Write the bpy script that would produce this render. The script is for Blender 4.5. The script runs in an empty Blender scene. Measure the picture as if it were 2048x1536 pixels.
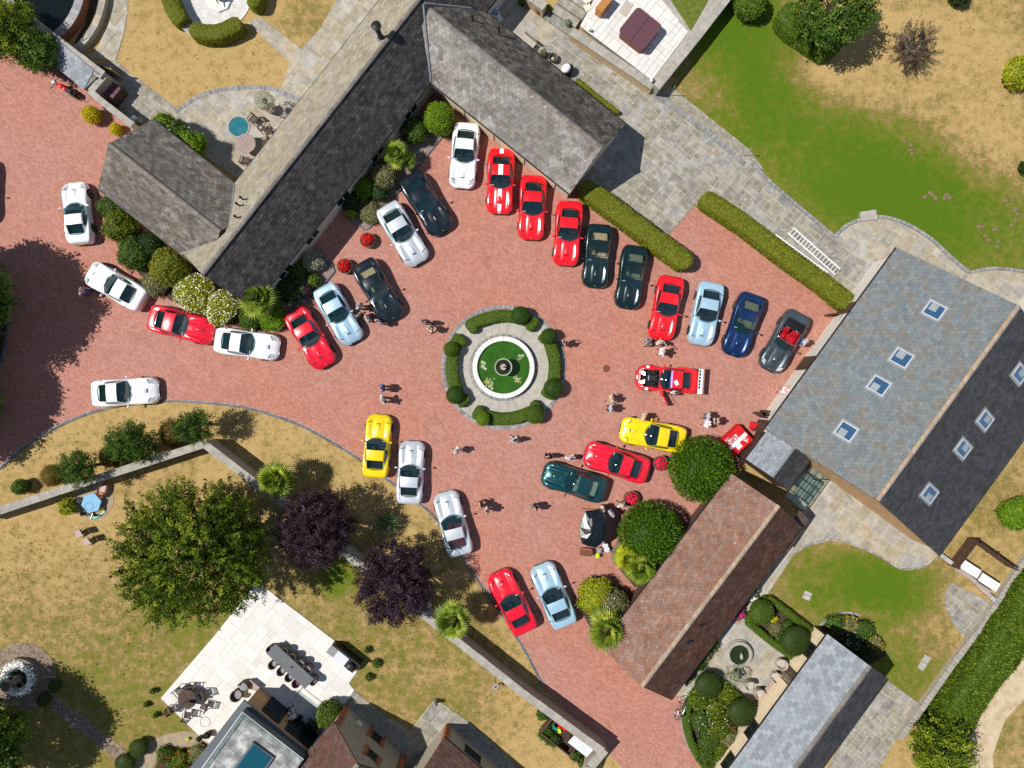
import bpy, bmesh, math, random
import numpy as np
from mathutils import Vector, Matrix, Quaternion

random.seed(7)
RNG = np.random.default_rng(7)
SC = bpy.context.scene
COL = SC.collection
S, H, CX, CY = 27.5, 50.0, 1024.0, 768.0     # plan scale (plan units per metre), camera height, plan origin
SUN_EL, SUN_AZ = 55.0, -2.0

# ---------------------------------------------------------------- camera, sky, sun, exposure
cam_d = bpy.data.cameras.new('camera')
cam_d.sensor_fit = 'HORIZONTAL'; cam_d.sensor_width = 36.0
cam_d.lens = 36.0 * H / (2048.0 / S)
cam_d.clip_start = 0.5; cam_d.clip_end = 2000
cam = bpy.data.objects.new('camera', cam_d); COL.objects.link(cam)
cam.location = (0, 0, H); cam.rotation_euler = (0, 0, 0)
SC.camera = cam
wd = bpy.data.worlds.new('World'); SC.world = wd; wd.use_nodes = True
nt = wd.node_tree; nt.nodes.clear()
sky = nt.nodes.new('ShaderNodeTexSky'); sky.sky_type = 'NISHITA'; sky.sun_disc = False
sky.sun_elevation = math.radians(SUN_EL); sky.sun_rotation = math.radians(90 + SUN_AZ)
sky.altitude = 50; sky.air_density = 1.0; sky.dust_density = 0.6; sky.ozone_density = 1.0
bgn = nt.nodes.new('ShaderNodeBackground'); bgn.inputs[1].default_value = 0.066
wo = nt.nodes.new('ShaderNodeOutputWorld')
nt.links.new(sky.outputs[0], bgn.inputs[0]); nt.links.new(bgn.outputs[0], wo.inputs[0])
sun_d = bpy.data.lights.new('sun', 'SUN'); sun_d.energy = 4.4; sun_d.angle = math.radians(0.53)
sun_d.color = (1.0, 0.955, 0.89)
sun = bpy.data.objects.new('sun', sun_d); COL.objects.link(sun)
_el, _az = math.radians(SUN_EL), math.radians(SUN_AZ)
sun.rotation_euler = Vector((math.cos(_el) * math.cos(_az), math.cos(_el) * math.sin(_az), -math.sin(_el))).to_track_quat('-Z', 'Y').to_euler()
sun.location = (-60, 0, 80)
SC.view_settings.view_transform = 'Standard'; SC.view_settings.look = 'None'
SC.view_settings.exposure = 0.22; SC.view_settings.gamma = 1.0; SC.view_settings.use_curve_mapping = False
SC.render.engine = 'CYCLES'
cy = SC.cycles
cy.max_bounces = 6; cy.diffuse_bounces = 2; cy.glossy_bounces = 3; cy.transmission_bounces = 4; cy.transparent_max_bounces = 12
cy.use_denoising = False; cy.caustics_reflective = False; cy.caustics_refractive = False
cy.sample_clamp_indirect = 4.0

# ---------------------------------------------------------------- helpers
def W(px, py, h=0.0):
    k = (H - h) / H
    return Vector(((px - CX) / S * k, (CY - py) / S * k, h))
def G(px, py, z=0.0):
    """plan position on the ground, lifted to z"""
    return Vector(((px - CX) / S, (CY - py) / S, z))
def G2(pts): return [((x - CX) / S, (CY - y) / S) for x, y in pts]

MATS = {}
def _n(nt, t, **kw):
    n = nt.nodes.new(t)
    for k, v in kw.items():
        if k.startswith('i_'):
            key = k[2:]; key = int(key) if key.isdigit() else key.replace('_', ' ')
            n.inputs[key].default_value = v
        else: setattr(n, k, v)
    return n
def c4(c): return (c[0], c[1], c[2], 1.0)
def ramp(nt, stops, fac, interp='LINEAR'):
    r = nt.nodes.new('ShaderNodeValToRGB'); r.color_ramp.interpolation = interp
    el = r.color_ramp.elements
    el[0].position = stops[0][0]; el[0].color = c4(stops[0][1])
    el[1].position = stops[-1][0]; el[1].color = c4(stops[-1][1])
    for p, c in stops[1:-1]:
        e = el.new(p); e.color = c4(c)
    nt.links.new(fac, r.inputs[0]); return r.outputs[0]
def mixc(nt, fac, a, b, blend='MIX'):
    m = nt.nodes.new('ShaderNodeMix'); m.data_type = 'RGBA'; m.blend_type = blend
    for sock, v in ((m.inputs[0], fac), (m.inputs[6], a), (m.inputs[7], b)):
        if hasattr(v, 'is_output'): nt.links.new(v, sock)
        else: sock.default_value = v if isinstance(v, (int, float)) else c4(v)
    return m.outputs[2]
def math_n(nt, op, a, b=0.0):
    m = nt.nodes.new('ShaderNodeMath'); m.operation = op
    for s, v in ((m.inputs[0], a), (m.inputs[1], b)):
        if hasattr(v, 'is_output'): nt.links.new(v, s)
        else: s.default_value = v
    return m.outputs[0]
def rnd_out(nt):
    """a random number per piece: the piece's own attribute plus the object's random value, wrapped"""
    a = _n(nt, 'ShaderNodeAttribute', attribute_name='rnd'); o = nt.nodes.new('ShaderNodeObjectInfo')
    return math_n(nt, 'FRACT', math_n(nt, 'ADD', a.outputs['Fac'], o.outputs['Random']))
def noise_out(nt, scale, detail=4.0, rough=0.6, coord=None, dist=0.0):
    detail = min(detail, 4.0)
    n = _n(nt, 'ShaderNodeTexNoise'); n.inputs['Scale'].default_value = scale; n.inputs['Detail'].default_value = detail
    n.inputs['Roughness'].default_value = rough; n.inputs['Distortion'].default_value = dist
    if coord is None:
        coord = nt.nodes.new('ShaderNodeTexCoord').outputs['Object']
    nt.links.new(coord, n.inputs['Vector']); return n.outputs['Fac']
def new_mat(name):
    m = bpy.data.materials.new(name); m.use_nodes = True
    nt = m.node_tree; p = nt.nodes['Principled BSDF']
    MATS[name] = m; return m, nt, p
def pm(name, stops, nscale=4.0, detail=4.0, rough=0.85, bump=0.0, bscale=40.0, spec=0.25, metal=0.0, piece=0.0, speck=None, coat=0.0, emis=None, hue=0.0):
    """principled material; stops: one colour or [(pos, colour)...] across noise; piece: brightness spread per piece; speck: (scale, threshold, colour)"""
    m, nt, p = new_mat(name)
    p.inputs['Roughness'].default_value = rough; p.inputs['Metallic'].default_value = metal
    p.inputs['Specular IOR Level'].default_value = spec; p.inputs['Coat Weight'].default_value = coat
    if isinstance(stops[0], (int, float)): stops = [(0.3, tuple(c * 0.9 for c in stops)), (0.7, tuple(c * 1.1 for c in stops))]
    col = ramp(nt, stops, noise_out(nt, nscale, detail))
    if piece:
        r = rnd_out(nt)
        hs = nt.nodes.new('ShaderNodeHueSaturation')
        nt.links.new(math_n(nt, 'MULTIPLY_ADD', r, 2 * piece), hs.inputs['Value'])
        hs.inputs['Value'].links[0].from_node.inputs[2].default_value = 1 - piece
        if hue:
            r2 = math_n(nt, 'FRACT', math_n(nt, 'MULTIPLY', r, 7.31))
            nt.links.new(math_n(nt, 'MULTIPLY_ADD', r2, 2 * hue), hs.inputs['Saturation'])
            hs.inputs['Saturation'].links[0].from_node.inputs[2].default_value = 1 - hue
        nt.links.new(col, hs.inputs['Color']); col = hs.outputs['Color']
    if speck:
        f = noise_out(nt, speck[0], 2.0, 0.5)
        f = ramp(nt, [(speck[1], (0, 0, 0)), (speck[1] + 0.04, (1, 1, 1))], f)
        col = mixc(nt, f, col, speck[2])
    nt.links.new(col, p.inputs['Base Color'])
    if bump:
        b = nt.nodes.new('ShaderNodeBump'); b.inputs['Strength'].default_value = bump; b.inputs['Distance'].default_value = 0.02
        nt.links.new(noise_out(nt, bscale, 3.0), b.inputs['Height']); nt.links.new(b.outputs[0], p.inputs['Normal'])
    if emis:
        p.inputs['Emission Color'].default_value = c4(emis[0]); p.inputs['Emission Strength'].default_value = emis[1]
    return m
def leafm(name, stops, trans=0.22, rough=0.55, gain=0.75):
    m, nt, p = new_mat(name)
    a = _n(nt, 'ShaderNodeAttribute', attribute_name='rnd')
    col = ramp(nt, stops, a.outputs['Fac'])
    big = noise_out(nt, 1.1, 3.0)
    hs = nt.nodes.new('ShaderNodeHueSaturation')
    nt.links.new(col, hs.inputs['Color'])
    nt.links.new(math_n(nt, 'MULTIPLY_ADD', big, 0.8), hs.inputs['Value']); hs.inputs['Value'].links[0].from_node.inputs[2].default_value = 0.6 + gain
    p.inputs['Roughness'].default_value = rough; p.inputs['Specular IOR Level'].default_value = 0.2
    nt.links.new(hs.outputs[0], p.inputs['Base Color'])
    tr = nt.nodes.new('ShaderNodeBsdfTranslucent'); nt.links.new(hs.outputs[0], tr.inputs[0])
    mx = nt.nodes.new('ShaderNodeMixShader'); mx.inputs[0].default_value = trans
    nt.links.new(p.outputs[0], mx.inputs[1]); nt.links.new(tr.outputs[0], mx.inputs[2])
    nt.links.new(mx.outputs[0], nt.nodes['Material Output'].inputs[0])
    return m

def tag(o, label=None, cat=None, group=None, kind=None):
    if label: o['label'] = label
    if cat: o['category'] = cat
    if group: o['group'] = group
    if kind: o['kind'] = kind
    return o
def thing(name, label, cat, loc=(0, 0, 0), rz=0.0, group=None):
    o = bpy.data.objects.new(name, None); COL.objects.link(o); o.empty_display_size = 0.3
    o.location = loc; o.rotation_euler = (0, 0, rz)
    return tag(o, label, cat, group)
def link(name, me, mat=None, parent=None, world=False):
    """world=True: the mesh is in plan coordinates although it hangs under a thing placed elsewhere"""
    o = bpy.data.objects.new(name, me); COL.objects.link(o)
    if mat is not None and not me.materials: me.materials.append(MATS[mat] if isinstance(mat, str) else mat)
    if parent is not None:
        o.parent = parent
        if world:
            root = parent; mw = Matrix()
            chain = []
            while root is not None: chain.append(root); root = root.parent
            for r in reversed(chain):
                mw = mw @ r.matrix_parent_inverse @ Matrix.LocRotScale(r.location, r.rotation_euler, r.scale)
            o.matrix_parent_inverse = mw.inverted()
    return o
def mesh(verts, faces, smooth=False, rnd=None, name='m'):
    me = bpy.data.meshes.new(name); me.from_pydata([tuple(v) for v in verts], [], [tuple(f) for f in faces])
    if smooth: me.polygons.foreach_set('use_smooth', [True] * len(me.polygons))
    if rnd is not None:
        a = me.attributes.new('rnd', 'FLOAT', 'FACE'); a.data.foreach_set('value', np.asarray(rnd, dtype=np.float32))
    me.update(); return me
def mesh_np(V, F, rnd=None, smooth=False):
    V = np.asarray(V, dtype=np.float32); F = np.asarray(F, dtype=np.int32); k = F.shape[1]
    me = bpy.data.meshes.new('m'); me.vertices.add(len(V)); me.vertices.foreach_set('co', V.ravel())
    me.loops.add(F.size); me.loops.foreach_set('vertex_index', F.ravel())
    me.polygons.add(len(F)); me.polygons.foreach_set('loop_start', np.arange(0, F.size, k, dtype=np.int32))
    if smooth: me.polygons.foreach_set('use_smooth', np.ones(len(F), dtype=bool))
    if rnd is not None:
        a = me.attributes.new('rnd', 'FLOAT', 'FACE'); a.data.foreach_set('value', np.asarray(rnd, dtype=np.float32))
    me.update(calc_edges=True); me.validate(); return me

class MB:
    """collects solids that make up ONE part"""
    def __init__(s): s.v, s.f, s.r = [], [], []
    def add(s, verts, faces, r=0.5):
        b = len(s.v); s.v += [tuple(v) for v in verts]; s.f += [tuple(i + b for i in f) for f in faces]; s.r += [r] * len(faces); return s
    def box(s, c, size, rz=0.0, m=None, r=0.5, taper=1.0):
        hx, hy, hz = size[0] / 2, size[1] / 2, size[2] / 2
        vs = [Vector((x * hx * (taper if z > 0 else 1), y * hy * (taper if z > 0 else 1), z * hz)) for z in (-1, 1) for x, y in ((-1, -1), (1, -1), (1, 1), (-1, 1))]
        mm = Matrix.Translation(Vector(c)) @ Matrix.Rotation(rz, 4, 'Z')
        if m is not None: mm = m @ mm
        return s.add([mm @ v for v in vs], [(3, 2, 1, 0), (4, 5, 6, 7), (0, 1, 5, 4), (1, 2, 6, 5), (2, 3, 7, 6), (3, 0, 4, 7)], r)
    def prism(s, poly, z0, z1, r=0.5, bevel=0.0):
        n = len(poly)
        a = sum(poly[i][0] * poly[(i + 1) % n][1] - poly[(i + 1) % n][0] * poly[i][1] for i in range(n))
        if a < 0: poly = poly[::-1]
        vs = [(p[0], p[1], z0) for p in poly] + [(p[0], p[1], z1) for p in poly]
        fs = [tuple(range(n - 1, -1, -1)), tuple(range(n, 2 * n))] + [(i, (i + 1) % n, n + (i + 1) % n, n + i) for i in range(n)]
        return s.add(vs, fs, r)
    def tube(s, pts, radii, seg=8, cap=True, r=0.5):
        pts = [Vector(p) for p in pts]
        if isinstance(radii, (int, float)): radii = [radii] * len(pts)
        b = []; prev = None
        for i, p in enumerate(pts):
            d = (pts[min(i + 1, len(pts) - 1)] - pts[max(i - 1, 0)])
            d = d.normalized() if d.length > 1e-9 else Vector((0, 0, 1))
            if prev is None:
                u = d.cross(Vector((0, 0, 1)) if abs(d.z) < 0.9 else Vector((1, 0, 0))).normalized()
            else:
                u = (prev - d * prev.dot(d)); u = u.normalized() if u.length > 1e-6 else d.orthogonal().normalized()
            prev = u; w = d.cross(u)
            b += [p + (u * math.cos(2 * math.pi * k / seg) + w * math.sin(2 * math.pi * k / seg)) * radii[i] for k in range(seg)]
        fs = [(i * seg + k, i * seg + (k + 1) % seg, (i + 1) * seg + (k + 1) % seg, (i + 1) * seg + k) for i in range(len(pts) - 1) for k in range(seg)]
        if cap: fs += [tuple(range(seg - 1, -1, -1)), tuple((len(pts) - 1) * seg + k for k in range(seg))]
        return s.add(b, fs, r)
    def lathe(s, prof, c=(0, 0, 0), seg=24, r=0.5):
        c = Vector(c); vs = [c + Vector((q * math.cos(2 * math.pi * k / seg), q * math.sin(2 * math.pi * k / seg), z)) for q, z in prof for k in range(seg)]
        fs = [(i * seg + k, i * seg + (k + 1) % seg, (i + 1) * seg + (k + 1) % seg, (i + 1) * seg + k) for i in range(len(prof) - 1) for k in range(seg)]
        fs += [tuple((len(prof) - 1) * seg + k for k in range(seg)), tuple(range(seg - 1, -1, -1))]
        return s.add(vs, fs, r)
    def strip(s, path, width, z0, z1, closed=False, r=0.5):
        """a wall or kerb that follows a plan path"""
        L, R = offset_path(path, width / 2, closed), offset_path(path, -width / 2, closed)
        n = len(path); b = [(p[0], p[1], z) for i in range(n) for p, z in ((L[i], z0), (L[i], z1), (R[i], z1), (R[i], z0))]
        fs = []
        for i in range(n if closed else n - 1):
            j = (i + 1) % n
            for k in range(4): fs.append((i * 4 + k, i * 4 + (k + 1) % 4, j * 4 + (k + 1) % 4, j * 4 + k))
        if not closed: fs += [(3, 2, 1, 0), tuple((n - 1) * 4 + k for k in range(4))]
        return s.add(b, fs, r)
    def mesh(s, smooth=False): return mesh(s.v, s.f, smooth, s.r)
    def build(s, name, mat, parent=None, world=False, smooth=False, bevel=0.0):
        o = link(name, s.mesh(smooth), mat, parent, world)
        if bevel:
            md = o.modifiers.new('edge', 'BEVEL'); md.width = bevel; md.segments = 2; md.limit_method = 'ANGLE'
        return o
def offset_path(path, d, closed=False):
    n = len(path); out = []
    for i in range(n):
        a = path[i - 1] if (i > 0 or closed) else None
        c = path[(i + 1) % n] if (i < n - 1 or closed) else None
        p = Vector(path[i][:2]); ns = []
        if a is not None: e = p - Vector(a[:2]); e.normalize(); ns.append(Vector((-e.y, e.x)))
        if c is not None: e = Vector(c[:2]) - p; e.normalize(); ns.append(Vector((-e.y, e.x)))
        m = sum(ns, Vector((0, 0))); m.normalize()
        k = 1.0 / max(0.4, m.dot(ns[0]))
        out.append(p + m * d * k)
    return out
def smooth_path(pts, step=0.3, closed=False):
    """Catmull-Rom through plan points, resampled"""
    P = [Vector(p[:2]) for p in pts]; n = len(P); out = []
    for i in range(n if closed else n - 1):
        p0 = P[(i - 1) % n] if (closed or i > 0) else P[0] * 2 - P[1]
        p1, p2 = P[i], P[(i + 1) % n]
        p3 = P[(i + 2) % n] if (closed or i < n - 2) else P[-1] * 2 - P[-2]
        k = max(1, int((p2 - p1).length / step))
        for j in range(k):
            t = j / k
            out.append(0.5 * ((2 * p1) + (p2 - p0) * t + (2 * p0 - 5 * p1 + 4 * p2 - p3) * t * t + (3 * p1 - p0 - 3 * p2 + p3) * t ** 3))
    if not closed: out.append(P[-1])
    return [(p.x, p.y) for p in out]
def arc_path(c, r, a0, a1, step=0.25):
    n = max(2, int(abs(a1 - a0) * r / step)); return [(c[0] + r * math.cos(a0 + (a1 - a0) * i / n), c[1] + r * math.sin(a0 + (a1 - a0) * i / n)) for i in range(n + 1)]
def resample(path, step):
    P = [Vector(p[:2]) for p in path]; out = [P[0]]; acc = 0.0
    for a, b in zip(P, P[1:]):
        L = (b - a).length; t = step - acc
        while t <= L: out.append(a + (b - a) * (t / L)); t += step
        acc = (acc + L) % step
    return out
def copy_tree(o, parent=None):
    c = o.copy(); COL.objects.link(c); c.parent = parent
    for ch in o.children: copy_tree(ch, c)
    return c
def sheet(name, poly_px, z, mat, kind='structure', label=None, th=0.0, parent=None):
    """a flat piece of the setting, given as a plan outline"""
    mb = MB(); mb.prism(G2(poly_px), z - max(th, 0.012), z)
    o = mb.build(name, mat, parent)
    if kind and parent is None: o['kind'] = kind
    if label: o['label'] = label
    return o
def clip_half(poly, a, b, c):
    out = []
    for i in range(len(poly)):
        p, q = poly[i], poly[(i + 1) % len(poly)]
        dp, dq = a * p[0] + b * p[1] - c, a * q[0] + b * q[1] - c
        if dp <= 0: out.append(p)
        if (dp < 0 < dq) or (dq < 0 < dp):
            t = dp / (dp - dq); out.append((p[0] + (q[0] - p[0]) * t, p[1] + (q[1] - p[1]) * t))
    return out
def poly_area(p): return 0.5 * abs(sum(p[i][0] * p[(i + 1) % len(p)][1] - p[(i + 1) % len(p)][0] * p[i][1] for i in range(len(p))))
def inside(poly, x, y):
    c = False
    for i in range(len(poly)):
        (x1, y1), (x2, y2) = poly[i - 1], poly[i]
        if (y1 > y) != (y2 > y) and x < (x2 - x1) * (y - y1) / (y2 - y1) + x1: c = not c
    return c
def pave(parent, poly, ang, unit, mat, z0, z1, gap=0.022, sizes=((2, 2), (3, 2), (2, 3), (3, 3), (1, 2), (2, 1), (1, 1)), name='paving_slab', wts=None, keep=None, seed=1):
    """random rectangular flags laid to an outline: each flag is an object under its pavement"""
    rr = random.Random(seed); ca, sa = math.cos(ang), math.sin(ang)
    loc = [(x * ca + y * sa, -x * sa + y * ca) for x, y in poly]
    x0, y0 = min(p[0] for p in loc), min(p[1] for p in loc)
    nx, ny = int((max(p[0] for p in loc) - x0) / unit) + 2, int((max(p[1] for p in loc) - y0) / unit) + 2
    used = np.zeros((nx + 4, ny + 4), dtype=bool); n = 0
    for j in range(ny):
        for i in range(nx):
            if used[i, j]: continue
            order = rr.choices(sizes, wts, k=4) + [(1, 1)]
            for a, b in order:
                if not used[i:i + a, j:j + b].any() and i + a <= nx + 3 and j + b <= ny + 3: break
            used[i:i + a, j:j + b] = True
            X0, X1, Y0, Y1 = x0 + i * unit + gap / 2, x0 + (i + a) * unit - gap / 2, y0 + j * unit + gap / 2, y0 + (j + b) * unit - gap / 2
            q = clip_half(clip_half(clip_half(clip_half(loc, 1, 0, X1), -1, 0, -X0), 0, 1, Y1), 0, -1, -Y0)
            if len(q) < 3 or poly_area(q) < 0.015: continue
            q = [(x * ca - y * sa, x * sa + y * ca) for x, y in q]
            if keep and not keep(sum(p[0] for p in q) / len(q), sum(p[1] for p in q) / len(q)): continue
            dz = rr.uniform(-0.004, 0.004)
            mb = MB(); mb.prism(q, z0, z1 + dz)
            mb.build(name, mat, parent); n += 1
    return n
def setts(path, width, length, z0, z1, gap=0.012, jit=0.004):
    """small blocks laid across a path, joined as one kerb"""
    pts = resample(path, length); mb = MB()
    for a, b in zip(pts, pts[1:]):
        d = b - a
        if d.length < 1e-4: continue
        mid = (a + b) / 2
        mb.box((mid.x, mid.y, (z0 + z1) / 2 + random.uniform(-jit, jit)), (length - gap, width, z1 - z0), math.atan2(d.y, d.x), r=random.random())
    return mb
# ---------------------------------------------------------------- figure meshes (grown once, before the scene fills up)
FIG = {}
def grow(nodes, edges, sub=1, root=0):
    """skin a joint skeleton; nodes: (x, y, z, radius)"""
    me = bpy.data.meshes.new('m'); me.from_pydata([n[:3] for n in nodes], edges, [])
    o = bpy.data.objects.new('tmp', me); COL.objects.link(o)
    md = o.modifiers.new('s', 'SKIN'); md.use_smooth_shade = True; md.branch_smoothing = .6
    if not me.skin_vertices: me.skin_vertices.new()
    for i, n in enumerate(nodes):
        r = n[3] if isinstance(n[3], tuple) else (n[3], n[3])
        me.skin_vertices[0].data[i].radius = r; me.skin_vertices[0].data[i].use_root = (i == root)
    o.modifiers.new('u', 'SUBSURF').levels = sub; o.modifiers['u'].render_levels = sub
    dg = bpy.context.evaluated_depsgraph_get(); dg.update()
    out = bpy.data.meshes.new_from_object(o.evaluated_get(dg)); out.polygons.foreach_set('use_smooth', [True] * len(out.polygons))
    bpy.data.objects.remove(o); bpy.data.meshes.remove(me); return out
def figure(key, la, ra, ll, rl, lean=0.0, drop=0.0, hip=(0, 0)):
    """la/ra: elbow, wrist offsets of each arm; ll/rl: knee, ankle positions; facing +x"""
    ca, sa = math.cos(lean), math.sin(lean)
    def up(x, y, z):    # torso point, leaning forward about the hips
        zz = z - .95; return (x * ca + zz * sa, y, .95 - drop + zz * ca - x * sa)
    pel = up(0, 0, .95); T = [pel, up(.0, 0, 1.10), up(.01, 0, 1.28), up(0, 0, 1.42), up(.015, 0, 1.50), up(.03, 0, 1.585), up(.045, 0, 1.66), up(.035, 0, 1.73)]
    R_ = [.14, .135, .16, .10, .055, .075, .092, .058]
    nodes = [(*p, r) for p, r in zip(T, R_)]; edges = [(i, i + 1) for i in range(7)]
    nose = up(.145, 0, 1.635); nodes.append((*nose, .014)); edges.append((6, 8))
    for s in (-1, 1): nodes.append((*up(.03, s * .10, 1.645), .018)); edges.append((6, len(nodes) - 1))
    sh, ar = [], []
    for s, (el, wr) in ((1, la), (-1, ra)):
        p = Vector(up(0, s * .185, 1.40)); e = p + Vector((el[0], s * el[1], el[2])); w = e + Vector((wr[0], s * wr[1], wr[2])); d = (w - e).normalized()
        h = w + d * .07; b = len(nodes); nodes += [(*p, .07), (*e, .047), (*w, .032), (*h, .038)]; edges += [(3, b), (b, b + 1), (b + 1, b + 2), (b + 2, b + 3)]
        sh.append((p, e, w)); side = d.cross(Vector((1, .2, 0))).normalized(); bend = Vector((.3, 0, -.2))
        for k, (q, L) in enumerate(((-.027, .072), (-.009, .085), (.009, .08), (.027, .062))):
            f0 = h + d * .03 + side * q; f1 = f0 + d * L * .55; f2 = f1 + (d + bend).normalized() * L * .5; c = len(nodes)
            nodes += [(*f0, .011), (*f1, .009), (*f2, .008)]; edges += [(b + 3, c), (c, c + 1), (c + 1, c + 2)]
        t0 = w + d * .03 + side * .032; t1 = t0 + (d + side * .9).normalized() * .05; c = len(nodes); nodes += [(*t0, .012), (*t1, .009)]; edges += [(b + 2, c), (c, c + 1)]
    lg = []
    for s, (kn, an) in ((1, ll), (-1, rl)):
        hp = (pel[0] + hip[0], s * .095, pel[2] - .05); b = len(nodes)
        nodes += [(*hp, .105), (kn[0], s * (.10 + kn[1]), kn[2], .066), (an[0], s * (.11 + an[1]), an[2], .045), (an[0] + .13, s * (.13 + an[1]), an[2] - .04, .036)]
        edges += [(0, b), (b, b + 1), (b + 1, b + 2), (b + 2, b + 3)]; lg.append([nodes[b][:3], nodes[b + 1][:3], nodes[b + 2][:3], nodes[b + 3][:3]])
    F = {'body': grow(nodes, edges)}
    k = .028
    sn = [(*T[0], R_[0] + k), (*T[1], R_[1] + k), (*T[2], R_[2] + k + .005), (*T[3], R_[3] + k - .005)]; se = [(0, 1), (1, 2), (2, 3)]
    for (p, e, w) in sh:
        m = p + (e - p) * .92; b = len(sn); sn += [(*p, .062 + k), (*m, .05 + k)]; se += [(3, b), (b, b + 1)]
    F['shirt'] = grow(sn, se)
    ln = [(*up(0, 0, .93), .135 + k * 1.4)]; le = []; s2, s2e = [], []
    full = []; 
    for q in lg:
        b = len(ln); ln += [(*q[0], .105 + k), (*q[1], .068 + k), (*(Vector(q[1]) * .12 + Vector(q[2]) * .88), .056 + k)]; le += [(0, b), (b, b + 1), (b + 1, b + 2)]
    F['trousers'] = grow(ln, le)
    sn2 = [(*up(0, 0, .93), .135 + k * 1.4)]; se2 = []
    for q in lg:
        b = len(sn2); sn2 += [(*q[0], .105 + k), (*(Vector(q[0]) * .25 + Vector(q[1]) * .75), .082 + k)]; se2 += [(0, b), (b, b + 1)]
    F['shorts'] = grow(sn2, se2)
    for i, q in enumerate(lg):
        a, t = Vector(q[2]), Vector(q[3]); F['shoe%d' % i] = grow([(a.x - .04, a.y, a.z - .035, .042), (*((a + t) / 2 + Vector((0, 0, -.02))), .05), (*(t + Vector((.06, 0, 0))), .042)], [(0, 1), (1, 2)])
    F['hair'] = grow([(*up(-.03, 0, 1.61), .075), (*up(.0, 0, 1.69), .098), (*up(.012, 0, 1.735), .07)], [(0, 1), (1, 2)])
    F['cap'] = grow([(*up(.02, 0, 1.72), .112), (*up(.03, 0, 1.77), .09)], [(0, 1)])
    F['eye'] = [up(.128, s * .034, 1.665) for s in (-1, 1)]; F['mouth'] = up(.135, 0, 1.595)
    FIG[key] = F
st_l, st_r = ((.02, .0, .50), (-.01, .0, .085)), ((.02, .0, .50), (-.01, .0, .085))
figure('stand', ((-.02, .05, -.28), (.06, .01, -.24)), ((-.02, .05, -.28), (.06, .01, -.24)), st_l, st_r)
figure('walk', ((.10, .04, -.26), (.16, .0, -.18)), ((-.14, .05, -.25), (-.02, .02, -.25)), ((.16, 0, .52), (.20, 0, .095)), ((-.02, 0, .49), (-.30, 0, .14)), lean=.06)
figure('hips', ((-.08, .16, -.22), (.10, -.16, -.16)), ((-.08, .16, -.22), (.10, -.16, -.16)), ((.02, .03, .50), (0, .06, .085)), ((.02, .03, .50), (0, .06, .085)))
figure('photo', ((.14, .06, -.20), (.12, -.12, .20)), ((.14, .06, -.20), (.12, -.12, .20)), st_l, st_r, lean=.03)
figure('point', ((.22, .06, -.10), (.25, .02, .03)), ((-.02, .05, -.28), (.06, .01, -.24)), ((.10, .02, .50), (.08, .03, .085)), ((-.03, 0, .50), (-.10, 0, .09)), lean=.08)
figure('bend', ((.10, .05, -.26), (.14, .0, -.20)), ((.12, .05, -.25), (.12, .0, -.20)), ((.06, 0, .50), (-.02, 0, .085)), ((.02, 0, .50), (-.06, 0, .085)), lean=.75, drop=.03)
figure('sit', ((.08, .06, -.26), (.20, -.03, -.08)), ((.08, .06, -.26), (.20, -.03, -.08)), ((.42, .03, .50), (.44, .03, .085)), ((.42, .03, .50), (.44, .03, .085)), lean=.15, drop=.42)
# ---------------------------------------------------------------- materials of the setting
def make_lawn_mat():
    m, nt, p = new_mat('lawn')
    a = _n(nt, 'ShaderNodeAttribute', attribute_name='green')
    n1 = noise_out(nt, 0.55, 6.0, 0.7); n2 = noise_out(nt, 7.0, 5.0, 0.75); n3 = noise_out(nt, 1.7, 4.0, 0.65)
    f = math_n(nt, 'ADD', a.outputs['Fac'], math_n(nt, 'MULTIPLY_ADD', n1, 0.9)); f.node.inputs[1].links[0].from_node.inputs[2].default_value = -0.45
    f = math_n(nt, 'ADD', f, math_n(nt, 'MULTIPLY_ADD', n3, 1.5)); f.node.inputs[1].links[0].from_node.inputs[2].default_value = -0.75
    f = math_n(nt, 'ADD', f, math_n(nt, 'MULTIPLY_ADD', n2, 1.2)); f.node.inputs[1].links[0].from_node.inputs[2].default_value = -0.60
    f = math_n(nt, 'MULTIPLY', f, 0.76)
    col = ramp(nt, [(0.0, (0.47, 0.325, 0.135)), (0.22, (0.365, 0.255, 0.098)), (0.40, (0.235, 0.182, 0.058)), (0.60, (0.165, 0.175, 0.024)), (0.80, (0.11, 0.16, 0.013)), (1.0, (0.082, 0.155, 0.008))], f)
    fine = noise_out(nt, 12.0, 4.0, 0.85)
    hs = nt.nodes.new('ShaderNodeHueSaturation'); nt.links.new(col, hs.inputs['Color'])
    nt.links.new(math_n(nt, 'MULTIPLY_ADD', fine, 1.5), hs.inputs['Value']); hs.inputs['Value'].links[0].from_node.inputs[2].default_value = 0.25
    nt.links.new(hs.outputs[0], p.inputs['Base Color']); p.inputs['Roughness'].default_value = 0.95; p.inputs['Specular IOR Level'].default_value = 0.1
    b = nt.nodes.new('ShaderNodeBump'); b.inputs['Strength'].default_value = 0.8; b.inputs['Distance'].default_value = 0.05
    nt.links.new(noise_out(nt, 18.0, 4.0, 0.8), b.inputs['Height']); nt.links.new(b.outputs[0], p.inputs['Normal'])
make_lawn_mat()

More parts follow.
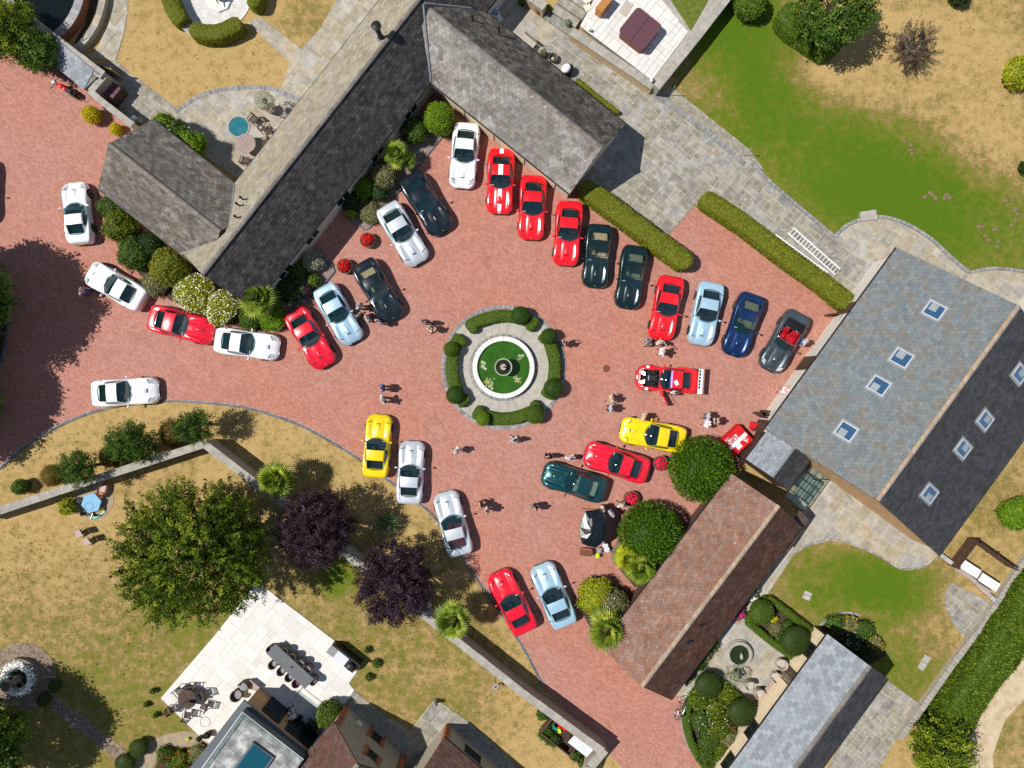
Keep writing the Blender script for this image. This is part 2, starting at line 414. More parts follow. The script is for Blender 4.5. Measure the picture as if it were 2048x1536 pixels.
def make_brick_mat():
    m, nt, p = new_mat('brick_paving')
    tc = nt.nodes.new('ShaderNodeTexCoord'); mp = nt.nodes.new('ShaderNodeMapping')
    nt.links.new(tc.outputs['Object'], mp.inputs[0]); mp.inputs['Rotation'].default_value = (0, 0, math.radians(38))
    outs = []
    br = nt.nodes.new('ShaderNodeTexBrick'); nt.links.new(mp.outputs[0], br.inputs['Vector'])
    br.inputs['Scale'].default_value = 1.0; br.inputs['Brick Width'].default_value = 0.215; br.inputs['Row Height'].default_value = 0.11
    br.inputs['Mortar Size'].default_value = 0.009; br.inputs['Mortar Smooth'].default_value = 0.2; br.inputs['Bias'].default_value = 0.0
    br.inputs['Color1'].default_value = c4((0.39, 0.160, 0.116)); br.inputs['Color2'].default_value = c4((0.50, 0.245, 0.189)); br.inputs['Mortar'].default_value = c4((0.31, 0.155, 0.118))
    big = noise_out(nt, 0.09, 4.0, 0.6)
    tint = ramp(nt, [(0.36, (1.05, 0.96, 0.88)), (0.5, (1.0, 1.0, 1.0)), (0.64, (0.99, 1.05, 1.08))], big)
    col = mixc(nt, 1.0, br.outputs['Color'], tint, 'MULTIPLY')
    mid = noise_out(nt, 0.8, 6.0, 0.75)
    col = mixc(nt, 1.0, col, ramp(nt, [(0.32, (0.93, 0.92, 0.91)), (0.5, (1.0, 1.0, 1.0)), (0.70, (1.08, 1.09, 1.11))], mid), 'MULTIPLY')
    spk = noise_out(nt, 9.0, 3.0, 0.7)
    col = mixc(nt, ramp(nt, [(0.64, (0, 0, 0)), (0.75, (.3, .3, .3))], spk), col, (0.52, 0.40, 0.36))
    col = mixc(nt, ramp(nt, [(0.27, (.3, .3, .3)), (0.37, (0, 0, 0))], spk), col, (0.20, 0.10, 0.09))
    st_ = noise_out(nt, 0.33, 4.0, 0.7, None, 1.2)
    col = mixc(nt, ramp(nt, [(0.60, (0, 0, 0)), (0.72, (.35, .35, .35))], st_), col, (0.27, 0.125, 0.10))
    nt.links.new(col, p.inputs['Base Color']); p.inputs['Roughness'].default_value = 0.8; p.inputs['Specular IOR Level'].default_value = 0.2
    b = nt.nodes.new('ShaderNodeBump'); b.inputs['Strength'].default_value = 0.5; b.inputs['Distance'].default_value = 0.01; b.invert = True
    nt.links.new(br.outputs['Fac'], b.inputs['Height']); nt.links.new(b.outputs[0], p.inputs['Normal'])
make_brick_mat()

pm('york_stone', [(0.25, (0.26, 0.235, 0.19)), (0.5, (0.36, 0.325, 0.26)), (0.75, (0.46, 0.42, 0.34))], 1.6, 6, piece=0.16, hue=0.5, bump=0.3, speck=(5.0, 0.66, (0.50, 0.46, 0.38)))
pm('grey_flag', [(0.25, (0.17, 0.16, 0.135)), (0.5, (0.27, 0.255, 0.215)), (0.75, (0.40, 0.375, 0.32))], 1.9, 7, piece=0.17, hue=0.5, bump=0.3, speck=(4.0, 0.64, (0.42, 0.40, 0.35)))
pm('cream_flag', [(0.25, (0.62, 0.56, 0.45)), (0.75, (0.72, 0.67, 0.57))], 1.2, 5, piece=0.05, bump=0.1)
pm('white_flag', [(0.25, (0.62, 0.60, 0.55)), (0.75, (0.74, 0.73, 0.70))], 0.8, 5, piece=0.06, rough=0.7, speck=(0.9, 0.68, (0.70, 0.64, 0.54)))
pm('ring_flag', [(0.25, (0.34, 0.32, 0.27)), (0.75, (0.47, 0.45, 0.40))], 2.0, 6, piece=0.07, bump=0.2)
pm('mortar', (0.52, 0.46, 0.34), 6, piece=0.0)
pm('white_render', [(0.3, (0.60, 0.55, 0.47)), (0.7, (0.78, 0.75, 0.69))], 5, 5, speck=(2.2, 0.68, (0.36, 0.27, 0.19)))
pm('pale_mortar', (0.50, 0.47, 0.40), 6); pm('white_joint', (0.55, 0.52, 0.46), 6)
pm('grey_sett', [(0.3, (0.22, 0.22, 0.23)), (0.7, (0.33, 0.32, 0.32))], 5, piece=0.3, bump=0.2)
pm('dark_kerb', [(0.3, (0.11, 0.11, 0.12)), (0.7, (0.20, 0.195, 0.19))], 4, piece=0.2)
pm('coping_stone', [(0.25, (0.27, 0.25, 0.215)), (0.75, (0.43, 0.405, 0.36))], 2.5, 7, bump=0.4, bscale=25, piece=0.1, speck=(9.0, 0.66, (0.55, 0.53, 0.48)))
pm('flint_wall', [(0.3, (0.26, 0.235, 0.19)), (0.7, (0.50, 0.45, 0.35))], 9, 6, bump=0.6, bscale=18)
pm('sandstone_wall', [(0.3, (0.46, 0.30, 0.13)), (0.7, (0.68, 0.50, 0.26))], 7, 6, bump=0.5, bscale=18, piece=0.2, hue=0.2)
pm('red_quoin', [(0.3, (0.28, 0.095, 0.045)), (0.7, (0.42, 0.16, 0.075))], 9, 4, bump=0.3, piece=0.22)
pm('brown_paver', [(0.3, (0.17, 0.12, 0.085)), (0.7, (0.29, 0.22, 0.17))], 5, piece=0.3, bump=0.2)
pm('bark_gravel', [(0.3, (0.10, 0.075, 0.06)), (0.5, (0.24, 0.18, 0.15)), (0.7, (0.42, 0.34, 0.30))], 14, 4, bump=0.8, bscale=20)
pm('soil', [(0.3, (0.035, 0.024, 0.016)), (0.7, (0.085, 0.058, 0.038))], 7, 5, bump=0.8, bscale=14)
pm('white_gravel', [(0.3, (0.55, 0.50, 0.43)), (0.7, (0.76, 0.72, 0.66))], 11, 5, bump=0.5, bscale=25, speck=(2.2, 0.66, (0.40, 0.30, 0.22)))
pm('track', [(0.25, (0.36, 0.27, 0.16)), (0.5, (0.52, 0.41, 0.27)), (0.75, (0.63, 0.54, 0.40))], 1.3, 8, bump=0.5, bscale=22, speck=(3.0, 0.68, (0.26, 0.24, 0.11)))
pm('sandy_earth', [(0.3, (0.26, 0.20, 0.13)), (0.7, (0.40, 0.33, 0.23))], 3, 6, bump=0.4)
pm('concrete', [(0.3, (0.33, 0.32, 0.29)), (0.7, (0.46, 0.45, 0.42))], 4, 5, piece=0.1)
pm('pale_stone', [(0.3, (0.66, 0.64, 0.58)), (0.7, (0.78, 0.76, 0.71))], 4, 5, rough=0.6, piece=0.04)
pm('mosaic', [(0.35, (0.46, 0.45, 0.43)), (0.5, (0.62, 0.61, 0.59)), (0.65, (0.70, 0.69, 0.67))], 12, 5, bump=0.4, bscale=30, piece=0.1)
pm('tile_brown', [(0.25, (0.085, 0.074, 0.062)), (0.5, (0.145, 0.13, 0.112)), (0.75, (0.235, 0.22, 0.195))], 1.7, 8, piece=0.32, hue=0.5, bump=0.3, speck=(6.0, 0.69, (0.34, 0.33, 0.30)))
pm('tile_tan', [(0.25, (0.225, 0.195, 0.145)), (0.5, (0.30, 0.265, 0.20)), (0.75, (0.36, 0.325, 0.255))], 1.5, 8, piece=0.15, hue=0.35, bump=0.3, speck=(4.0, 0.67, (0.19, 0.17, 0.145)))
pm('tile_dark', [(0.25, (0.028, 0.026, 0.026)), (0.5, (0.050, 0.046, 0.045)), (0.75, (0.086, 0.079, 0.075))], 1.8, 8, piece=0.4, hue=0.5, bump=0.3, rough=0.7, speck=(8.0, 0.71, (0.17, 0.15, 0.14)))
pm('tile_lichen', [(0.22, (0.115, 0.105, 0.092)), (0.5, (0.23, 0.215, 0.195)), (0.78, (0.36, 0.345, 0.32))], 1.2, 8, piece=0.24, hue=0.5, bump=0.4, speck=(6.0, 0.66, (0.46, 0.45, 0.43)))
pm('tile_grey_dark', [(0.25, (0.042, 0.038, 0.034)), (0.5, (0.085, 0.077, 0.068)), (0.75, (0.16, 0.15, 0.135))], 1.6, 8, piece=0.42, hue=0.5, bump=0.4, speck=(5.0, 0.68, (0.27, 0.25, 0.22)))  # darker grey-brown tiles for the slate wing slope away from the court
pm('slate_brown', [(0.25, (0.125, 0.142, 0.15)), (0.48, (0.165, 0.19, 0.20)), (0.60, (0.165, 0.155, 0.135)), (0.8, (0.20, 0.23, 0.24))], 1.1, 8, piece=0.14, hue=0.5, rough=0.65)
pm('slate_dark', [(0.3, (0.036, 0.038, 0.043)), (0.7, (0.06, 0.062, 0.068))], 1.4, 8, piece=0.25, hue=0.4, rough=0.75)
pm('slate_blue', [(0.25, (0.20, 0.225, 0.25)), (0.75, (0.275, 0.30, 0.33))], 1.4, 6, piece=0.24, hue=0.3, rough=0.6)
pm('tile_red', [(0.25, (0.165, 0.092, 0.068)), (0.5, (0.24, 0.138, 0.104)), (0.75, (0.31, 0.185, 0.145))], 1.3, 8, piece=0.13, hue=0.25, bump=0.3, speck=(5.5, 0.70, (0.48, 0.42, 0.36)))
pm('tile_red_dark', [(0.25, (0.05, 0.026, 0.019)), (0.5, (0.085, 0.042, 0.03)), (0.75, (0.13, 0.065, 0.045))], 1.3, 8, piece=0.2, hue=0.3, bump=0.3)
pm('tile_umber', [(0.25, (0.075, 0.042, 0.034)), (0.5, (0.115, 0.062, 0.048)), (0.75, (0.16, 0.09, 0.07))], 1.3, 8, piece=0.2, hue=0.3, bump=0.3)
pm('ridge_grey', [(0.3, (0.12, 0.11, 0.10)), (0.7, (0.22, 0.21, 0.19))], 3, 6, piece=0.2, speck=(3.0, 0.66, (0.36, 0.17, 0.05)))
pm('ridge_orange', [(0.3, (0.26, 0.21, 0.16)), (0.7, (0.40, 0.35, 0.29))], 3, 6, piece=0.2, speck=(3.5, 0.64, (0.48, 0.26, 0.08)))
pm('lead', [(0.3, (0.16, 0.18, 0.20)), (0.7, (0.24, 0.26, 0.28))], 3, 5, rough=0.5, spec=0.4)
pm('render_cream', (0.66, 0.58, 0.45), 2.5, 5)
pm('oak_board', [(0.3, (0.36, 0.21, 0.10)), (0.7, (0.52, 0.34, 0.18))], 3, 6, piece=0.2)
pm('pale_board', [(0.3, (0.74, 0.58, 0.37)), (0.7, (0.84, 0.71, 0.50))], 3, 6, piece=0.12)
pm('dark_wood', [(0.3, (0.06, 0.035, 0.025)), (0.7, (0.11, 0.065, 0.045))], 5, 5, piece=0.2, rough=0.6)
pm('black_iron', (0.018, 0.018, 0.02), 5, rough=0.5)
pm('zinc', [(0.3, (0.085, 0.10, 0.12)), (0.7, (0.11, 0.13, 0.15))], 1.5, 4, rough=0.55, spec=0.4)
pm('lead_patchy', [(0.35, (0.15, 0.155, 0.155)), (0.5, (0.26, 0.27, 0.26)), (0.66, (0.55, 0.54, 0.52))], 1.2, 7, rough=0.7, piece=0.08)
pm('turf', [(0.3, (0.07, 0.11, 0.01)), (0.7, (0.16, 0.175, 0.03))], 3, 4, bump=.5)
pm('white_paint', (0.78, 0.78, 0.77), 3, rough=0.45)
pm('grey_paint', (0.42, 0.44, 0.46), 3, rough=0.45)
def glass_mat(name, tint, refl_rough=0.03, dark=0.35):
    m, nt, p = new_mat(name); nt.nodes.remove(p)
    tr = nt.nodes.new('ShaderNodeBsdfTransparent'); tr.inputs[0].default_value = c4(tint)
    gl = nt.nodes.new('ShaderNodeBsdfGlossy'); gl.inputs['Roughness'].default_value = refl_rough; gl.inputs['Color'].default_value = (0.9, 0.95, 1, 1)
    df = nt.nodes.new('ShaderNodeBsdfDiffuse'); df.inputs[0].default_value = (0.012, 0.085, 0.105, 1)
    lw = nt.nodes.new('ShaderNodeLayerWeight'); fr = math_n(nt, 'MULTIPLY_ADD', math_n(nt, 'POWER', lw.outputs['Facing'], 4.0), 0.9).node; fr.inputs[2].default_value = 0.075
    m1 = nt.nodes.new('ShaderNodeMixShader'); m1.inputs[0].default_value = dark
    nt.links.new(tr.outputs[0], m1.inputs[1]); nt.links.new(df.outputs[0], m1.inputs[2])
    m2 = nt.nodes.new('ShaderNodeMixShader'); nt.links.new(fr.outputs[0], m2.inputs[0])
    nt.links.new(m1.outputs[0], m2.inputs[1]); nt.links.new(gl.outputs[0], m2.inputs[2])
    nt.links.new(m2.outputs[0], nt.nodes['Material Output'].inputs[0])
glass_mat('window_glass', (0.35, 0.5, 0.55), 0.02, 0.45)
glass_mat('clear_glass', (0.80, 0.92, 0.90), 0.02, 0.08); glass_mat('sky_glass', (0.9, 0.95, 1.0), 0.02, 0.03); pm('shaft_blue', (0.06, 0.13, 0.23), 3); pm('sunlit_cream', (0.62, 0.57, 0.46), 3)
m, nt, p = new_mat('dark_glass'); p.inputs['Base Color'].default_value = (0.012, 0.02, 0.024, 1); p.inputs['Roughness'].default_value = 0.04
m, nt, p = new_mat('blue_glass'); p.inputs['Base Color'].default_value = (0.01, 0.075, 0.11, 1); p.inputs['Roughness'].default_value = 0.12
def water(name, col, rough=0.06, bump=0.15, bs=3.0):
    m, nt, p = new_mat(name); p.inputs['Roughness'].default_value = rough
    n = noise_out(nt, 2.2, 6.0, 0.7)
    nt.links.new(ramp(nt, [(0.3, tuple(c * 0.75 for c in col)), (0.7, tuple(c * 1.25 for c in col))], n), p.inputs['Base Color'])
    b = nt.nodes.new('ShaderNodeBump'); b.inputs['Strength'].default_value = bump; b.inputs['Distance'].default_value = 0.02
    nt.links.new(noise_out(nt, bs, 3.0), b.inputs['Height']); nt.links.new(b.outputs[0], p.inputs['Normal'])
water('algae_water', (0.030, 0.105, 0.008)); water('dark_water', (0.006, 0.010, 0.009)); water('blue_water', (0.03, 0.16, 0.20), 0.05, 0.5, 9.0); water('garden_water', (0.018, 0.03, 0.006))

# ---------------------------------------------------------------- the ground: one lawn sheet, finer where it is seen
def build_ground():
    fx, fy = np.arange(-46, 46.01, 0.4), np.arange(-36, 36.01, 0.4)
    ox = np.array([60, 90, 150, 300, 600.0])
    xs = np.concatenate([-ox[::-1], fx, ox]); ys = np.concatenate([-ox[::-1], fy, ox])
    Xg, Yg = np.meshgrid(xs, ys); nx, ny = len(xs), len(ys)
    px, py = Xg * S + CX, CY - Yg * S
    g = np.full(Xg.shape, 0.10)
    def el(cx, cy, rx, ry, w, rot=0.0):
        c, s_ = math.cos(rot), math.sin(rot)
        u, v = (px - cx) * c + (py - cy) * s_, -(px - cx) * s_ + (py - cy) * c
        d = np.sqrt((u / rx) ** 2 + (v / ry) ** 2)
        return w * .82 * np.clip(1.45 - d, 0, 1)
    for a in ((1660, 330, 250, 130, .78, .5), (1900, 430, 260, 120, .75, .35), (1470, 120, 130, 170, .62, 0), (1420, 30, 60, 60, .6, 0), (1380, 30, 60, 60, .3, 0), (1530, 60, 90, 120, .45, 0),
              (1660, 1150, 160, 75, .75, .2), (1770, 1230, 150, 140, .62, 0), (1800, 1330, 110, 90, .25, 0), (1800, 1160, 90, 60, .4, 0), (1850, 1380, 90, 90, .42, 0), (1600, 1240, 90, 60, .3, 0),
              (430, 1250, 190, 70, .24, .4), (680, 1150, 48, 36, .85, -.5), (610, 1000, 120, 90, .25, 0), (650, 1250, 220, 110, .14, .6), (130, 1450, 260, 130, .2, 0), (330, 1330, 200, 120, .12, 0),
              (620, 40, 60, 60, .40, 0), (1000, 1330, 130, 60, .12, .6), (860, 1080, 100, 70, .16, 0), (300, 940, 90, 60, .25, 0), (440, 860, 60, 40, .24, 0),
              (1990, 980, 110, 130, .42, 0), (2020, 1450, 80, 90, .42, 0), (330, 20, 60, 30, .1, 0), (60, 960, 90, 30, .18, 0), (900, 1420, 60, 40, .2, 0), (1380, 0, 60, 40, .45, 0)):
        g += el(*a)
    for a in ((1860, 90, 240, 100, -.40, .2), (1430, 185, 70, 45, -.45, .6), (1995, 290, 100, 80, -.36, .6), (1600, 150, 90, 40, -.25, .3), (1560, 330, 60, 40, -.15, 0), (1700, 80, 90, 60, -.3, 0), (1690, 170, 120, 35, -.3, .4), (1700, 1215, 60, 26, -.2, 0.4), (1860, 1290, 60, 50, -.28, 0)):
        g += el(*a)
    g += .30 * np.clip((px - 1330) / 60, 0, 1) * np.clip((600 - py) / 40, 0, 1) + .32 * np.clip((py - 1040) / 200, 0, 1) * np.clip((1050 - px) / 100, 0, 1)  # second term: olive-brown grass, lower left, with lens vignetting put into the colour
    V = np.stack([Xg.ravel(), Yg.ravel(), np.zeros(Xg.size)], 1)
    i = np.arange(nx - 1)[None, :] + np.arange(ny - 1)[:, None] * nx; i = i.ravel()
    F = np.stack([i, i + 1, i + nx + 1, i + nx], 1)
    me = mesh_np(V, F)
    a = me.attributes.new('green', 'FLOAT', 'POINT'); a.data.foreach_set('value', g.ravel().astype(np.float32))
    tag(link('lawn_ground', me, 'lawn'), 'dry straw and green lawn spreading around the courtyard', None, None, 'structure')
build_ground()

# ---------------------------------------------------------------- brick court
LAWN_EDGE = [(1085, 1372), (1055, 1312), (1010, 1240), (960, 1168), (915, 1100), (870, 1036), (820, 992), (770, 957), (710, 914), (650, 877), (600, 851), (560, 836), (500, 818), (440, 809), (380, 804), (330, 803), (270, 808), (200, 821), (150, 838), (100, 862), (50, 895), (0, 937), (-60, 985), (-200, 1100)]
COURT = [(-200, 60), (40, 75), (100, 115), (285, 240), (330, 300), (470, 380), (640, 300), (860, 170), (905, 190), (1150, 378), (1335, 470), (1388, 413), (1560, 520), (1706, 626), (1545, 850), (1480, 930), (1300, 1170), (1225, 1280), (1310, 1370), (1345, 1378), (1372, 1400), (1362, 1440), (1375, 1490), (1400, 1525), (1450, 1590), (1300, 1590), (1215, 1505)] + LAWN_EDGE
tag(sheet('brick_courtyard', COURT, 0.02, 'brick_paving'), 'pink and red brick paved courtyard between the buildings', None, None, 'structure')
kp = smooth_path(G2(LAWN_EDGE[:-1]), 0.3)
setts(kp, 0.13, 0.45, -0.05, 0.09).build('kerb', 'dark_kerb')['kind'] = 'structure'
setts([(p.x, p.y) for p in offset_path(kp, -0.12)], 0.07, 0.22, 0.0, 0.032).build('kerb', 'grey_sett')['kind'] = 'structure'
# oval bed kerb at the edge of the picture
setts(smooth_path(G2([(2, 735), (12, 690), (18, 640), (10, 590)]), 0.3), 0.2, 0.4, -0.05, 0.12).build('kerb', 'dark_kerb')['kind'] = 'structure'
sheet('planting_bed', [(-60, 760), (0, 740), (12, 690), (17, 640), (10, 590), (-10, 560), (-60, 540)], 0.05, 'soil')
tag(sheet('gravel_track', [(2110, 1150), (2070, 1215), (2020, 1290), (1970, 1370), (1925, 1450), (1890, 1545), (1880, 1600), (1990, 1600), (1985, 1510), (2010, 1440), (2060, 1385), (2110, 1350)], 0.012, 'track'), 'pale sandy gravel track beside the long hedge', None, None, 'structure')

# ---------------------------------------------------------------- paved areas, flag by flag
A35 = math.radians(-38.5)
def terrace(name, label, poly, base, mat, unit, ang, z=0.03, gap=0.04, seed=1, wts=None, sizes=None, keep=None):
    o = sheet(name, poly, z - 0.018, base); o['label'] = label
    kw = {} if sizes is None else {'sizes': sizes}
    n = pave(o, G2(poly), ang, unit, mat, z - 0.03, z, gap, wts=wts, seed=seed, keep=keep, **kw)
    return o
terrace('stone_terrace', 'grey flagged terrace behind the grey slate wing', [(1145, 60), (1310, 190), (1330, 205), (1500, 322), (1545, 372), (1668, 472), (1690, 500), (1770, 545), (1712, 632), (1690, 610), (1560, 510), (1390, 410), (1337, 470), (1260, 425), (1160, 370), (1230, 240), (1180, 190), (1060, 110)], 'mortar', 'grey_flag', 0.42, A35, z=0.05, seed=3)
terrace('curved_terrace', 'curved flagged terrace below the green lawn', [(1668, 474), (1690, 452), (1730, 436), (1775, 436), (1815, 450), (1860, 478), (1900, 515), (1935, 545), (1990, 540), (2060, 545), (2060, 640), (2000, 640), (1800, 530), (1652, 560)], 'mortar', 'york_stone', 0.45, A35, z=0.042, seed=8)
terrace('back_yard', 'pale flagged yard beside the hot tub terrace steps', [(930, -30), (1060, -30), (1145, 62), (1062, 112), (1000, 70), (950, 20)], 'pale_mortar', 'york_stone', 0.42, A35, z=0.046, seed=4, wts=(4, 4, 4, 4, 1, 1, 1))
terrace('west_patio', 'cream stone patio with the round plunge pool', [(352, 225), (375, 207), (410, 188), (460, 178), (520, 175), (560, 183), (610, 206), (690, 120), (480, 360), (360, 280), (300, 250), (330, 235)], 'mortar', 'cream_flag' if False else 'york_stone', 0.36, math.radians(52), z=0.045, seed=5)
terrace('garden_path', 'pale flagged path between two dry lawns', [(495, 45), (520, 35), (603, 98), (640, 58), (690, -30), (790, -30), (640, 200), (612, 206), (560, 183), (575, 140), (580, 125)], 'mortar', 'york_stone', 0.36, math.radians(52), z=0.038, seed=6)
terrace('side_path', 'grey flagged path behind the log store', [(188, 132), (232, 120), (265, 150), (360, 220), (330, 240), (300, 255), (258, 235), (205, 180)], 'mortar', 'grey_flag', 0.3, A35, z=0.036, seed=7)
terrace('lower_path', 'pale flagged path beside the red roofed barn', [(1620, 930), (1700, 985), (1880, 1108), (1855, 1130), (1830, 1136), (1800, 1136), (1770, 1120), (1730, 1100), (1690, 1085), (1660, 1080), (1620, 1090), (1590, 1105), (1560, 1150), (1530, 1195), (1500, 1240), (1470, 1280), (1430, 1330), (1395, 1395), (1368, 1398), (1335, 1380), (1400, 1300), (1500, 1180), (1600, 1060), (1590, 980)], 'pale_mortar', 'york_stone', 0.40, A35, z=0.04, seed=9, wts=(4, 4, 4, 3, 1, 1, 1))
terrace('fountain_court', 'pale flagged court around the small garden fountain', [(1430, 1285), (1490, 1238), (1590, 1318), (1635, 1255), (1640, 1270), (1500, 1450), (1508, 1420), (1418, 1345), (1395, 1330)], 'pale_mortar', 'york_stone', 0.40, A35, z=0.044, seed=10, wts=(4, 4, 4, 3, 1, 1, 1))
terrace('half_round_patio', 'small half round brown patio by the long hedge', [(1905, 1165), (1990, 1210), (1945, 1262), (1930, 1275), (1905, 1240), (1893, 1210), (1892, 1185)], 'mortar', 'grey_flag', 0.36, A35, z=0.035, seed=11)
terrace('lower_patio', 'brown flagged patio beside the blue slate house', [(1777, 1362), (1842, 1410), (1790, 1480), (1745, 1560), (1640, 1560), (1700, 1460)], 'mortar', 'grey_flag', 0.34, A35, z=0.035, seed=12)
terrace('dining_terrace', 'bright white stone dining terrace', [(515, 1163), (727, 1325), (698, 1366), (709, 1380), (676, 1425), (640, 1480), (560, 1570), (480, 1560), (398, 1470), (322, 1396), (430, 1270)], 'white_joint', 'white_flag', 0.45, A35, z=0.05, gap=0.010, seed=13, wts=(6, 6, 4, 4, 1, 1, 1))
terrace('house_path', 'grey flagged path in the shade of the stone house', [(709, 1382), (760, 1422), (820, 1460), (870, 1398), (940, 1445), (1010, 1510), (1060, 1560), (960, 1570), (760, 1560), (660, 1440)], 'mortar', 'grey_flag', 0.42, A35, z=0.034, seed=14)
def cobble(name, label, path, width, mat='brown_paver'):
    o = tag(MB().strip(path, width, -0.02, 0.012).build(name, 'mortar'), label, None, None, 'structure')
    return o
# round brown brick circle and its path in the lower lawn
fc = G(45, 1352)
o = tag(MB().lathe([(2.45, -0.05), (2.45, 0.018)], fc, 40).build('round_paving', 'mortar'), 'round brown brick paving under the white flower urn', None, None, 'structure')
for k in range(8):
    setts(arc_path(fc, 1.25 + k * 0.16, 0, 2 * math.pi, 0.1), 0.145, 0.2, 0.0, 0.034).build('paving_ring', 'brown_paver', o)
pth = smooth_path(G2([(92, 1393), (130, 1422), (180, 1462), (232, 1502), (262, 1530)]), 0.3)
o = cobble('brick_path', 'narrow brown brick path from the round paving', pth, 1.0)
for k in range(5):
    setts([(p.x, p.y) for p in offset_path(pth, -0.4 + 0.2 * k)], 0.185, 0.2, 0.0, 0.03).build('paving_row', 'brown_paver', o)
sheet('earth_path', [(250, 1560), (262, 1525), (290, 1490), (330, 1468), (370, 1462), (405, 1468), (395, 1490), (350, 1495), (315, 1515), (295, 1560)], 0.014, 'sandy_earth')
sheet('flower_bed', [(300, 1560), (318, 1518), (355, 1497), (395, 1492), (440, 1510), (390, 1570)], 0.03, 'soil')
# edgings
def edge(pts, w=0.16, mat='grey_sett', z=0.09, L=0.24, closed=False, sm=True):
    p = smooth_path(G2(pts), 0.25, closed) if sm else G2(pts)
    o = setts(p, w, L, -0.04, z).build('edging', mat); o['kind'] = 'structure'; o['label'] = 'grey sett edging beside lawn or path'; return o
edge([(1305, 188), (1360, 225), (1420, 268), (1490, 330)], 0.32, L=0.12, sm=False, z=0.12)
edge([(1500, 325), (1545, 370), (1610, 425), (1668, 474)], 0.22, L=0.12, sm=False, z=0.14)
edge([(1668, 474), (1690, 452), (1722, 438)], 0.22, L=0.12, z=0.16); edge([(1750, 434), (1775, 436), (1815, 450), (1860, 478), (1900, 515), (1935, 545)], 0.22, L=0.12, z=0.16)
edge([(1936, 546), (1960, 540), (1995, 537), (2060, 545)], 0.2, L=0.12, z=0.16)
edge([(352, 225), (375, 207), (410, 188), (460, 178), (520, 175), (560, 183), (612, 207)], 0.28, L=0.12, z=0.07)
edge([(1590, 1105), (1620, 1088), (1660, 1078), (1690, 1083), (1730, 1098), (1770, 1119), (1800, 1137), (1830, 1137), (1855, 1130)], 0.12, z=0.06, L=0.3)
edge([(1905, 1165), (1893, 1187), (1893, 1210), (1905, 1240), (1930, 1275)], 0.16, z=0.06)
edge([(1640, 1250), (1660, 1233), (1690, 1224), (1720, 1230)], 0.14, z=0.07)
edge([(1372, 1400), (1362, 1440), (1375, 1490), (1400, 1525), (1450, 1590)], 0.12, z=0.09)
tag(sheet('stone_threshold', [(1718, 425), (1750, 420), (1752, 440), (1720, 443)], 0.17, 'coping_stone', th=0.2), 'grey stone step set in the curved lawn edging', None, None, 'structure')
sheet('lawn_verge', [(1340, 172), (1500, 300), (1528, 340), (1500, 330), (1330, 205), (1312, 190)], 0.02, 'grey_flag')
sheet('terrace_step', [(1506, 330), (1545, 375), (1538, 380), (1500, 338)], 0.05, 'york_stone')
# ---------------------------------------------------------------- gabled buildings: walls, roof decks, every tile
def tile_mesh(tw, th, thick):
    mb = MB(); a = thick
    # lower edge lifted: the tile lies on the one below
    vs = [(-tw / 2, 0, 0), (tw / 2, 0, 0), (tw / 2, th, -a * 0.4), (-tw / 2, th, -a * 0.4), (-tw / 2, 0, a), (tw / 2, 0, a), (tw / 2, th, a * 0.25), (-tw / 2, th, a * 0.25)]
    mb.add(vs, [(4, 5, 6, 7), (0, 1, 5, 4), (1, 2, 6, 5), (3, 0, 4, 7)]); return mb.mesh()
def tiles_on(roof, P0, U, V, N, Lu, Lv, tw, th, mat, thick=0.022, n_ind=150, focus=None, name='roof_tile', gap=0.014):
    me = tile_mesh(tw - gap, th * 1.12, thick); me.materials.append(MATS[mat])
    spots, rest = [], MB()
    rows = int(round(Lv / th))
    for j in range(rows):
        off = (0.5 * tw if j % 2 else 0.0) + random.uniform(-0.02, 0.02)
        u = -off
        while u < Lu:
            a, b = max(u, 0), min(u + tw, Lu); 
            jz, jr = random.uniform(-0.004, 0.005), random.uniform(-0.012, 0.012)
            o = P0 + U * ((a + b) / 2) + V * (j * th + random.uniform(-0.008, 0.008)) + N * (0.012 + jz)
            if b - a > tw * 0.98: spots.append((o, jr))
            elif b - a > 0.05:
                w = b - a - gap
                m = Matrix.Translation(o) @ Matrix((U, V, N)).transposed().to_4x4()
                t = tile_mesh(w, th * 1.12, thick)
                rest.add([m @ v.co for v in t.vertices], [tuple(p.vertices) for p in t.polygons], random.random()); bpy.data.meshes.remove(t)
            u += tw
    if focus is not None: spots.sort(key=lambda s: (s[0] - focus).length)
    B = Matrix((U, V, N)).transposed()
    tv = [v.co.copy() for v in me.vertices]; tf = [tuple(p.vertices) for p in me.polygons]
    for o, jr in spots[:n_ind]:
        t = bpy.data.objects.new(name, me); COL.objects.link(t); t.parent = roof
        t.matrix_local = roof.matrix_parent_inverse.inverted() @ Matrix.Translation(o) @ (B @ Matrix.Rotation(jr, 3, 'Z')).to_4x4() if False else Matrix.Translation(o) @ (B @ Matrix.Rotation(jr, 3, 'Z')).to_4x4()
    for o, jr in spots[n_ind:]:
        m = Matrix.Translation(o) @ (B @ Matrix.Rotation(jr, 3, 'Z')).to_4x4()
        rest.add([m @ v for v in tv], tf, random.random())
    o = rest.build('roof_tiles', mat, roof); o['kind'] = 'stuff'
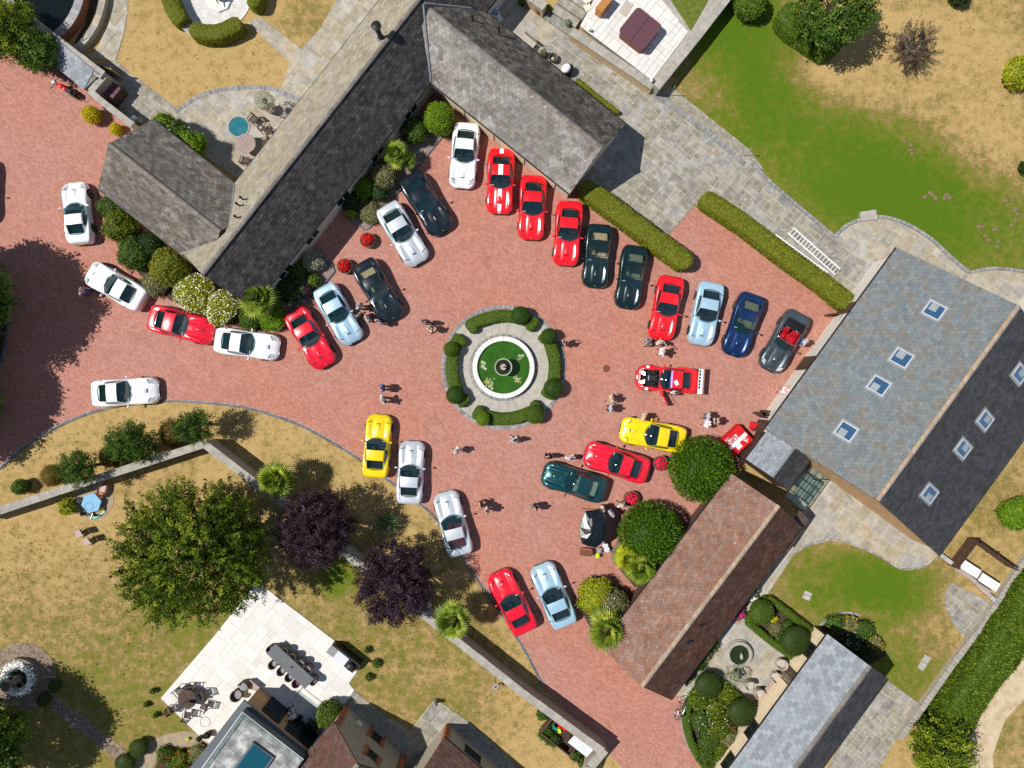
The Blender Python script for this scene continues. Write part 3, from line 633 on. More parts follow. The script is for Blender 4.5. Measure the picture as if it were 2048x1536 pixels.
def gable(name, label, cat, dpx, n0, n1, t0, t1, he, hr, mats, tile, wall='render_cream', over=(0.3, 0.25), n_ind=(150, 150), ridge='ridge_grey', deck='dark_wood', focus=(0, 0, 3), tilemats=None, wall_drop=0.0):
    """a gabled house; dpx: plan direction of the ridge, n0/n1: plan offsets of the two eaves, t0/t1: of the two ends (as drawn at eave height)"""
    d = Vector(dpx).normalized(); n = Vector((-d.y, d.x)); k = (H - he) / H
    n0, n1, t0, t1 = n0 * k, n1 * k, t0 * k, t1 * k
    def P(t, nn, h): v = d * t + n * nn; return Vector((v.x / S, -v.y / S, h))
    root = thing(name, label, cat, P((t0 + t1) / 2, (n0 + n1) / 2, 0)); root.location.z = 0
    base = Matrix.Translation(-root.location)
    def put(o): o.matrix_parent_inverse = base; return o
    nm = (n0 + n1) / 2
    A, B, C, D, R0, R1 = P(t0, n0, he), P(t1, n0, he), P(t1, n1, he), P(t0, n1, he), P(t0, nm, hr), P(t1, nm, hr)
    # walls: pentagonal prism set in from the eaves
    io = over[0] * S; ie = over[1] * S; sl = (hr - he) / (abs(n1 - n0) / 2)
    sg = 1 if n1 > n0 else -1; st = 1 if t1 > t0 else -1
    hw = he + sl * io - 0.10; hp = hr - 0.10
    w = []
    for t in (t0 + st * ie, t1 - st * ie):
        for nn, z in ((n0 + sg * io, 0), (n0 + sg * io, hw), (nm, hp), (n1 - sg * io, hw), (n1 - sg * io, 0)): w.append(P(t, nn, z))
    mb = MB(); mb.add(w, [(0, 1, 2, 3, 4), (9, 8, 7, 6, 5), (0, 5, 6, 1), (3, 8, 9, 4), (1, 6, 7, 2), (2, 7, 8, 3), (0, 4, 9, 5)])
    put(mb.build('wall', wall, root))
    dz = Vector((0, 0, -0.09)); mb = MB()
    mb.add([A, B, C, D, R0, R1, A + dz, B + dz, C + dz, D + dz, R0 + dz, R1 + dz], [(0, 1, 5, 4), (3, 4, 5, 2), (7, 6, 10, 11), (9, 8, 11, 10), (0, 6, 7, 1), (2, 8, 9, 3), (0, 4, 10, 6), (4, 3, 9, 10), (1, 7, 11, 5), (5, 11, 8, 2)])
    roof = put(mb.build('roof', deck, root))
    for i, (E0, E1, Q0) in enumerate(((A, B, R0), (D, C, R1 if False else R0))):
        U = (E1 - E0).normalized(); Lu = (E1 - E0).length; V = (R0 - E0); Lv = V.length; V = V.normalized(); N = U.cross(V)
        if N.z < 0: 
            U = -U; E0 = E1; V = (R1 - E0).normalized(); N = U.cross(V)
        tiles_on(roof, E0, U, V, N, Lu, Lv, tile[0], tile[1], mats[i], n_ind=n_ind[i], focus=Vector(focus))
    # ridge tiles
    Ud = (R1 - R0).normalized(); L = (R1 - R0).length; side = Vector((0, 0, 1)).cross(Ud); cnt = max(1, int(L / 0.46)); l = L / cnt
    vs = []
    for x in (0.0, l - 0.012):
        for a, z in ((-0.15, -0.15 * sl - 0.005), (-0.13, 0.045 - 0.15 * sl), (0, 0.075), (0.13, 0.045 - 0.15 * sl), (0.15, -0.15 * sl - 0.005)): vs.append((x, a, z))
    rm = mesh(vs, [(0, 1, 6, 5), (1, 2, 7, 6), (2, 3, 8, 7), (3, 4, 9, 8), (0, 4, 3, 2, 1), (5, 6, 7, 8, 9)]); rm.materials.append(MATS[ridge])
    for i in range(cnt):
        o = bpy.data.objects.new('ridge_tile', rm); COL.objects.link(o); o.parent = roof
        o.matrix_local = Matrix.Translation(R0 + Ud * (i * l) + Vector((0, 0, 0.02 + random.uniform(-.006, .006)))) @ Matrix((Ud, side, Vector((0, 0, 1)))).transposed().to_4x4()
    # gutters
    for E0, E1, sgn in ((A, B, -sg), (D, C, sg)):
        off = Vector((n.x, -n.y, 0)) * (0.05 * sgn) + Vector((0, 0, -0.06))
        put(MB().tube([E0 + off, E1 + off], 0.05, 6).build('gutter', 'black_iron', root))
    return root, P, put, roof, (k, d, n)
dL = (250, 197); dM = (-325, 413); dR = (358, 287)
def coords(dpx, px, py):
    d = Vector(dpx).normalized(); n = Vector((-d.y, d.x)); v = Vector((px - CX, py - CY)); return v.dot(d), v.dot(n)
def gable_px(name, label, cat, dpx, lo, hi, e0, e1, he, hr, *a, **kw):
    n0, n1 = coords(dpx, *lo)[1], coords(dpx, *hi)[1]; t0, t1 = coords(dpx, *e0)[0], coords(dpx, *e1)[0]
    return gable(name, label, cat, dpx, n0, n1, t0, t1, he, hr, *a, **kw)
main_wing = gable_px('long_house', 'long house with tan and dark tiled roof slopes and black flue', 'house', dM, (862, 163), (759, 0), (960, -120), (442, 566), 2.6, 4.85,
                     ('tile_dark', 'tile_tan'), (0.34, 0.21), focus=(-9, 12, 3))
# the eave order above: first slope faces the court
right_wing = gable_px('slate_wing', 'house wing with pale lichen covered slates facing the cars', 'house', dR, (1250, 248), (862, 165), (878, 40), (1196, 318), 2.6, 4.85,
                      ('tile_grey_dark', 'tile_lichen'), (0.33, 0.27), focus=(1, 17, 3))
left_wing = gable_px('brown_tiled_wing', 'low house wing with weathered brown tiled roof beside the shrubs', 'house', dL, (470, 368), (365, 510), (195, 378), (470, 470), 2.6, 4.55,
                     ('tile_brown', 'tile_brown'), (0.36, 0.21), focus=(-26, 12, 3))
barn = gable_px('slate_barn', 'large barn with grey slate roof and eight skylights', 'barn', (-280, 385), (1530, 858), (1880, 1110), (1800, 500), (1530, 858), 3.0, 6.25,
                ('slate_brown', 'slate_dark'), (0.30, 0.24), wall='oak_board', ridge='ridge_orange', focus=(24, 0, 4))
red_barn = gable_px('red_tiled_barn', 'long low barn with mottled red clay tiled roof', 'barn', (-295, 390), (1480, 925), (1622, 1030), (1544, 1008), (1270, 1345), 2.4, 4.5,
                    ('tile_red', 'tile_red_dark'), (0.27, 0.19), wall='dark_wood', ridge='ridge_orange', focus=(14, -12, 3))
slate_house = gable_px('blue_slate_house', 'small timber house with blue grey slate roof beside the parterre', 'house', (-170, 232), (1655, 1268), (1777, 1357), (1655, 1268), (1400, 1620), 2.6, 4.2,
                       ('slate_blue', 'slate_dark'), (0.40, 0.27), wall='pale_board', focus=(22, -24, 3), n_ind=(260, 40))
link_roof = gable_px('slate_link', 'small grey slate link roof between the two barns', 'building', (-92, 122), (1490, 920), (1616, 926), (1548, 858), (1500, 925), 2.2, 3.15,
                     ('slate_blue', 'slate_dark'), (0.28, 0.2), wall='dark_wood', ridge='lead', focus=(18, -5, 2), n_ind=(60, 40), over=(0.15, 0.02))
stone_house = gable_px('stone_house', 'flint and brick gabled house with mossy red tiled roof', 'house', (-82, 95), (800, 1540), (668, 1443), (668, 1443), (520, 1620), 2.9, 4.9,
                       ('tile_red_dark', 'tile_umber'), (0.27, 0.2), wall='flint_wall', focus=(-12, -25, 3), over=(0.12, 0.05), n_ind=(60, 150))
flint_house = gable_px('flint_cottage', 'flint cottage with dark red tiled roof at the picture edge', 'house', (78, 66), (888, 1475), (760, 1640), (888, 1475), (1060, 1620), 2.3, 4.6,
                       ('tile_umber', 'tile_umber'), (0.27, 0.2), wall='flint_wall', focus=(-4, -25, 3), over=(0.1, 0.1), n_ind=(150, 20))

# lean-to along the far side of the red barn
lq = [W(1600, 1022, 2.25), W(1618, 1040, 1.9), W(1574, 1106, 1.9), W(1556, 1086, 2.25)]
lo_ = MB().add(lq + [v - Vector((0, 0, .1)) for v in lq], [(0, 1, 2, 3), (7, 6, 5, 4), (0, 4, 5, 1), (1, 5, 6, 2), (2, 6, 7, 3), (3, 7, 4, 0)]).build('lean_to_roof', 'tile_umber', red_barn[0]); red_barn[2](lo_)
# skylights on the barn: each a frame, a pane and a flashing
def on_roof(b, px, py, side):
    root, P, put, roof, (k, d, n) = b
    return None
def skylight(b, px, py, lo, hr, he, nlo_px, wid=1.18, hgt=1.25):
    root, P, put, roof, (k, d, n) = b
    # find the roof point that stands under this plan ray
    E = W(*nlo_px, he)
    dw = Vector((d.x, -d.y, 0)).normalized()
    side_n = Vector((n.x, -n.y, 0)).normalized()
    R = b_ridge[b[0].name]
    inward = side_n if (R - E).dot(side_n) > 0 else -side_n
    run = (R - E).dot(inward); sl = (hr - he) / run
    for it in range(12):
        h = he + sl * ((W(px, py, h) - E).dot(inward) if it else run * 0.5)
    p = W(px, py, h); p.z = he + sl * (p - E).dot(inward)
    up = (inward + Vector((0, 0, sl))).normalized(); nn = dw.cross(up); 
    if nn.z < 0: nn = -nn
    M = Matrix.Translation(p) @ Matrix((dw, up, nn)).transposed().to_4x4()
    mb = MB()
    for sx, sy, w_, h_ in ((0, -hgt / 2, wid + .1, .1), (0, hgt / 2, wid + .1, .1), (-wid / 2, 0, .1, hgt - .1), (wid / 2, 0, .1, hgt - .1)): mb.box((sx, sy, 0.06), (w_, h_, 0.16), m=M)
    fr = put(mb.build('skylight', 'grey_paint', root))
    put(MB().box((0, 0, 0.09), (wid - .1, hgt - .1, 0.02), m=M).build('pane', 'sky_glass', fr)); fr.children[-1].matrix_parent_inverse = Matrix()
    sunlit_patch = MB().box((0.18 * random.choice((-1, 1)), -0.14, 0.071), (wid * 0.5, hgt * 0.46, 0.008), m=M).build('sunlit_patch', 'sunlit_cream', fr)  # cream panel paints the sunlit side of the light well
    MB().box((0, 0, 0.05), (wid + .34, hgt + .3, 0.025), m=M).build('flashing', 'lead', fr)
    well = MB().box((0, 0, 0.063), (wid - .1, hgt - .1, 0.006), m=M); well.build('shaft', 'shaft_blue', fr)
b_ridge = {'slate_barn': W(1895, 810, 6.25)}
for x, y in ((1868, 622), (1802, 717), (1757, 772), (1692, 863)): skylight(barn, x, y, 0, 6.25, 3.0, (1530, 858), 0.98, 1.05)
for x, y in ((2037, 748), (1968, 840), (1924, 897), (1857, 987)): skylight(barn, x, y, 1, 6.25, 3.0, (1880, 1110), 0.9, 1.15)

# details that belong to the houses
def pipe(b, px, py, h0, h1, r, cap=None, name='vent_pipe', mat='black_iron'):
    p = W(px, py, h0); mb = MB().tube([p + Vector((0, 0, -0.3)), p, Vector((p.x, p.y, h1))], r, 12)
    o = b[2](mb.build(name, mat, b[0]))
    if cap:
        c = b[2](MB().lathe([(cap, 0), (cap, 0.06), (cap * 0.25, 0.14)], (p.x, p.y, h1 + 0.08), 20).build('cowl', mat, b[0]))
    return o
pipe(main_wing, 762, 77, 4.5, 6.0, 0.17, 0.33, 'flue')
MB().lathe([(0.30, 0), (0.2, 0.25)], W(762, 77, 4.42), 16).build('flashing', 'lead', main_wing[0]).matrix_parent_inverse = Matrix.Translation(-main_wing[0].location)
for x, y, h in ((487, 399, 3.9), (479, 411, 4.0), (476, 436, 4.3)): pipe(main_wing, x, y, h, h + 0.45, 0.06, 0.09)
for x, y in ((945, 42), (998, 64)): pipe(right_wing, x, y, 3.7, 4.2, 0.06, 0.09)
for x, y in ((1398, 1246), (1372, 1280)): pipe(red_barn, x, y, 3.6, 4.1, 0.06, 0.10)
def valley(b, a, c, h0, h1):
    A_, B_ = W(*a, h0) + Vector((0, 0, .10)), W(*c, h1) + Vector((0, 0, .10)); b[2](MB().tube([A_, B_], .07, 6).build('valley_flashing', 'lead', b[0]))
valley(right_wing, (847, 10), (862, 165), 4.85, 2.6); valley(right_wing, (850, 8), (962, 20), 4.85, 2.6); valley(left_wing, (470, 369), (459, 475), 2.6, 4.5); valley(left_wing, (459, 478), (364, 509), 4.5, 2.6)
def wall_piece(b, name, mat, c, size, rz, parent=None):
    o = MB().box(c, size, rz).build(name, mat, parent or b[0])
    if parent is None: b[2](o)
    return o
def wall_frame(dpx, eave_px, he, over):
    """a point along the wall below an eave, and the wall's plan angle"""
    d = Vector(dpx).normalized(); return Vector((d.x, -d.y, 0))
def window(b, pos, ang, w, h, frame='dark_wood', bars=1, depth=0.06, sill=True):
    m = Matrix.Translation(pos) @ Matrix.Rotation(ang, 4, 'Z')
    mb = MB()
    for c, sz in (((0, 0, h / 2), (w + .12, depth, .07)), ((0, 0, -h / 2), (w + .12, depth, .07)), ((-w / 2, 0, 0), (.07, depth, h - .07)), ((w / 2, 0, 0), (.07, depth, h - .07))): mb.box(c, sz, m=m)
    for i in range(bars): mb.box((-w / 2 + w * (i + 1) / (bars + 1), 0, 0), (.05, depth, h - .07), m=m)
    f = b[2](mb.build('window', frame, b[0]))
    MB().box((0, 0, 0), (w - .07, 0.02, h - .07), m=m).build('pane', 'dark_glass', f)
    if sill: MB().box((0, -depth * 1.2, -h / 2 - .07), (w + .2, .14, .05), m=m).build('sill', 'coping_stone', f)
    return f
# timber house: windows in the wall that faces the parterre
dd = Vector((-170, -232, 0)).normalized(); ang = math.atan2(dd.y, dd.x)
inw = Vector((-dd.y, dd.x, 0)); inw = inw if inw.dot(Vector((1, -1, 0))) > 0 else -inw
for t, w_, h_ in ((1.7, 1.0, 1.0), (4.0, 1.0, 1.9), (8.6, 1.2, 1.0), (11.4, 1.2, 1.0)):
    p = W(1655, 1268, 2.6) + dd * t + inw * 0.26; p.z = 1.55 if h_ < 1.5 else 1.1
    window(slate_house, p, ang + math.pi, w_, h_, sill=False)
for i in range(13):
    z = 0.12 + i * 0.2
    p = W(1655, 1268, 2.6) + dd * 7 + inw * 0.275
    o = slate_house[2](MB().box((p.x, p.y, z), (13.6, 0.05, 0.17), ang).build('board', 'pale_board', slate_house[0]))
# windows and brick quoins of the stone house gable
gd = Vector((95, -82, 0)); gd = Vector((coordsv := (95, 82))) if False else Vector((95, -82, 0)).normalized()   # along the gable wall
gn = Vector((82, 95, 0)).normalized()                                            # outward
g0 = W(668, 1443, 2.9); g0.z = 0
def gpt(s, z, out=0.0): return Vector((g0.x, g0.y, z)) + gd * s + gn * (-0.05 + out)
ga = math.atan2(gd.y, gd.x)
for s, z, h_ in ((3.3, 0.75, 0.9), (3.5, 2.9, 0.8)):
    window(stone_house, gpt(s, z, 0.02), ga, 0.75, h_, bars=1, sill=False)
    for k in range(6):
        zz = z - h_ / 2 - 0.1 + k * (h_ + 0.2) / 5
        for sg in (-1, 1):
            wv = 0.34 if k % 2 else 0.2
            stone_house[2](MB().box(gpt(s + sg * (0.45 + wv / 2), zz, 0.012), (wv, 0.05, (h_ + 0.2) / 5 - 0.02), ga).build('quoin', 'red_quoin', stone_house[0]))
for k in range(14):
    wv = 0.5 if k % 2 else 0.32
    stone_house[2](MB().box(gpt(0.14 + wv / 2, 0.1 + k * 0.2, 0.014), (wv, 0.06, 0.18), ga).build('quoin', 'red_quoin', stone_house[0]))
    stone_house[2](MB().box(gpt(6.0 - wv / 2, 0.1 + k * 0.2, 0.014), (wv, 0.06, 0.18), ga).build('quoin', 'red_quoin', stone_house[0]))
stone_house[2](MB().box(gpt(1.7, 0.9, 0.05), (0.42, 0.12, 0.3), ga).build('meter_box', 'white_paint', stone_house[0]))
# flint cottage quoins and shaded window
q0 = W(888, 1475, 2.3); q0.z = 0
fd = Vector((78, -66, 0)).normalized(); fa = math.atan2(fd.y, fd.x); fn = Vector((66, 78, 0)).normalized()
for k in range(11):
    wv = 0.42 if k % 2 else 0.26
    p = q0 + fd * (0.1 + wv / 2) - fn * 0.10
    flint_house[2](MB().box((p.x, p.y, 0.1 + k * 0.2), (wv, 0.06, 0.18), fa).build('quoin', 'red_quoin', flint_house[0]))
    p = q0 + fd * 0.10 - fn * (0.12 + wv / 2)
    flint_house[2](MB().box((p.x, p.y, 0.1 + k * 0.2), (0.06, wv, 0.18), fa).build('quoin', 'red_quoin', flint_house[0]))
p = q0 + fd * 2.6 - fn * 0.08; window(flint_house, Vector((p.x, p.y, 1.2)), fa, 1.4, 0.9, bars=2, sill=False)
# boarded doors along the court side of the big barn
bd = Vector((-280, -385, 0)).normalized(); ba = math.atan2(bd.y, bd.x); b0 = W(1800, 500, 3.0); b0.z = 0
bn = Vector((-385, 280, 0)).normalized(); b0 += bn * 0.27
p = b0 + bd * 7.9 - bn * 0.29; barn[2](MB().box((p.x, p.y, 1.35), (15.0, 0.06, 2.7), ba).build('rendered_wall', 'white_render', barn[0]))
for i, (t, w_) in enumerate(((4.7, 1.0), (9.5, 1.2), (15.0, 1.0))):
    p = b0 + bd * t - bn * 0.27
    d = barn[2](MB().box((p.x, p.y, 1.15), (w_, 0.08, 2.3), ba).build('door', 'dark_wood', barn[0]))
    for k in range(int(w_ / 0.24)):
        q = b0 + bd * (t - w_ / 2 + 0.14 + k * 0.24) - bn * 0.22
        MB().box((q.x, q.y, 1.15), (0.2, 0.03, 2.2), ba).build('board', 'dark_wood', d)
# court and doors of the long house and grey wing (in the shade of the eaves)
md = Vector((-325, -413, 0)).normalized(); ma = math.atan2(md.y, md.x); m0 = W(862, 163, 2.6)
mi = Vector((-413, 325, 0)).normalized()
for t in (2.2, 6.0, 10.0, 13.5, 16.6):
    p = m0 + md * t + mi * 0.28; p.z = 1.3
    window(main_wing, p, ma, 1.3, 1.1, frame='white_paint', bars=1)
rd = Vector((358, -287, 0)).normalized(); ra = math.atan2(rd.y, rd.x); r0 = W(862, 165, 2.6); rn = Vector((-287, -358, 0)).normalized()
for t in (1.5, 4.2, 7.0, 9.8):
    p = r0 + rd * t - rn * 0.27; p.z = 1.05
    d = right_wing[2](MB().box(p, (2.1, 0.08, 2.1), ra).build('door', 'pale_board', right_wing[0]))
p = r0 + rd * 5.7 - rn * 0.02; p.z = 2.40
right_wing[2](MB().box(p, (11.0, 0.16, 0.14), ra).build('fascia', 'render_cream', right_wing[0]))
p = r0 + rd * 5.7 + rn * 0.26; 
sheet('drain_strip', [(868, 178), (1142, 392), (1138, 398), (862, 182)], 0.035, 'grey_sett')

# ---------------------------------------------------------------- flat roofed extension with the roof light
ext = thing('flat_roof_extension', 'flat roofed extension with grey zinc roof and blue roof light', 'building', G(500, 1480))
bx = Matrix.Translation(-ext.location)
def ep(o, par=None): o.matrix_parent_inverse = bx; return o
def q4(pts, h): return [tuple(W(x, y, h)[:2]) for x, y in pts]
outer = [(487, 1400), (619, 1508), (520, 1640), (330, 1600)]
ins = [(487 + 4, 1400 + 8), (612, 1508), (520, 1630), (345, 1600)]
ep(MB().prism(q4(ins, 2.7), 0, 2.6).build('wall', 'oak_board', ext))
ep(MB().prism(q4(outer, 2.75), 2.6, 2.76).build('roof', 'zinc', ext))
upper = [(485, 1424), (607, 1519), (520, 1640), (365, 1590)]
ep(MB().prism(q4(upper, 3.5), 2.765, 3.5).build('roof_upstand', 'zinc', ext))
lp = ep(MB().prism(q4(upper, 3.5), 3.5, 3.52).build('roof_terrace', 'lead', ext))
pave(lp, q4([(488, 1430), (603, 1520), (520, 1630), (372, 1590)], 3.54), A35, 0.62, 'lead_patchy', 3.5, 3.545, 0.02, sizes=((1, 2), (2, 2), (2, 1)), seed=20, name='panel')
rl = [(507, 1489), (543, 1516), (480, 1600), (440, 1580)]
fr = ep(MB().prism(q4([(505, 1485), (548, 1516), (480, 1606), (434, 1580)], 3.75), 3.55, 3.74).build('roof_light', 'zinc', ext))
MB().prism(q4(rl, 3.77), 3.74, 3.775).build('pane', 'blue_glass', fr)
gl = MB()
for a, b in (((485, 1424), (607, 1519)), ((485, 1424), (365, 1590))):
    A_, B_ = W(*a, 3.5), W(*b, 3.5); gl.add([A_, B_, B_ + Vector((0, 0, .55)), A_ + Vector((0, 0, .55))], [(0, 1, 2, 3)])
ep(gl.build('glass_balustrade', 'clear_glass', ext))
hr_ = MB().tube([W(607, 1519, 4.05), W(485, 1424, 4.05), W(365, 1590, 4.05)], 0.03, 6); ep(hr_.build('handrail', 'white_paint', ext))
e0, e1 = W(487, 1404, 2.7), W(614, 1510, 2.7); ed = (e1 - e0); ed.z = 0; eL = ed.length; ed.normalize(); ea = math.atan2(ed.y, ed.x); en = Vector((-ed.y, ed.x, 0))
if en.y < 0: en = -en
for t, w_ in ((2.1, 1.5), (3.9, 1.0), (5.2, 1.7)):
    p = Vector((e0.x, e0.y, 1.05)) + ed * t + en * 0.03
    m = Matrix.Translation(p) @ Matrix.Rotation(ea, 4, 'Z'); mb = MB()
    for c, sz in (((0, 0, 1.0), (w_, .08, .08)), ((0, 0, -1.0), (w_, .08, .08)), ((-w_ / 2, 0, 0), (.07, .08, 2)), ((w_ / 2, 0, 0), (.07, .08, 2)), ((0, 0, 0), (.05, .08, 2))): mb.box(c, sz, m=m)
    for k in range(3): mb.box((0, 0, -0.5 + k * 0.5), (w_ - .07, .06, .04), m=m)
    f = ep(mb.build('glass_door', 'black_iron', ext)); MB().box((0, 0, 0), (w_ - .1, 0.02, 1.95), m=m).build('pane', 'dark_glass', f)

# ---------------------------------------------------------------- free standing walls
def wall(name, label, path_px, width, h, mat='flint_wall', cop='coping_stone', cw=0.06, px_h=True, stone=0.75, cat='wall'):
    """path given along the top of the wall as seen; each coping stone is a part"""
    pts = [W(x, y, h) for x, y in path_px]
    path = [(p.x, p.y) for p in pts]
    root = thing(name, label, cat, (path[0][0], path[0][1], 0)); inv = Matrix.Translation(-root.location)
    o = MB().strip(path, width, -0.1, h - 0.09).build('wall_body', mat, root); o.matrix_parent_inverse = inv
    for a, b in zip(path, path[1:]):
        A_, B_ = Vector(a), Vector(b); L = (B_ - A_).length; n = max(1, int(round(L / stone))); an = math.atan2(B_.y - A_.y, B_.x - A_.x)
        for i in range(n):
            p = A_ + (B_ - A_) * ((i + .5) / n)
            c = MB().box((p.x, p.y, h - 0.04 + random.uniform(-.008, .008)), (L / n - .015, width + 2 * cw + random.uniform(-.02, .02), 0.1), an).build('coping', cop, root); c.matrix_parent_inverse = inv
    return root
wall('garden_wall', 'long grey stone garden wall with weathered coping crossing the dry lawn', [(-60, 1040), (0, 1021), (200, 955), (408, 888), (470, 935), (640, 1068), (850, 1232), (1040, 1382), (1205, 1503)], 0.42, 1.7)
wall('wall_return', 'short stone wall return at the courtyard entrance', [(1210, 1500), (1180, 1535), (1170, 1560)], 0.5, 1.6)
wall('log_store_wall', 'pale coped wall behind the log store roof', [(10, 0), (30, 15), (110, 78), (205, 150)], 0.5, 2.1, cop='pale_stone' if False else 'coping_stone')
wall('gate_wall', 'pale coped wall between the log store and the tiled wing', [(208, 152), (180, 183), (215, 212), (265, 250)], 0.34, 1.9)
o = thing('log_store', 'lean to log store with grey shingle roof behind the motorbike', 'shed', G(150, 130)); inv = Matrix.Translation(-o.location)
ls = [W(*p, h) for p, h in (((82, 108), 1.75), ((168, 180), 1.75), ((200, 148), 2.15), ((112, 80), 2.15))]
r_ = MB().add([v for v in ls] + [v - Vector((0, 0, .08)) for v in ls], [(0, 1, 2, 3), (7, 6, 5, 4), (0, 4, 5, 1), (1, 5, 6, 2), (2, 6, 7, 3), (3, 7, 4, 0)]).build('roof', 'tile_lichen', o); r_.matrix_parent_inverse = inv
U_ = (ls[1] - ls[0]).normalized(); V_ = (ls[3] - ls[0]); V_ = (V_ - U_ * V_.dot(U_)); Lv_ = V_.length; V_.normalize()
tiles_on(r_, ls[0], U_, V_, U_.cross(V_), (ls[1] - ls[0]).length, Lv_, 0.34, 0.26, 'slate_blue', n_ind=120, name='shingle')
c = MB().prism([tuple(W(x, y, 1.7)[:2]) for x, y in ((88, 110), (166, 176), (196, 148), (112, 82))], 0, 1.62).build('wall', 'dark_wood', o); c.matrix_parent_inverse = inv
# hot tub terrace: raised, with walls
T0 = 0.95
ht = sheet('hot_tub_terrace', [(1163, 62), (1205, -40), (1390, -40), (1450, -10), (1318, 180)], 0.9, 'coping_stone', th=0.95)
ht['label'] = 'raised white flagged terrace that carries the hot tub'
hp = [tuple(W(x, y, T0)[:2]) for x, y in ((1160, 52), (1205, -30), (1300, -30), (1376, 64), (1304, 160))]
pave(ht, hp, A35, 0.42, 'white_flag', 0.88, 0.95, 0.02, seed=30, sizes=((1, 1), (2, 1), (1, 2), (2, 2)))
sheet('terrace_lawn', [(1300, -40), (1440, -40), (1375, 75)], 0.94, 'turf')
wall('terrace_front_wall', 'low sunlit sandstone wall below the hot tub terrace', [(1143, 62), (1307, 172)], 0.5, 1.0, mat='sandstone_wall')
wall('terrace_side_wall', 'grey coped wall beside the green lawn and hot tub', [(1313, 174), (1390, 78), (1470, -25)], 0.45, 1.35)
wall('step_wall', 'short sandstone wall beside the stone steps', [(1050, -15), (1090, 14)], 0.5, 1.1, mat='sandstone_wall')
st = thing('stone_steps', 'grey stone steps leading up to the hot tub terrace', 'steps', G(1115, 20)); inv = Matrix.Translation(-st.location)
for k in range(5):
    a, b = (1092 + k * 13, 32 - k * 16), (1142 + k * 13, 66 - k * 16)
    A_, B_ = W(*a, .2 * k), W(*b, .2 * k); an = math.atan2(B_.y - A_.y, B_.x - A_.x); mid = (A_ + B_) / 2
    o = MB().box((mid.x, mid.y, 0.1 + .09 * k), ((B_ - A_).length, 0.62, 0.2 + .18 * k), an).build('step', 'grey_flag', st); o.matrix_parent_inverse = inv
# brick arcs of the round pond in the corner
pc = G(60, -12)
tag(MB().lathe([(4.0, -0.02), (4.0, 0.06)], pc, 48).build('pond_water', 'dark_water'), 'dark pond inside the curved brick walls', None, None, 'structure')
for r_, w_, h_, mt, cp, nm, lb in ((4.15, 0.55, 0.75, 'red_quoin', 'grey_sett', 'inner_pond_wall', 'inner curved brick wall around the dark pond'), (5.6, 0.4, 0.45, 'flint_wall', 'york_stone', 'outer_pond_wall', 'outer curved stone capped wall around the dark pond')):
    root = thing(nm, lb, 'wall', G(150, 40)); inv = Matrix.Translation(-root.location)
    pa = arc_path(pc, r_, math.radians(-55), math.radians(12), 0.2)
    o = MB().strip(pa, w_, -.05, h_).build('wall_body', mt, root); o.matrix_parent_inverse = inv
    pts = resample(pa, 0.34 if cp == 'grey_sett' else 0.9)
    for a, b in zip(pts, pts[1:]):
        m_ = (a + b) / 2; d_ = b - a
        o = MB().box((m_.x, m_.y, h_ + 0.03 + random.uniform(-.004, .004)), (d_.length * 1.04 - .015, w_ + .06, .07), math.atan2(d_.y, d_.x)).build('coping', cp, root); o.matrix_parent_inverse = inv
rp = sheet('pond_path', [(222, -30), (222, 10), (216, 48), (200, 88), (182, 116), (232, 122), (248, 70), (256, 20), (257, -30)], 0.028, 'mortar')
pave(rp, G2([(224, -30), (224, 10), (218, 48), (202, 88), (186, 116), (232, 121), (247, 70), (255, 20), (256, -30)]), 0.9, 0.4, 'york_stone', 0.0, 0.045, seed=33)
sheet('planting_bed', [(205, -30), (205, 20), (195, 60), (178, 95), (165, 108), (150, 85), (170, 50), (180, 0), (180, -30)], 0.05, 'soil')
# ---------------------------------------------------------------- cars
def paint(name, col, metal=0.0, rough=0.28, coat=0.9):
    m, nt, p = new_mat(name); p.inputs['Base Color'].default_value = c4(col); p.inputs['Metallic'].default_value = metal
    p.inputs['Roughness'].default_value = rough; p.inputs['Coat Weight'].default_value = coat; p.inputs['Coat Roughness'].default_value = 0.04
    return m
paint('paint_white', (0.80, 0.81, 0.82)); paint('paint_silver', (0.60, 0.65, 0.70), 0.3, 0.36); paint('paint_iceblue', (0.40, 0.60, 0.74), 0.25, 0.36)
paint('paint_red', (0.80, 0.006, 0.014)); paint('paint_crimson', (0.76, 0.005, 0.026)); paint('paint_yellow', (0.83, 0.60, 0.0)); paint('paint_black', (0.006, 0.014, 0.021), 0.2, 0.25)
paint('paint_green', (0.004, 0.022, 0.022), 0.35, 0.28); paint('paint_teal', (0.004, 0.06, 0.068), 0.45, 0.3); paint('paint_blue', (0.003, 0.03, 0.12), 0.45, 0.3); paint('paint_gunmetal', (0.085, 0.11, 0.13), 0.6, 0.32)
paint('lamp_clear', (0.55, 0.58, 0.60), 0.2, 0.08); paint('lamp_red', (0.35, 0.004, 0.006), 0, 0.1); paint('chrome', (0.75, 0.76, 0.78), 1.0, 0.15, 0.0)
pm('rubber', (0.014, 0.014, 0.015), 8, rough=0.8); paint('alloy', (0.66, 0.67, 0.69), 0.25, 0.35, 0.2)
pm('leather_black', (0.016, 0.016, 0.017), 8, rough=0.5); pm('leather_tan', (0.58, 0.43, 0.22), 5, rough=0.5); pm('leather_red', (0.42, 0.012, 0.02), 5, rough=0.5); pm('leather_beige', (0.72, 0.64, 0.46), 5, rough=0.5)
pm('trim_black', (0.010, 0.011, 0.012), 5, rough=0.45); pm('engine_black', (0.02, 0.021, 0.023), 9, rough=0.4); pm('carbon', (0.03, 0.033, 0.036), 30, rough=0.3); pm('carpet', (0.012, 0.013, 0.014), 12, rough=0.95)
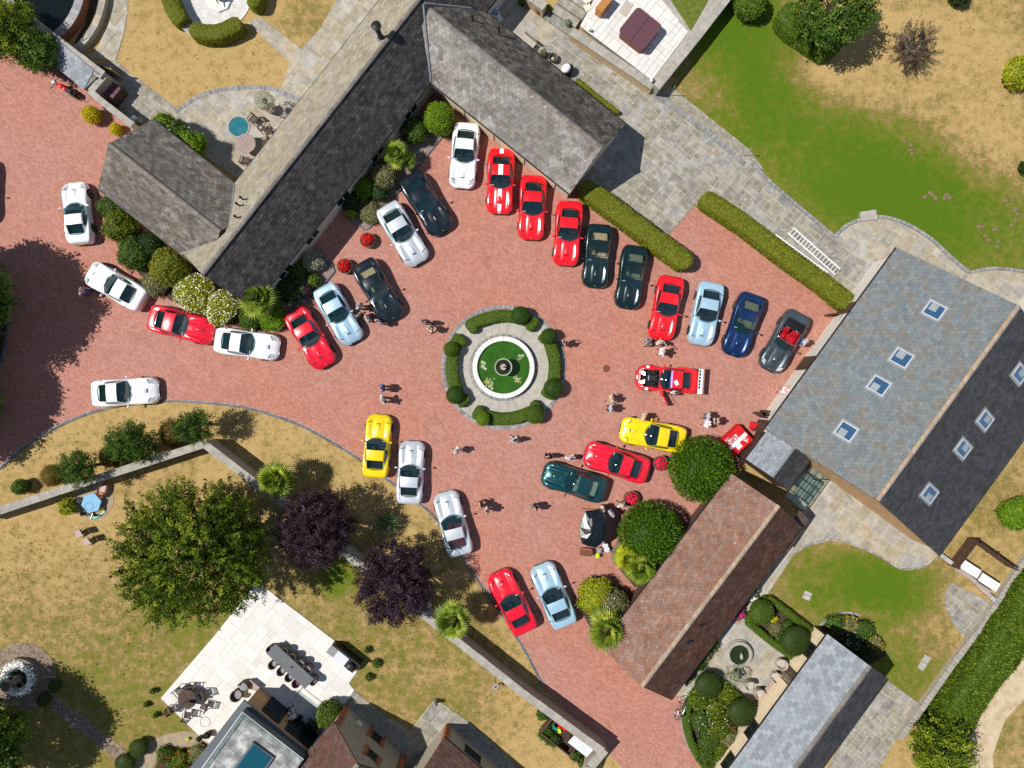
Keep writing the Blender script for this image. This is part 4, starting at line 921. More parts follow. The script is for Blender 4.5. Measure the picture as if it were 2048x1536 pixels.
glass_mat('car_glass', (0.82, 0.87, 0.85), 0.02, 0.14)
glass_mat('car_glass_dark', (0.50, 0.62, 0.62), 0.02, 0.2)

_X = np.array([-2.275, -2.25, -2.15, -1.9, -1.5, -1.2, -.8, -.3, .2, .6, 1.0, 1.35, 1.7, 1.95, 2.12, 2.22, 2.275])
_W = np.array([.60, .70, .82, .90, .955, .967, .945, .91, .895, .90, .93, .955, .93, .87, .76, .62, .46])
_ZS = np.array([.68, .78, .85, .88, .895, .89, .865, .84, .82, .81, .80, .785, .73, .66, .58, .51, .45])
_ZC = np.array([.70, .82, .90, .935, .96, .95, .93, .91, .90, .89, .85, .80, .735, .67, .60, .53, .46])
_D = np.linspace(-2.275, 2.275, 600)
def _sm(a):
    y = np.interp(_D, _X, a); k = np.hanning(41); k /= k.sum(); yp = np.pad(y, 20, mode='reflect', reflect_type='odd'); return np.convolve(yp, k, 'valid')
_Ws, _ZSs, _ZCs = _sm(_W), _sm(_ZS), _sm(_ZC)
def sstep(a, b, x): t = np.clip((x - a) / (b - a), 0, 1); return t * t * (3 - 2 * t)
def car_pt(x, t):
    """point of the body shell; t = 0 centre line, +-0.62 shoulder, +-1 sill"""
    x = np.asarray(x, float); t = np.asarray(t, float); s = np.sign(t); a = np.abs(t)
    w, zs, zc = np.interp(x, _D, _Ws), np.interp(x, _D, _ZSs), np.interp(x, _D, _ZCs)
    tt = np.clip(a / .62, 0, 1); yn = .9 * tt
    z = zc + (zs - zc) * tt ** 2
    hood = sstep(.45, .95, x) * (1 - sstep(1.7, 2.2, x)); rear = sstep(-2.15, -1.7, x) * (1 - sstep(-1.1, -.5, x))
    z = z + hood * (.055 * np.exp(-((yn - .72) / .13) ** 2) - .040 * np.exp(-((yn - .43) / .12) ** 2) + .022 * np.exp(-(yn / .22) ** 2)) + rear * .035 * np.exp(-((yn - .78) / .12) ** 2)
    b = np.clip((a - .62) / .38, 0, 1)
    y = w * (yn + np.where(b > 0, .1 * np.sin(np.pi * np.clip(b * 1.7, 0, 1) / 2) - .10 * np.clip(b - .68, 0, 1) / .32, 0))
    z = np.where(b > 0, z + (.15 - z) * b, z)
    for xw in (1.35, -1.17):
        near = (b > .12) & (np.hypot(x - xw, z - .33) < .375)
        y = np.where(near, .70, y)
    return x, y * s, z
def grid_mesh(fn, us, vs, keep=None, smooth=True, off=0.0):
    U_, V_ = np.meshgrid(us, vs, indexing='ij'); x, y, z = fn(U_, V_); P = np.stack([x, y, z], -1)
    if off:
        du = np.gradient(P, axis=0); dv = np.gradient(P, axis=1); n = np.cross(du, dv); n /= np.linalg.norm(n, axis=-1, keepdims=True) + 1e-9
        n *= np.sign(n[..., 2:3] + 1e-9); P = P + n * off
    nu, nv = len(us), len(vs); F = []
    for i in range(nu - 1):
        for j in range(nv - 1):
            if keep is None or keep(.5 * (us[i] + us[i + 1]), .5 * (vs[j] + vs[j + 1]), P[i, j]): F.append((i * nv + j, (i + 1) * nv + j, (i + 1) * nv + j + 1, i * nv + j + 1))
    V = P.reshape(-1, 3); used = sorted({k for f in F for k in f}); rm = {k: i for i, k in enumerate(used)}
    return mesh_np(V[used], np.array([[rm[k] for k in f] for f in F]), smooth=smooth)
BX = np.concatenate([np.linspace(-2.275, -2.15, 5), np.linspace(-2.1, 2.1, 106), np.linspace(2.13, 2.275, 7)])
BT = np.concatenate([np.linspace(-1, -.62, 15), np.linspace(-.58, .58, 30), np.linspace(.62, 1, 15)])
def body_mesh(hole=True, bonnet=True):
    def keep(x, t, p):
        if hole and abs(t) < .62 and -1.60 < x < .60 - .27 * (p[1] / .66) ** 2 and abs(p[1]) < .66: return False
        if not bonnet and abs(t) < .62 and .66 < x < 2.02 and abs(p[1]) < .62 - .12 * max(0, x - 1.5): return False
        return True
    me = grid_mesh(car_pt, BX, BT, keep)
    bm = bmesh.new(); bm.from_mesh(me)
    for x in (-2.275, 2.275):
        ps = [v for v in bm.verts if abs(v.co.x - x) < 1e-4]
        ps.sort(key=lambda v: (v.co.y))
        try: f = bm.faces.new(ps)
        except Exception: pass
    bm.to_mesh(me); bm.free(); return me
# cabin: stations front to rear
_GX = np.array([.70, .50, .30, .10, -.10, -.24, -.40, -.60, -.80, -.98, -1.15, -1.35, -1.55, -1.70, -1.80])
_GZ = np.array([.885, .965, 1.06, 1.15, 1.215, 1.25, 1.268, 1.27, 1.255, 1.225, 1.175, 1.10, 1.02, .965, .945])
_GR = np.array([.735, .725, .70, .665, .625, .595, .58, .575, .57, .565, .56, .555, .55, .53, .50])
_GB = np.array([.765, .775, .785, .79, .795, .795, .795, .795, .795, .79, .775, .75, .71, .64, .56])
def cabin_grid():
    rows = []
    for i in range(15):
        x, zc, wr, wb = _GX[i], _GZ[i], _GR[i], _GB[i]
        kf = .27 * max(0, (x + .24) / .9) ; kr = .10 * max(0, (-.98 - x) / .82)
        pts = []
        zb = float(np.interp(x, _D, _ZSs)) + .01
        for v in np.linspace(-1, 1, 9):
            y = wr * v; pts.append((x - kf * (y / .66) ** 2 + kr * (y / .55) ** 2, y, zc - .045 * v * v * min(1, (zc - .85) / .3)))
        side = []
        for q in (.25, .5, .75, 1.0):
            y = wr + (wb - wr) * q; ze = zc - .045 * min(1, (zc - .85) / .3); z = ze + (min(zb, ze) - .02 - ze) * q ** 1.15
            side.append((x - kf * (y / .66) ** 2 + kr * (min(y, .6) / .55) ** 2, y, z))
        pts = [(a, -b, c) for a, b, c in side[::-1]] + pts + side
        rows.append(pts)
    return np.array(rows)   # 15 x 17
CAB = cabin_grid()
def cabin_part(i0, i1, j0, j1, off=0.0):
    P = CAB[i0:i1 + 1, j0:j1 + 1]; nu, nv = P.shape[:2]
    F = [(i * nv + j, i * nv + j + 1, (i + 1) * nv + j + 1, (i + 1) * nv + j) for i in range(nu - 1) for j in range(nv - 1)]
    return P.reshape(-1, 3) + np.array([0, 0, off]), F
def cabin_mesh(parts, off=0.0):
    V, F = [], []
    for a in parts:
        v, f = cabin_part(*a, off=off); b = len(V); V += list(v); F += [tuple(k + b for k in q) for q in f]
    return mesh(V, F, True)
def patch(x0, x1, t0, t1, off=.008, n=8, fn=None):
    return grid_mesh(car_pt if fn is None else fn, np.linspace(x0, x1, n), np.linspace(t0, t1, n), off=off)
def lamp_patch(s):
    """headlamp cover follows the wing"""
    def fn(u, v):
        x = 1.80 + .30 * u - .12 * v; t = (.36 + .20 * v) ; return car_pt(x, s * t)
    return grid_mesh(fn, np.linspace(0, 1, 8), np.linspace(0, 1, 7), off=.008)
def lamp_line(s):
    def fn(u, v): return car_pt(1.755 + .05 * u - .12 * v, s * (.35 + .22 * v))
    return grid_mesh(fn, np.linspace(0, 1, 3), np.linspace(0, 1, 7), off=.012)
def wheel_meshes():
    t = MB(); prof = [(.20, -.115), (.31, -.115), (.33, -.09), (.335, 0), (.33, .09), (.31, .115), (.20, .115)]
    t.lathe(prof, (0, 0, 0), 28); tm = t.mesh(True)
    r = MB(); r.lathe([(.20, .06), (.205, .118), (.19, .118), (.18, .07), (.06, .075), (.05, .10)], (0, 0, 0), 28)
    for k in range(5):
        a = 2 * math.pi * k / 5; r.box((.12 * math.cos(a), .12 * math.sin(a), .085), (.16, .05, .04), a)
    rm_ = r.mesh()
    R = Matrix.Rotation(-math.pi / 2, 4, 'X')
    for m_ in (tm, rm_): m_.transform(R)
    return tm, rm_
TYRE, RIM = wheel_meshes()
CM = {}
def car_meshes():
    CM['body'] = body_mesh(); CM['race_body'] = body_mesh(bonnet=False)
    # scuttle, pillars, roof and tail of the cabin are painted; glass is apart
    CM['roof'] = cabin_mesh([(5, 9, 4, 12)])
    CM['pillars'] = cabin_mesh([(13, 14, 4, 12), (10, 14, 0, 4), (10, 14, 12, 16), (0, 1, 0, 4), (0, 1, 12, 16), (1, 10, 3, 4), (1, 10, 12, 13)])
    CM['windscreen'] = cabin_mesh([(0, 5, 4, 12)], .002); CM['rear_window'] = cabin_mesh([(9, 13, 4, 12)], .002)
    CM['surround'] = mesh(*_rear_surround(), True)
    CM['side_a'] = cabin_mesh([(1, 10, 0, 3)]); CM['side_b'] = cabin_mesh([(1, 10, 13, 16)])
    CM['lamp_a'], CM['lamp_b'] = lamp_patch(1), lamp_patch(-1); CM['line_a'], CM['line_b'] = lamp_line(1), lamp_line(-1)
    mb = MB()
    for s in (-1, 1):
        mb.lathe([(.075, 0), (.085, .03), (.07, .05)], (0, s * .0, 0), 14)
        break
    mb = MB()   # twin round tail lamps
    R = Matrix.Rotation(-math.pi / 2, 4, 'Y')
    t = MB().lathe([(.078, -.05), (.085, .02), (.06, .035)], (0, 0, 0), 16); tm = t.mesh(True); tm.transform(R); CM['tail'] = tm
    # bonnet scoop: raised hood with dark mouth
    sc = MB(); 
    for q in range(1): pass
    vs, fs = [], []
    for i, (x, hh, wv) in enumerate(((1.12, .0, .10), (1.35, .035, .135), (1.58, .055, .155), (1.62, .0, .16))):
        for y in (-wv, -wv * .8, 0, wv * .8, wv):
            cx, cy_, cz = car_pt(x, y / .9 * .62 / .95); vs.append((x, y, float(cz) + (hh if abs(y) < wv else 0.0) + .004))
    for i in range(3):
        for j in range(4): fs.append((i * 5 + j, (i + 1) * 5 + j, (i + 1) * 5 + j + 1, i * 5 + j + 1))
    CM['scoop'] = mesh(vs, fs, True)
    m_ = MB(); m_.box((1.628, 0, float(car_pt(1.63, 0)[2]) + .02), (.05, .25, .05)); CM['intake'] = m_.mesh()
    for s, k in ((1, 'mirror_a'), (-1, 'mirror_b')):
        m_ = MB(); m_.tube([(.30, s * .80, .86), (.33, s * .90, .93)], [.025, .02], 8)
        m_.tube([(.36, s * .88, .945), (.37, s * .93, .95), (.35, s * 1.02, .95), (.33, s * 1.07, .945)], [.03, .065, .065, .03], 10); CM[k] = m_.mesh(True)
    m_ = MB(); m_.box((-.5, 0, .22), (2.3, 1.45, .06)); m_.box((.5, 0, .5), (.1, 1.3, .5)); m_.box((-1.72, 0, .55), (.08, 1.25, .6)); m_.box((-.45, .72, .5), (2.1, .04, .55)); m_.box((-.45, -.72, .5), (2.1, .04, .55)); CM['tub'] = m_.mesh()
    m_ = MB(); vs = [(.66, -.68, .80), (.66, .68, .80), (.40, .68, .835), (.40, -.68, .835), (.16, .64, .82), (.16, -.64, .82), (.12, .64, .60), (.12, -.64, .60)]
    m_.add(vs, [(0, 1, 2, 3), (3, 2, 4, 5), (5, 4, 6, 7)]); m_.box((.12, -.34, .80), (.18, .40, .06)); CM['dash'] = m_.mesh()
    m_ = MB()
    for q in range(20):
        a0, a1 = 2 * math.pi * q / 20, 2 * math.pi * (q + 1) / 20
        f = lambda a: (.0 + .06 * math.sin(a), -.36 + .18 * math.cos(a), .74 + .165 * math.sin(a))
        m_.tube([f(a0), f(a1)], .014, 5, False)
    m_.tube([(.12, -.36, .70), (0, -.36, .74)], .03, 6); CM['wheel_steer'] = m_.mesh()
    m_ = MB(); m_.box((-.28, 0, .36), (.52, .46, .16)); m_.box((-.28, .2, .42), (.5, .08, .12)); m_.box((-.28, -.2, .42), (.5, .08, .12))
    m_.add([(-.50, -.22, .4), (-.50, .22, .4), (-.62, .22, .4), (-.62, -.22, .4), (-.70, -.20, .92), (-.70, .20, .92), (-.80, .2, .92), (-.80, -.2, .92)], [(0, 1, 5, 4), (1, 2, 6, 5), (2, 3, 7, 6), (3, 0, 4, 7), (4, 5, 6, 7)])
    m_.box((-.78, 0, 1.0), (.08, .24, .16)); CM['seat'] = m_.mesh()
    m_ = MB(); m_.add([(-.92, -.60, .76), (-.92, .60, .76), (-1.30, .58, .80), (-1.30, -.58, .80), (-1.66, .50, .86), (-1.66, -.50, .86)], [(0, 3, 2, 1), (3, 5, 4, 2)])
    m_.box((-1.05, .26, .80), (.30, .42, .10)); m_.box((-1.05, -.26, .80), (.30, .42, .10)); CM['shelf'] = m_.mesh()
    m_ = MB(); m_.box((2.262, 0, .30), (.05, .9, .16)); m_.box((2.24, 0, .46), (.06, .5, .03)); CM['grille'] = m_.mesh()
    m_ = MB(); m_.box((-2.29, 0, .50), (.02, .52, .12)); CM['plate'] = m_.mesh()
    m_ = MB(); m_.lathe([(.022, 0), (.025, .012), (.018, .018)], (2.16, 0, float(car_pt(2.16, 0)[2])), 12); CM['badge'] = m_.mesh()
    m_ = MB(); m_.lathe([(.028, 0), (.03, .012)], (-1.25, .70, 0), 10); 
    x_, y_, z_ = car_pt(-1.45, .60); m_ = MB(); m_.lathe([(.045, -.01), (.048, .014), (.03, .018)], (float(x_), float(y_), float(z_)), 12); CM['fuel'] = m_.mesh()
    m_ = MB(); m_.box((.30, -.50, .965), (.02, .20, .13)); CM['disc'] = m_.mesh()
def _rear_surround():
    V, F = [], []
    for j0, j1 in ((5, 6),):
        pass
    ring = [(9, j) for j in range(4, 13)] + [(i, 12) for i in range(10, 14)] + [(13, j) for j in range(11, 3, -1)] + [(i, 4) for i in range(12, 9, -1)]
    C_ = CAB[9:14, 4:13].reshape(-1, 3).mean(0)
    for i, j in ring:
        p = CAB[i, j] + np.array([0, 0, .008]); q = p + (C_ - p) / np.linalg.norm(C_ - p) * .045; V += [tuple(p), tuple(q + np.array([0, 0, .002]))]
    n = len(ring); F = [(2 * k, 2 * ((k + 1) % n), 2 * ((k + 1) % n) + 1, 2 * k + 1) for k in range(n)]
    return V, F
car_meshes()
def child(name, key, mat, root, loc=(0, 0, 0), rz=0.0):
    me = CM[key] if isinstance(key, str) else key
    if not me.materials: me.materials.append(MATS['white_paint'])
    o = bpy.data.objects.new(name, me); COL.objects.link(o); o.parent = root; o.location = loc; o.rotation_euler = (0, 0, rz)
    o.material_slots[0].link = 'OBJECT'; o.material_slots[0].material = MATS[mat]; return o
def make_car(label, rear, front, col, leather='leather_black', shelf=None, stripe=None, open_top=False, race=False, group='sports cars parked in the courtyard', cat='car', glass='car_glass'):
    A_, B_ = W(*rear, .55), W(*front, .55); mid = (A_ + B_) / 2; mid.z = .02
    d = B_ - A_; root = thing('sports_car', label, cat, mid, math.atan2(d.y, d.x), group)
    k = d.length / 4.55
    k = max(.94, min(1.05, k)); root.scale = (k, k * 1.04, k)
    child('body', 'race_body' if race else 'body', col, root)
    if not open_top:
        child('roof', 'roof', col, root); child('pillars', 'pillars', col, root)
        r_ = child('rear_window', 'rear_window', glass, root); child('seal', 'surround', 'trim_black', r_)
        child('side_window', 'side_a', 'car_glass_dark', root); child('side_window', 'side_b', 'car_glass_dark', root)
        child('windscreen', 'windscreen', glass, root)
    for s, k_ in ((1, 'a'), (-1, 'b')):
        child('mirror', 'mirror_' + k_, col, root)
        h = child('headlight', 'lamp_' + k_, 'lamp_clear' if col in ('paint_white', 'paint_silver', 'paint_iceblue', 'paint_gunmetal') else col, root)
        child('headlight_seam', 'line_' + k_, 'trim_black', h)
        for y in (.55, .74): child('tail_light', 'tail', 'lamp_red', root, (-2.20 + .10 * (y > .6), s * y, .60))
        for x in (1.35, -1.17):
            w_ = bpy.data.objects.new('wheel', None); COL.objects.link(w_); w_.parent = root; w_.location = (x, s * .825, .33); w_.rotation_euler = (0, 0, 0 if s > 0 else math.pi)
            child('tyre', TYRE, 'rubber', w_); child('rim', RIM, 'alloy', w_)
    if not race:
        sc_ = child('bonnet_scoop', 'scoop', col, root); child('intake', 'intake', 'trim_black', sc_); child('badge', 'badge', 'paint_yellow', root)
    child('grille', 'grille', 'trim_black', root); child('number_plate', 'plate', 'paint_yellow', root); child('fuel_cap', 'fuel', 'trim_black', root)
    child('cabin_tub', 'tub', 'carpet' if leather == 'leather_black' else leather, root); child('dashboard', 'dash', 'leather_black', root); child('steering_wheel', 'wheel_steer', 'trim_black', root)
    for s in (-1, 1): child('seat', 'seat', leather, root, (0, s * .36, 0))
    if not open_top:
        child('rear_shelf', 'shelf', shelf or ('carpet' if leather == 'leather_black' else leather), root)
        child('permit', 'disc', 'white_paint', root, (.10, -.02, -.05))
    if stripe:
        sm_ = []
        for x0, x1 in ((.62, 2.25), (-2.26, -1.82)): child('stripe', patch(x0, x1, -.105, .105, .006, 12), stripe, root)
        v, f = cabin_part(5, 9, 7, 9); v = v.copy(); v[:, 2] += .006; v[:, 1] *= 1.08; child('stripe', mesh(v, f, True), stripe, root)
    return root
N_, T_, B_L, R_L = 'leather_black', 'leather_tan', 'leather_beige', 'leather_red'
CARS = [
 ('white coupe parked alone on the wide drive beside the brown tiled wing', (163, 488), (149, 364), 'paint_white', N_),
 ('white coupe parked by the person in lilac, tail to the shrubs', (289, 604), (176, 540), 'paint_white', N_),
 ('red coupe in line between two white coupes beside the flowering shrubs', (300, 633), (428, 667), 'paint_crimson', N_),
 ('white coupe nose to tail ahead of a red coupe below the palm', (431, 679), (559, 697), 'paint_white', N_),
 ('white coupe parked along the curved lawn kerb', (186, 788), (317, 780), 'paint_white', N_),
 ('red coupe with a yellow bag behind its rear window beside the planting bed', (588, 621), (654, 732), 'paint_crimson', N_),
 ('pale blue coupe next to four people standing at a dark coupe', (646, 573), (709, 684), 'paint_iceblue', N_),
 ('black coupe with four people standing at its nose', (724, 524), (789, 639), 'paint_black', T_),
 ('silver coupe between the flower barrel and a black coupe', (772, 411), (840, 526), 'paint_silver', N_),
 ('black coupe parked with its tail against the long planting bed', (817, 350), (889, 465), 'paint_black', N_),
 ('white coupe beside the round golden shrub in the corner', (935, 247), (923, 376), 'paint_white', N_),
 ('red coupe with a white stripe from nose to tail', (1004, 298), (998, 427), 'paint_red', N_),
 ('red coupe parked second beside the striped red coupe', (1068, 351), (1061, 479), 'paint_red', N_),
 ('red coupe at the end of the clipped hedge beside a dark green coupe', (1141, 403), (1130, 531), 'paint_red', N_),
 ('dark green coupe with cream seats beside a red coupe', (1200, 449), (1189, 575), 'paint_green', T_),
 ('near black green coupe with tan seats against the rounded hedge end', (1272, 492), (1253, 617), 'paint_green', T_),
 ('red coupe with two people bending at its nose', (1344, 553), (1320, 679), 'paint_red', N_),
 ('pale blue coupe between a red coupe and a deep blue coupe', (1424, 565), (1398, 690), 'paint_iceblue', N_),
 ('deep blue coupe with tan leather seats', (1506, 588), (1465, 711), 'paint_blue', T_),
 ('bright yellow coupe beside the round clipped tree and flower barrel', (1370, 882), (1241, 857), 'paint_yellow', N_),
 ('red coupe between a yellow coupe and a teal coupe', (1296, 945), (1170, 904), 'paint_crimson', N_),
 ('teal green coupe with cream leather seats', (1210, 984), (1086, 944), 'paint_teal', B_L),
 ('bright yellow coupe backed onto the dry lawn edge', (750, 955), (760, 829), 'paint_yellow', N_),
 ('silver coupe parked next to the yellow coupe on the lawn edge', (818, 1008), (825, 882), 'paint_silver', N_),
 ('silver coupe with dark red seats near the purple tree', (923, 1110), (889, 984), 'paint_silver', R_L),
 ('red coupe at the end of the row by the long garden wall', (1055, 1265), (993, 1142), 'paint_crimson', N_),
 ('pale blue coupe beside the last red coupe near the brick beds', (1133, 1253), (1080, 1127), 'paint_iceblue', N_),
 ('black car cut off by the picture edge on the drive', (-42, 318), (-40, 446), 'paint_black', N_),
]
for i, (lb, r_, f_, c_, le) in enumerate(CARS):
    make_car(lb, r_, f_, c_, le, stripe='white_paint' if 'stripe from' in lb else None, glass='car_glass' if i % 3 else 'car_glass_dark')
# the open car: short screen, tonneau, roll hoops
oc = make_car('dark grey open roadster with bright red seats near the slate barn', (1599, 626), (1536, 740), 'paint_gunmetal', R_L, open_top=True)
v, f = cabin_part(0, 3, 4, 12); child('windscreen', mesh(v, f, True), 'car_glass', oc)
top = CAB[3, 4:13]; mb = MB().tube([tuple(CAB[0, 4])] + [tuple(CAB[k, 4]) for k in (1, 2, 3)] + [tuple(p) for p in CAB[3, 5:12]] + [tuple(CAB[k, 12]) for k in (3, 2, 1, 0)], .022, 6); child('windscreen_frame', mb.mesh(True), 'chrome', oc)
child('tonneau', grid_mesh(lambda u, v_: (u, v_ * (.66 - .06 * (-u - .9)), .92 + .03 * np.cos(v_ * 1.5) + 0 * u), np.linspace(-.92, -1.68, 8), np.linspace(-1, 1, 9)), 'trim_black', oc)
for s in (-1, 1):
    child('roll_hoop', MB().tube([(-.88, s * .36 + y, z) for y, z in ((-.2, .85), (-.19, 1.0), (-.1, 1.1), (.1, 1.1), (.19, 1.0), (.2, .85))], .022, 8).mesh(True), 'chrome', oc)
# the racing car: bonnet off, door open, rear wing
rc = make_car('red racing car with open engine bay, open door and big rear wing', (1396, 763), (1273, 754), 'paint_red', N_, race=True, group='sports cars parked in the courtyard')
child('engine_bay', MB().box((1.33, 0, .30), (1.35, 1.2, .04)).box((.68, 0, .55), (.04, 1.2, .5)).box((1.33, .6, .5), (1.35, .03, .42)).box((1.33, -.6, .5), (1.35, .03, .42)).mesh(), 'engine_black', rc)
e = child('engine', MB().box((1.08, 0, .52), (.72, .42, .36), taper=.8).box((1.1, .12, .72), (.6, .12, .06)).box((1.1, -.12, .72), (.6, .12, .06)).mesh(), 'carbon', rc)
child('engine_cover', MB().box((1.42, 0, .70), (.05, .34, .1)).mesh(), 'paint_silver', e)
for y in (-.40, .40):
    child('air_duct', MB().add([(1.98, y - .14, .50), (1.98, y + .14, .50), (1.66, y + .12 - y * .35, .62), (1.66, y - .12 - y * .35, .62), (1.98, y - .14, .40), (1.98, y + .14, .40), (1.66, y + .12 - y * .35, .45), (1.66, y - .12 - y * .35, .45)], [(0, 1, 2, 3), (3, 2, 6, 7), (0, 3, 7, 4), (1, 5, 6, 2), (0, 4, 5, 1)]).mesh(), 'alloy', rc)
    child('air_box', MB().tube([(1.2, y * 1.05, .62), (.85, y * .9, .66)], [.10, .09], 10).mesh(True), 'engine_black', rc)
for a, b in (((.75, -.5, .76), (1.9, 0, .6)), ((.75, .5, .76), (1.9, 0, .6))): child('brace', MB().tube([a, b], .02, 6).mesh(), 'engine_black', rc)
child('number_panel', patch(1.42, 1.66, .50, .66, .01, 6), 'white_paint', rc); child('number_panel', patch(1.42, 1.66, -.66, -.50, .01, 6), 'white_paint', rc)
child('nose_panel', patch(2.16, 2.26, -.16, .16, .008, 6), 'white_paint', rc)
v, f = cabin_part(4, 5, 4, 12); v = v.copy(); v[:, 2] += .008; pm('sticker_violet', (0.42, 0.28, 0.75), 4, rough=.4); child('sun_strip', mesh(v, f, True), 'sticker_violet', rc)
child('roof_sheet', MB().box((-.52, .22, 1.272), (.27, .36, .006), .5).mesh(), 'white_paint', rc)
w_ = child('rear_wing', MB().box((-2.30, 0, 1.10), (.34, 1.78, .025)).box((-2.42, 0, 1.14), (.07, 1.78, .05)).mesh(), 'white_paint', rc)
for s in (-1, 1): child('end_plate', MB().box((-2.30, s * .90, 1.08), (.42, .02, .2)).mesh(), 'carbon', w_); child('strut', MB().box((-2.22, s * .5, .96), (.16, .03, .28)).mesh(), 'trim_black', w_)
for y, w2 in ((-.72, .14), (-.5, .2), (-.26, .16), (-.02, .2), (.2, .14), (.42, .18)): child('wing_lettering', MB().box((-2.24, y, 1.116), (.13, w2, .006)).mesh(), 'trim_black', w_)
dr = child('door', MB().add([(.35, 0, .25), (-.75, 0, .25), (-.75, 0, .83), (.35, 0, .80), (.35, .09, .25), (-.75, .09, .25), (-.75, .07, .83), (.35, .07, .80)], [(3, 2, 1, 0), (4, 5, 6, 7), (0, 1, 5, 4), (1, 2, 6, 5), (2, 3, 7, 6), (3, 0, 4, 7)]).mesh(), 'paint_red', rc)
dr.location = (.42, .90, 0); dr.rotation_euler = (0, 0, 0)
dr.data.transform(Matrix.Translation((-.35, 0, 0))); dr.rotation_euler = (0, 0, math.radians(-58))
child('door_window', MB().tube([(0, .04, .80), (-.38, .03, 1.15), (-.95, .03, 1.15), (-1.08, .04, .84)], .018, 6).mesh(), 'trim_black', dr)
child('door_panel', MB().box((-.6, .096, .6), (.35, .006, .2)).mesh(), 'white_paint', dr)
for x, s in ((.35, 1), (-.25, 1), (-1.6, 1), (.35, -1), (-.6, -1), (-1.7, -1)): child('sticker', patch(x, x + .35, s * .64, s * .70, .008, 5), 'white_paint', rc)
# ---------------------------------------------------------------- plants
leafm('leaf_hedge', [(0, (0.016, 0.034, 0.003)), (0.45, (0.048, 0.09, 0.006)), (0.85, (0.105, 0.155, 0.012)), (1, (0.17, 0.18, 0.03))])
leafm('leaf_hedge_olive', [(0, (0.03, 0.042, 0.003)), (0.45, (0.11, 0.13, 0.008)), (0.85, (0.20, 0.195, 0.015)), (1, (0.27, 0.215, 0.045))])
leafm('leaf_boundary', [(0, (0.014, 0.032, 0.002)), (0.5, (0.05, 0.088, 0.004)), (1, (0.13, 0.165, 0.012))])
leafm('leaf_topiary', [(0, (0.010, 0.026, 0.003)), (0.5, (0.026, 0.060, 0.006)), (1, (0.065, 0.11, 0.012))])
leafm('leaf_box', [(0, (0.012, 0.024, 0.004)), (0.5, (0.03, 0.052, 0.007)), (1, (0.075, 0.095, 0.018))])
leafm('leaf_bright', [(0, (0.03, 0.07, 0.002)), (0.5, (0.085, 0.155, 0.004)), (1, (0.20, 0.27, 0.015))])
leafm('leaf_lime', [(0, (0.06, 0.075, 0.003)), (0.5, (0.20, 0.22, 0.008)), (1, (0.40, 0.38, 0.02))])
leafm('leaf_gold', [(0, (0.12, 0.09, 0.002)), (0.5, (0.38, 0.31, 0.004)), (1, (0.62, 0.52, 0.02))])
leafm('leaf_mid', [(0, (0.012, 0.028, 0.004)), (0.5, (0.04, 0.08, 0.008)), (1, (0.11, 0.16, 0.02))])
leafm('leaf_dark', [(0, (0.006, 0.016, 0.004)), (0.5, (0.016, 0.036, 0.008)), (1, (0.05, 0.08, 0.018))])
leafm('leaf_tree', [(0, (0.016, 0.026, 0.002)), (0.4, (0.058, 0.09, 0.004)), (0.8, (0.15, 0.20, 0.010)), (1, (0.26, 0.28, 0.02))], 0.3)
leafm('leaf_fresh', [(0, (0.008, 0.016, 0.002)), (0.45, (0.042, 0.07, 0.004)), (0.8, (0.12, 0.165, 0.009)), (1, (0.25, 0.27, 0.02))], 0.3)
leafm('leaf_dome', [(0, (0.010, 0.03, 0.001)), (0.5, (0.042, 0.105, 0.003)), (0.85, (0.085, 0.165, 0.006)), (1, (0.15, 0.21, 0.01))], gain=.5)
leafm('leaf_purple', [(0, (0.010, 0.005, 0.008)), (0.5, (0.028, 0.014, 0.022)), (0.88, (0.062, 0.032, 0.048)), (1, (0.12, 0.075, 0.085))], 0.15, gain=.2)
leafm('leaf_olive', [(0, (0.05, 0.055, 0.02)), (0.5, (0.12, 0.115, 0.045)), (1, (0.24, 0.225, 0.11))])
leafm('leaf_silver', [(0, (0.09, 0.105, 0.06)), (0.5, (0.22, 0.235, 0.15)), (1, (0.38, 0.39, 0.29))])
leafm('leaf_rust', [(0, (0.05, 0.028, 0.006)), (0.5, (0.125, 0.085, 0.012)), (1, (0.21, 0.155, 0.025))])
leafm('leaf_brown', [(0, (0.012, 0.007, 0.005)), (0.5, (0.045, 0.028, 0.02)), (1, (0.12, 0.085, 0.06))], 0.1)
leafm('leaf_palm', [(0, (0.03, 0.055, 0.006)), (0.5, (0.10, 0.145, 0.014)), (1, (0.27, 0.28, 0.04))], gain=1.1)
leafm('leaf_yucca', [(0, (0.015, 0.035, 0.012)), (0.5, (0.05, 0.085, 0.03)), (1, (0.14, 0.17, 0.07))])
leafm('leaf_grassy', [(0, (0.08, 0.10, 0.01)), (1, (0.17, 0.18, 0.03))])
for nm, c in (('flower_white', (0.80, 0.80, 0.74)), ('flower_red', (0.55, 0.006, 0.012)), ('flower_crimson', (0.62, 0.008, 0.06)), ('flower_pink', (0.68, 0.03, 0.30)), ('flower_yellow', (0.72, 0.50, 0.02)), ('flower_blue', (0.42, 0.55, 0.62))):
    leafm(nm, [(0, tuple(x * .6 for x in c)), (1, c)], 0.2)
pm('bark', [(0.3, (0.05, 0.04, 0.03)), (0.7, (0.14, 0.115, 0.09))], 9, 5, bump=0.6)
pm('bark_pale', [(0.3, (0.16, 0.15, 0.13)), (0.7, (0.30, 0.28, 0.25))], 9, 5, bump=0.4)
pm('terracotta', [(0.3, (0.36, 0.14, 0.065)), (0.7, (0.48, 0.21, 0.11))], 6, 4)

